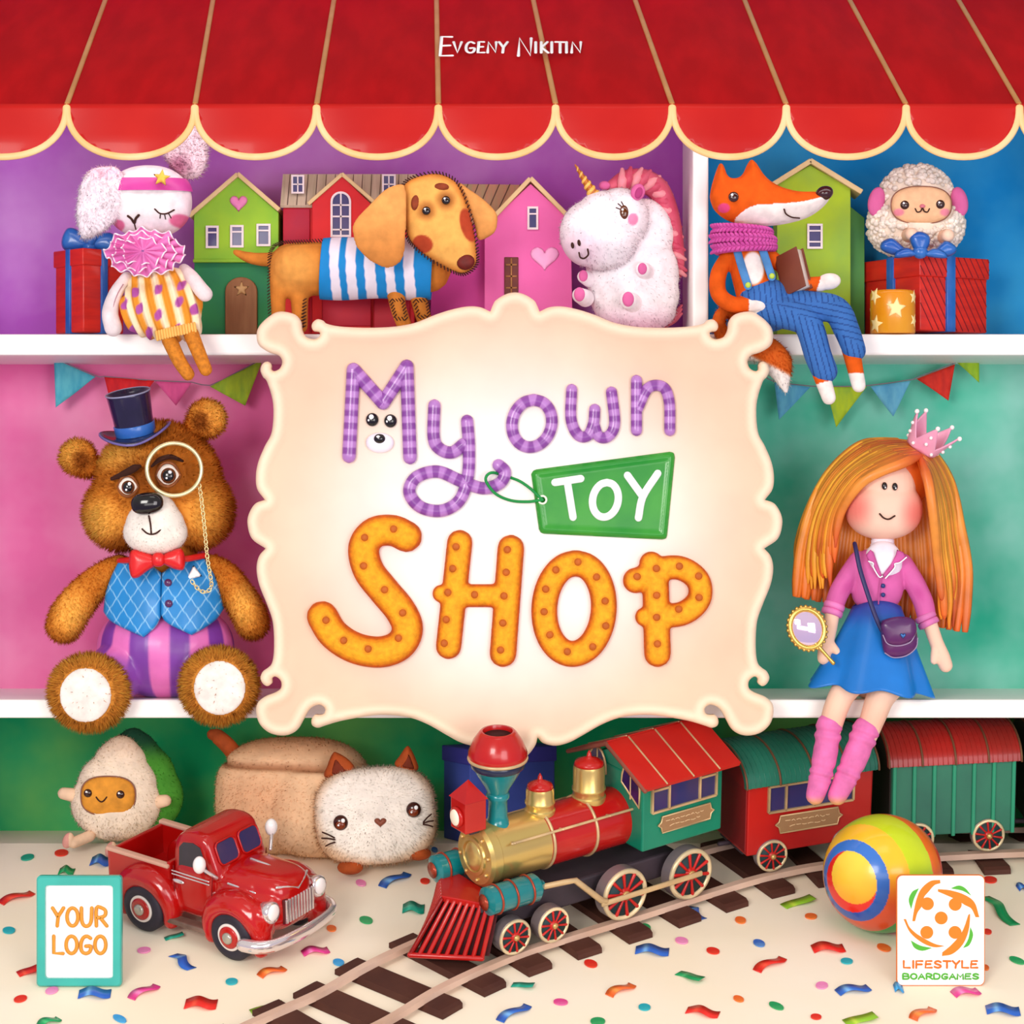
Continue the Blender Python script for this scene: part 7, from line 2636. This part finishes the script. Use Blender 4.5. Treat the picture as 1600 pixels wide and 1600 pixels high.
M_RRF = mat('coach_roof_green', '#1C7A62', rough=.4, mott=.6, mott2='#2C4A40', mscale=9, coat=.2)
M_GRF = mat('coach_roof_red', '#B0201A', rough=.4, mott=.6, mott2='#6A2A20', mscale=9, coat=.2)
M_BRF = mat('coach_roof_brown', '#6E3224', rough=.5, mott=.4, mott2='#4E2A20', mscale=9)
M_CRED = mat('coach_red', '#C01814', rough=.4, mott=.6, mott2='#98141A', mscale=9, coat=.25)
M_CGRN = mat('wagon_green', '#357E64', rough=.5, mott=.7, mott2='#2A5E52', mscale=8, coat=.1)
M_CEND = mat('coach_end_red', '#8E1A1C', rough=.5, mott=.3, mott2='#6A1A20', mscale=8)
M_BEND = mat('wagon_end_black', '#2B2724', rough=.6, mott=.3, mott2='#3A342E', mscale=8)
carriage('train_carriage', 'red toy passenger carriage with green rounded roof behind the locomotive', 1259, 212, M_CRED, M_RRF, M_CEND, 'coach')
carriage('train_carriage', 'green corrugated toy wagon with red rounded roof behind the ball', 1487, 196, M_CGRN, M_GRF, M_BEND, 'wagon')
carriage('train_carriage', 'dark toy wagon with brown roof at the tail of the train', 1716, 200, mat('wagon_dark', '#35302C', rough=.6, mott=.3), M_BRF, M_BEND, 'wagon')
# ================================================================ red pickup truck
def floor_frame(px, py, heading):
    """location and rotation of a thing that stands on the sloping floor; heading in degrees in the floor plane, 0 = +X"""
    q = floor_pt(px, py)
    s = FL_S if q.y < FL_KINK else 0.0
    up = Vector((0, -s, 1)).normalized()
    ey = up.cross(Vector((1, 0, 0))).normalized()
    h = math.radians(heading)
    f = Vector((1, 0, 0)) * math.cos(h) + ey * math.sin(h)
    return q, Matrix((f, up.cross(f), up)).transposed().to_euler()


loc, rot = floor_frame(345, 1447, -34)
tk_ = Frame('pickup_truck', 'glossy red vintage toy pickup truck with chrome bumper and round headlamps', 'truck', loc, (0, 0, 0), k_at(loc.y) * 1.07, rot)
M_CAR = mat('car_red', '#B80E0C', rough=.2, mott=.15, mscale=6, coat=.6)
M_CHR = mat('chrome', '#EADFE0', rough=.12, metal=.75, mott=0)
M_RUB = mat('rubber', '#2E2A36', rough=.55, mott=.2)
M_WIN = mat('car_glass', '#3A3560', rough=.08, mott=.6, mott2='#5C3A58', mscale=10, coat=.5)
M_LINE = mat('car_line', '#7A0A0C', rough=.5, mott=0)
AX_F, AX_R, WY, WR = 84, -82, 62, 37
mb = MB()
# nose and cab base, smooth as one pressed body
mb.ell((84, 0, 78), (66, 46, 44), e=.55, nu=36, nv=24)
mb.ell((60, 0, 88), (62, 52, 32), e=.6, nu=36, nv=24)
mb.ell((0, 0, 80), (44, 62, 50), e=.45, nu=36, nv=24)
mb.ell((112, 0, 72), (36, 58, 30), e=.6, nu=30, nv=20)
# roof and pillars
mb.prism([(-40, 98), (-39, 140), (-30, 160), (-10, 168), (14, 168), (29, 160), (48, 113), (48, 98)], -58, 58, 13)
# mudguards: arches over the wheels
for s in (-1, 1):
    for ax, r0, r1 in ((AX_F, 45, 50), (AX_R, 44, 47)):
        pts = [(ax + 46 * math.cos(t), s * 62, WR + 46 * math.sin(t)) for t in np.linspace(math.radians(-18), math.radians(198), 22)]
        mb.tube(pts, [12, 15, 18, 19, 19, 18, 15, 12], seg=14, flat=((0, 1, 0), 1.15))
        mb.ell((ax, s * 42, 60), (52, 14, 40), e=.7, nu=24, nv=16)
    mb.ell((AX_F + 34, s * 58, 66), (26, 20, 26), e=.8)
V, F = remesh(mb, 2.2, 5)
bd = mesh_obj('car_body', V, F, tk_, M_CAR, None, True)
# load bed
mb = MB()
mb.box((-100, -57, 75), (118, 7, 60), bev=2).box((-100, 57, 75), (118, 7, 60), bev=2)
mb.box((-158, 0, 75), (7, 120, 58), bev=2).box((-44, 0, 82), (7, 118, 62), bev=2).box((-100, 0, 56), (118, 114, 6))
mb.build('load_bed', M_CAR, tk_, smooth=False)
M_WOODR = mat('bed_rail_tan', '#D2A08A', rough=.35, mott=.3, mott2='#E8C2AC', mscale=12)
for s in (-1, 1):
    MB().box((-102, s * 58, 106.5), (120, 11, 6), bev=2).build('bed_rail', M_WOODR, tk_, smooth=False)
# glazing
for s in (-1, 1):
    MB().prism([(-24, 112), (-22, 142), (-14, 151), (4, 154), (17, 150), (31, 115), (27, 111)], s * 58.6, s * 56, 0).build('side_window', mat('car_glass_dark', '#241E34', rough=.1, mott=.3, coat=.5), tk_, smooth=False)
dirw = Vector((48 - 29, 0, 113 - 160)).normalized()
nw_ = Vector((.937, 0, .349))
for y0, y1 in ((-46, -4), (4, 46)):
    pts = []
    for (u, v) in rrect(y0, 6, y1, 40, 9, 4):
        c = Vector((29.5, 0, 160)) + dirw * v + nw_ * 1.2
        pts.append(Vector((c.x, u, c.z)))
    n = len(pts)
    MB().add(pts + [q - nw_ * 4 for q in pts], [tuple(range(n))] + [(i, (i + 1) % n, n + (i + 1) % n, n + i) for i in range(n)]).build('windscreen', M_WIN, tk_, smooth=False)
    MB().tube(pts, 1.6, seg=6, closed=True).build('screen_surround', M_CAR, tk_)
# wheels
for ax in (AX_F, AX_R):
    for s in (-1, 1):
        y = s * 68
        w_ = MB().lathe([(.1, -13), (26, -13), (33, -11), (WR, -6), (WR, 6), (33, 11), (26, 13), (21, 10.5), (.1, 10)], c=(ax, y, WR), axis=(0, s, 0), seg=44).build('wheel', M_RUB, tk_)
        MB().lathe([(.1, 9), (20.5, 9), (20.5, 12), (19, 13), (17, 12.2), (.1, 12)], c=(ax, y, WR), axis=(0, s, 0), seg=40).build('white_ring', mat('whitewall', '#EDE2DA', rough=.35, mott=0), tk_, w_)
        MB().lathe([(.1, 11), (16.5, 11), (16.5, 13.5), (13, 14.5), (.1, 15)], c=(ax, y, WR), axis=(0, s, 0), seg=36).build('wheel_disc', M_CAR, tk_, w_)
        MB().lathe([(8.5, 13), (8.5, 17), (6, 19), (.1, 19.5)], c=(ax, y, WR), axis=(0, s, 0), seg=28).build('hub_cap', mat('hub_grey', '#B9B4A6', rough=.25, metal=.5, mott=0), tk_, w_)
for s in (-1, 1):
    MB().box((0, s * 67, 30), (78, 18, 8), bev=2).build('running_board', mat('board_brown', '#7E6458', rough=.4, metal=.2, mott=.3), tk_, smooth=False)
    # headlamps
    h = MB().lathe([(14, -12), (16, 0), (16, 4), (14, 6), (.1, 6)], c=(139, s * 53, 80), axis=(1, 0, .12), seg=30).build('headlamp', M_CHR, tk_)
    MB().ell((144, s * 53, 80.6), (5, 12.5, 12.5)).build('lens', mat('lamp_white', '#FFF8F4', rough=.15, mott=0, coat=.5), tk_, h)
    # mirrors
    m_ = MB().tube([(48, s * 60, 112), (38, s * 76, 128)], 2.6, seg=8).build('wing_mirror', M_CHR, tk_)
    MB().ell((34, s * 80, 136), (9, 10, 13)).build('mirror_head', mat('mirror_white', '#F4EDEA', rough=.12, mott=0, coat=.5), tk_, m_)
    # trim
    for z, x0 in ((104, -34), (99, -34)):
        MB().tube([(x0, s * 62.5, z), (34, s * 61.5, z - 1)], 1.2, seg=6).build('door_trim', M_CHR, tk_)
    MB().ell((-22, s * 63, 90), (11, 3, 3.4)).build('door_handle', M_CHR, tk_)
    MB().tube([(-30, s * 62.6, 44), (-31, s * 62.6, 112)], .8, seg=5).build('door_line', M_LINE, tk_)
    MB().tube([(36, s * 61.5, 50), (40, s * 60, 112)], .8, seg=5).build('door_line', M_LINE, tk_)
    MB().tube([(62, s * 52, 104), (106, s * 46, 98)], 2, seg=8, flat=((0, 1, 0), .6)).build('bonnet_trim', M_CHR, tk_)
# bonnet flash and V emblem
MB().tube([(62, 0, 122.5), (90, 0, 121), (118, 0, 116.5), (136, 0, 109), (143, 0, 102)], 2.2, seg=8).build('bonnet_flash', M_CHR, tk_)
for s in (-1, 1):
    MB().tube([(147, 0, 100), (143, s * 18, 107), (136, s * 34, 110)], 2.0, seg=8).build('bonnet_chevron', M_CHR, tk_)
# grille
gr = MB().box((146, 0, 74), (4, 68, 38), bev=2).build('grille', mat('grille_dark', '#5A1416', rough=.4, mott=.1), tk_, smooth=False)
for i in range(10):
    y = -29 + 58 * i / 9
    MB().box((149, y, 74), (4, 4.2, 36), bev=1.2).build('grille_bar', M_CHR, tk_, gr, smooth=False)
# bumper
pts = spline([(118, -88, 38), (140, -82, 38), (156, -60, 38), (162, 0, 38), (156, 60, 38), (140, 82, 38), (118, 88, 38)], 6)
MB().tube([tuple(q) for q in pts], 10, seg=14, flat=((1, 0, 0), .5)).build('bumper', M_CHR, tk_)
# ================================================================ confetti: discs and curled paper streamers
CC = {'red': ('#E0281E', '#F05A3C'), 'orange': ('#EE6A2C', '#F8A04A'), 'pink': ('#E0408F', '#F49AC8'), 'rose': ('#EE86BE', '#F8B4D8'), 'blue': ('#2A62C0', '#8CC6F0'), 'sky': ('#2E9ADC', '#6CC4F0'),
      'cyan': ('#18A8B8', '#4CCAD0'), 'teal': ('#12987E', '#46BCA0'), 'green': ('#0F9A58', '#5CC07A'), 'lime': ('#8CBE2A', '#C8DC48')}
GRP = 'confetti scattered on the floor'


def on_floor(px, py):
    q = floor_pt(px, py)
    s = FL_S if q.y < FL_KINK else 0.0
    return q, Vector((0, -s, 1)).normalized(), (Vector((0, 1, s)).normalized() if s else Vector((0, 1, 0)))


def disc(px, py, c, label, rx=9, ry=6, rot=-.4):
    rx, ry = rx * 1.05, ry * 1.5
    q, up, ey = on_floor(px, py)
    k = k_at(q.y)
    ca, cb = CC[c]
    m = mat('paper_' + c, ca, rough=.5, mott=.35, mott2=cb, mscale=40)
    V = []; F = []
    n = 20
    ry_ = ry / .47
    pts = []
    for i in range(n):
        a = 2 * PI * i / n
        x, y = rx * math.cos(a), ry_ * math.sin(a) * .62
        pts.append((x * math.cos(rot) - y * math.sin(rot), x * math.sin(rot) + y * math.cos(rot)))
    for h in (0.6, 2.6):
        for (x, y) in pts: V.append(Vector((1, 0, 0)) * x * k + ey * y * k + up * (h * k))
    F = [tuple(range(n, 2 * n)), tuple(range(n - 1, -1, -1))] + [(i, (i + 1) % n, n + (i + 1) % n, n + i) for i in range(n)]
    o = mesh_obj('confetti_disc', np.array([tuple(v) for v in V]), F, None, m, None, False)
    o.location = q
    tag(o, label, 'confetti', GRP)


def streamer(px, py, c, ln, ang, label, w=16, wave=1, amp=5):
    """curled strip lying on the floor; ang = tilt as seen, in degrees (up to the right positive)"""
    q, up, ey = on_floor(px, py)
    k = k_at(q.y)
    ca, cb = CC[c]
    a = math.radians(ang)
    d2 = Vector((math.cos(a), math.sin(a) / .47)); l2 = d2.length
    d2 = d2 / l2
    length = ln * l2
    t = Vector((1, 0, 0)) * d2.x + ey * d2.y
    b = up.cross(t)
    if abs(b.dot(ey)) < .3: pass
    wv = w / max(.47, abs(b.dot(ey)) * .47 + abs(b.x) * .8)
    wv *= .95
    V = []; F = []; C = []
    n = 24
    for i in range(n + 1):
        u = i / n
        h = 1.2 + amp * (0.5 - 0.5 * math.cos(2 * PI * wave * u + (0 if wave >= 1 else 0)))
        s = (u - .5) * length
        side = 5 * math.sin(2 * PI * u) * (1 if wave >= 1 else .4)
        for v in (-.5, .5):
            V.append(t * s * k + b * (v * wv + side) * k + up * h * k)
            g = math.exp(-((u - .3) / .09) ** 2)
            C.append(hx(ca) * (1 - g * .8) + hx(cb) * g * .8)
    for i in range(n): F.append((2 * i, 2 * i + 1, 2 * i + 3, 2 * i + 2))
    o = mesh_obj('confetti_streamer', np.array([tuple(v) for v in V]), F, None, mat('paper_streamer', None, rough=.35, mott=.05, coat=.2), None, True, np.array(C))
    o.location = q
    sd = o.modifiers.new('thick', 'SOLIDIFY'); sd.thickness = .0008; sd.offset = 0
    tag(o, label, 'confetti', GRP)


D, S_ = disc, streamer
D(43, 1341, 'teal', 'green confetti disc above and left of the teal-framed plaque')
D(96, 1334, 'red', 'red confetti disc just under the feet of the avocado', 10, 6, .2)
S_(157, 1347, 'blue', 30, 0, 'short blue streamer between the avocado and the tail of the truck')
S_(104, 1363, 'green', 24, 0, 'green streamer peeping over the top of the teal-framed plaque', w=12)
S_(26, 1404, 'red', 46, 25, 'curled red streamer left of the teal-framed plaque')
D(14, 1455, 'cyan', 'cyan disc at the far left edge of the floor', 9, 6, .5)
S_(44, 1520, 'red', 30, 14, 'red streamer half hidden by the bottom left corner of the plaque', wave=.5)
D(81, 1549, 'rose', 'pale pink disc right below the teal-framed plaque', 9, 6, -.3)
D(32, 1562, 'red', 'red disc below and left of the teal-framed plaque', 9, 6, -.4)
S_(148, 1554, 'blue', 50, 2, 'long blue streamer under the right corner of the teal-framed plaque')
S_(77, 1598, 'green', 28, 25, 'dark green streamer cut by the bottom edge, at lower left')
D(187, 1593, 'sky', 'sky blue disc cut by the bottom edge, at lower left', 7, 8, .7)
S_(225, 1551, 'pink', 40, 33, 'pink streamer right of the teal-framed plaque')
S_(314, 1570, 'red', 50, 0, 'wavy red streamer below the front wheel of the truck')
S_(272, 1466, 'teal', 28, 10, 'narrow teal strip on the floor between the wheels of the truck', w=9, wave=.5)
D(225, 1486, 'rose', 'pink disc just below the rear wheel of the truck', 10, 5, .4)
S_(285, 1504, 'blue', 42, -32, 'curled blue streamer left of the front wheel of the truck')
D(362, 1535, 'cyan', 'cyan disc straight below the front wheel of the truck', 9, 5.5, .1)
D(412, 1488, 'orange', 'brown-orange disc touching the shadow of the truck bumper', 10, 5, .3)
S_(493, 1488, 'pink', 40, 10, 'pink streamer between the truck and the track')
D(518, 1452, 'orange', 'orange disc right of the truck bumper', 7, 5.5, .3)
D(572, 1439, 'green', 'green disc between the truck and the cowcatcher', 9, 7, .5)
D(529, 1505, 'sky', 'sky blue disc beside the sleepers near the front end of the track', 8, 6, .4)
S_(425, 1520, 'orange', 38, 22, 'orange-red streamer below the truck bumper')
S_(418, 1578, 'lime', 50, 12, 'long lime streamer left of the front end of the track', wave=.5)
D(438, 1597, 'orange', 'orange disc cut by the bottom edge, beside the track end', 9, 5, .1)
S_(617, 1376, 'blue', 44, 33, 'blue streamer below the face of the cat')
D(564, 1381, 'rose', 'pink disc below the left paw of the cat', 7, 6, .4)
D(664, 1378, 'red', 'dark red disc beside the locomotive cylinder', 7, 5, .2)
D(679, 1329, 'blue', 'blue disc by the right paw of the cat', 4.5, 4.5, .2)
S_(646, 1421, 'teal', 34, 0, 'teal streamer beside the cowcatcher')
S_(817, 1542, 'teal', 34, -8, 'teal streamer below the small locomotive wheels', w=11, wave=.5)
D(876, 1567, 'pink', 'long pink oval below the middle of the locomotive', 11, 5, -.5)
S_(803, 1584, 'blue', 50, 30, 'pale blue curled streamer right of the front end of the track')
D(923, 1507, 'red', 'red disc below the second small locomotive wheel', 9, 7, .4)
S_(970, 1548, 'orange', 42, 26, 'orange streamer under the driving wheels of the locomotive')
D(1007, 1575, 'cyan', 'cyan disc with pale edge near the bottom middle', 9, 5.5, .1)
D(934, 1597, 'green', 'green disc cut by the bottom edge, in the middle', 11, 6, -.3)
S_(1098, 1583, 'red', 50, -8, 'wavy red-orange streamer at the bottom, right of the middle')
S_(1078, 1528, 'green', 38, -22, 'dark green streamer below the rear driving wheel', wave=.5)
S_(1019, 1487, 'blue', 52, -3, 'long blue streamer below the front driving wheel')
D(1065, 1471, 'rose', 'pale pink disc between two blue streamers under the rear driving wheel', 9, 6, .4)
D(1114, 1487, 'red', 'red oval alone under the end of the red carriage', 9, 6, .5)
D(1009, 1450, 'green', 'green disc touching the sleepers under the front driving wheel', 7, 6, .2)
S_(1085, 1428, 'blue', 30, -42, 'bent blue streamer between sleepers below the rear driving wheel')
S_(1247, 1412, 'lime', 50, 14, 'lime streamer on the floor before the red carriage', wave=.5)
D(1157, 1439, 'orange', 'orange disc below the sleepers under the red carriage', 8, 6, .1)
D(1267, 1433, 'orange', 'orange disc beside the ball, under the lime streamer', 9, 5, 0)
D(1186, 1475, 'blue', 'blue disc between the locomotive and the ball', 8, 6.5, .3)
S_(1203, 1508, 'red', 50, 26, 'curled red-orange streamer between the locomotive and the ball')
S_(1294, 1483, 'red', 50, 3, 'flat red streamer under the ball')
D(1323, 1503, 'cyan', 'cyan disc under the flat red streamer below the ball', 9, 5, .1)
D(1284, 1541, 'rose', 'pale pink disc near the logo card, above a blue streamer', 9, 6, -.3)
D(1381, 1482, 'orange', 'orange disc left of the logo card', 9, 7, .4)
D(1154, 1562, 'orange', 'pale orange disc between the streamers at the bottom right of the track', 7, 5.5, .4)
D(1213, 1573, 'green', 'green disc at the bottom, below the curled red-orange streamer', 8, 7.5, .6)
S_(1333, 1548, 'blue', 52, 10, 'long blue streamer left of the foot of the logo card')
D(1275, 1590, 'red', 'red disc cut by the bottom edge, below the pale pink disc', 8, 4.5, .1)
S_(1344, 1595, 'lime', 50, 10, 'lime streamer cut by the bottom edge, left of the logo card', wave=.5)
S_(1404, 1546, 'sky', 14, 0, 'small sky blue scrap at the left foot of the logo card', w=12)
S_(1442, 1585, 'orange', 40, 26, 'orange and red streamer below the logo card')
S_(1509, 1552, 'pink', 42, 9, 'pink streamer under the right foot of the logo card')
S_(1567, 1580, 'blue', 52, -2, 'long blue streamer in the bottom right corner')
D(1589, 1502, 'green', 'green disc at the right edge of the floor', 8, 7.5, .6)
S_(1562, 1424, 'green', 56, -58, 'long curling green streamer right of the logo card')
D(1547, 1376, 'red', 'red disc above the green streamer right of the logo card', 10, 6, -.2)
D(1543, 1457, 'red', 'red disc half hidden by the right edge of the logo card', 6, 4.5, 0)
S_(1598, 1389, 'blue', 16, 4, 'blue scrap at the right edge, below the track', w=12)
D(1540, 1513, 'orange', 'orange disc mostly hidden behind the logo card', 5, 4.5, 0)
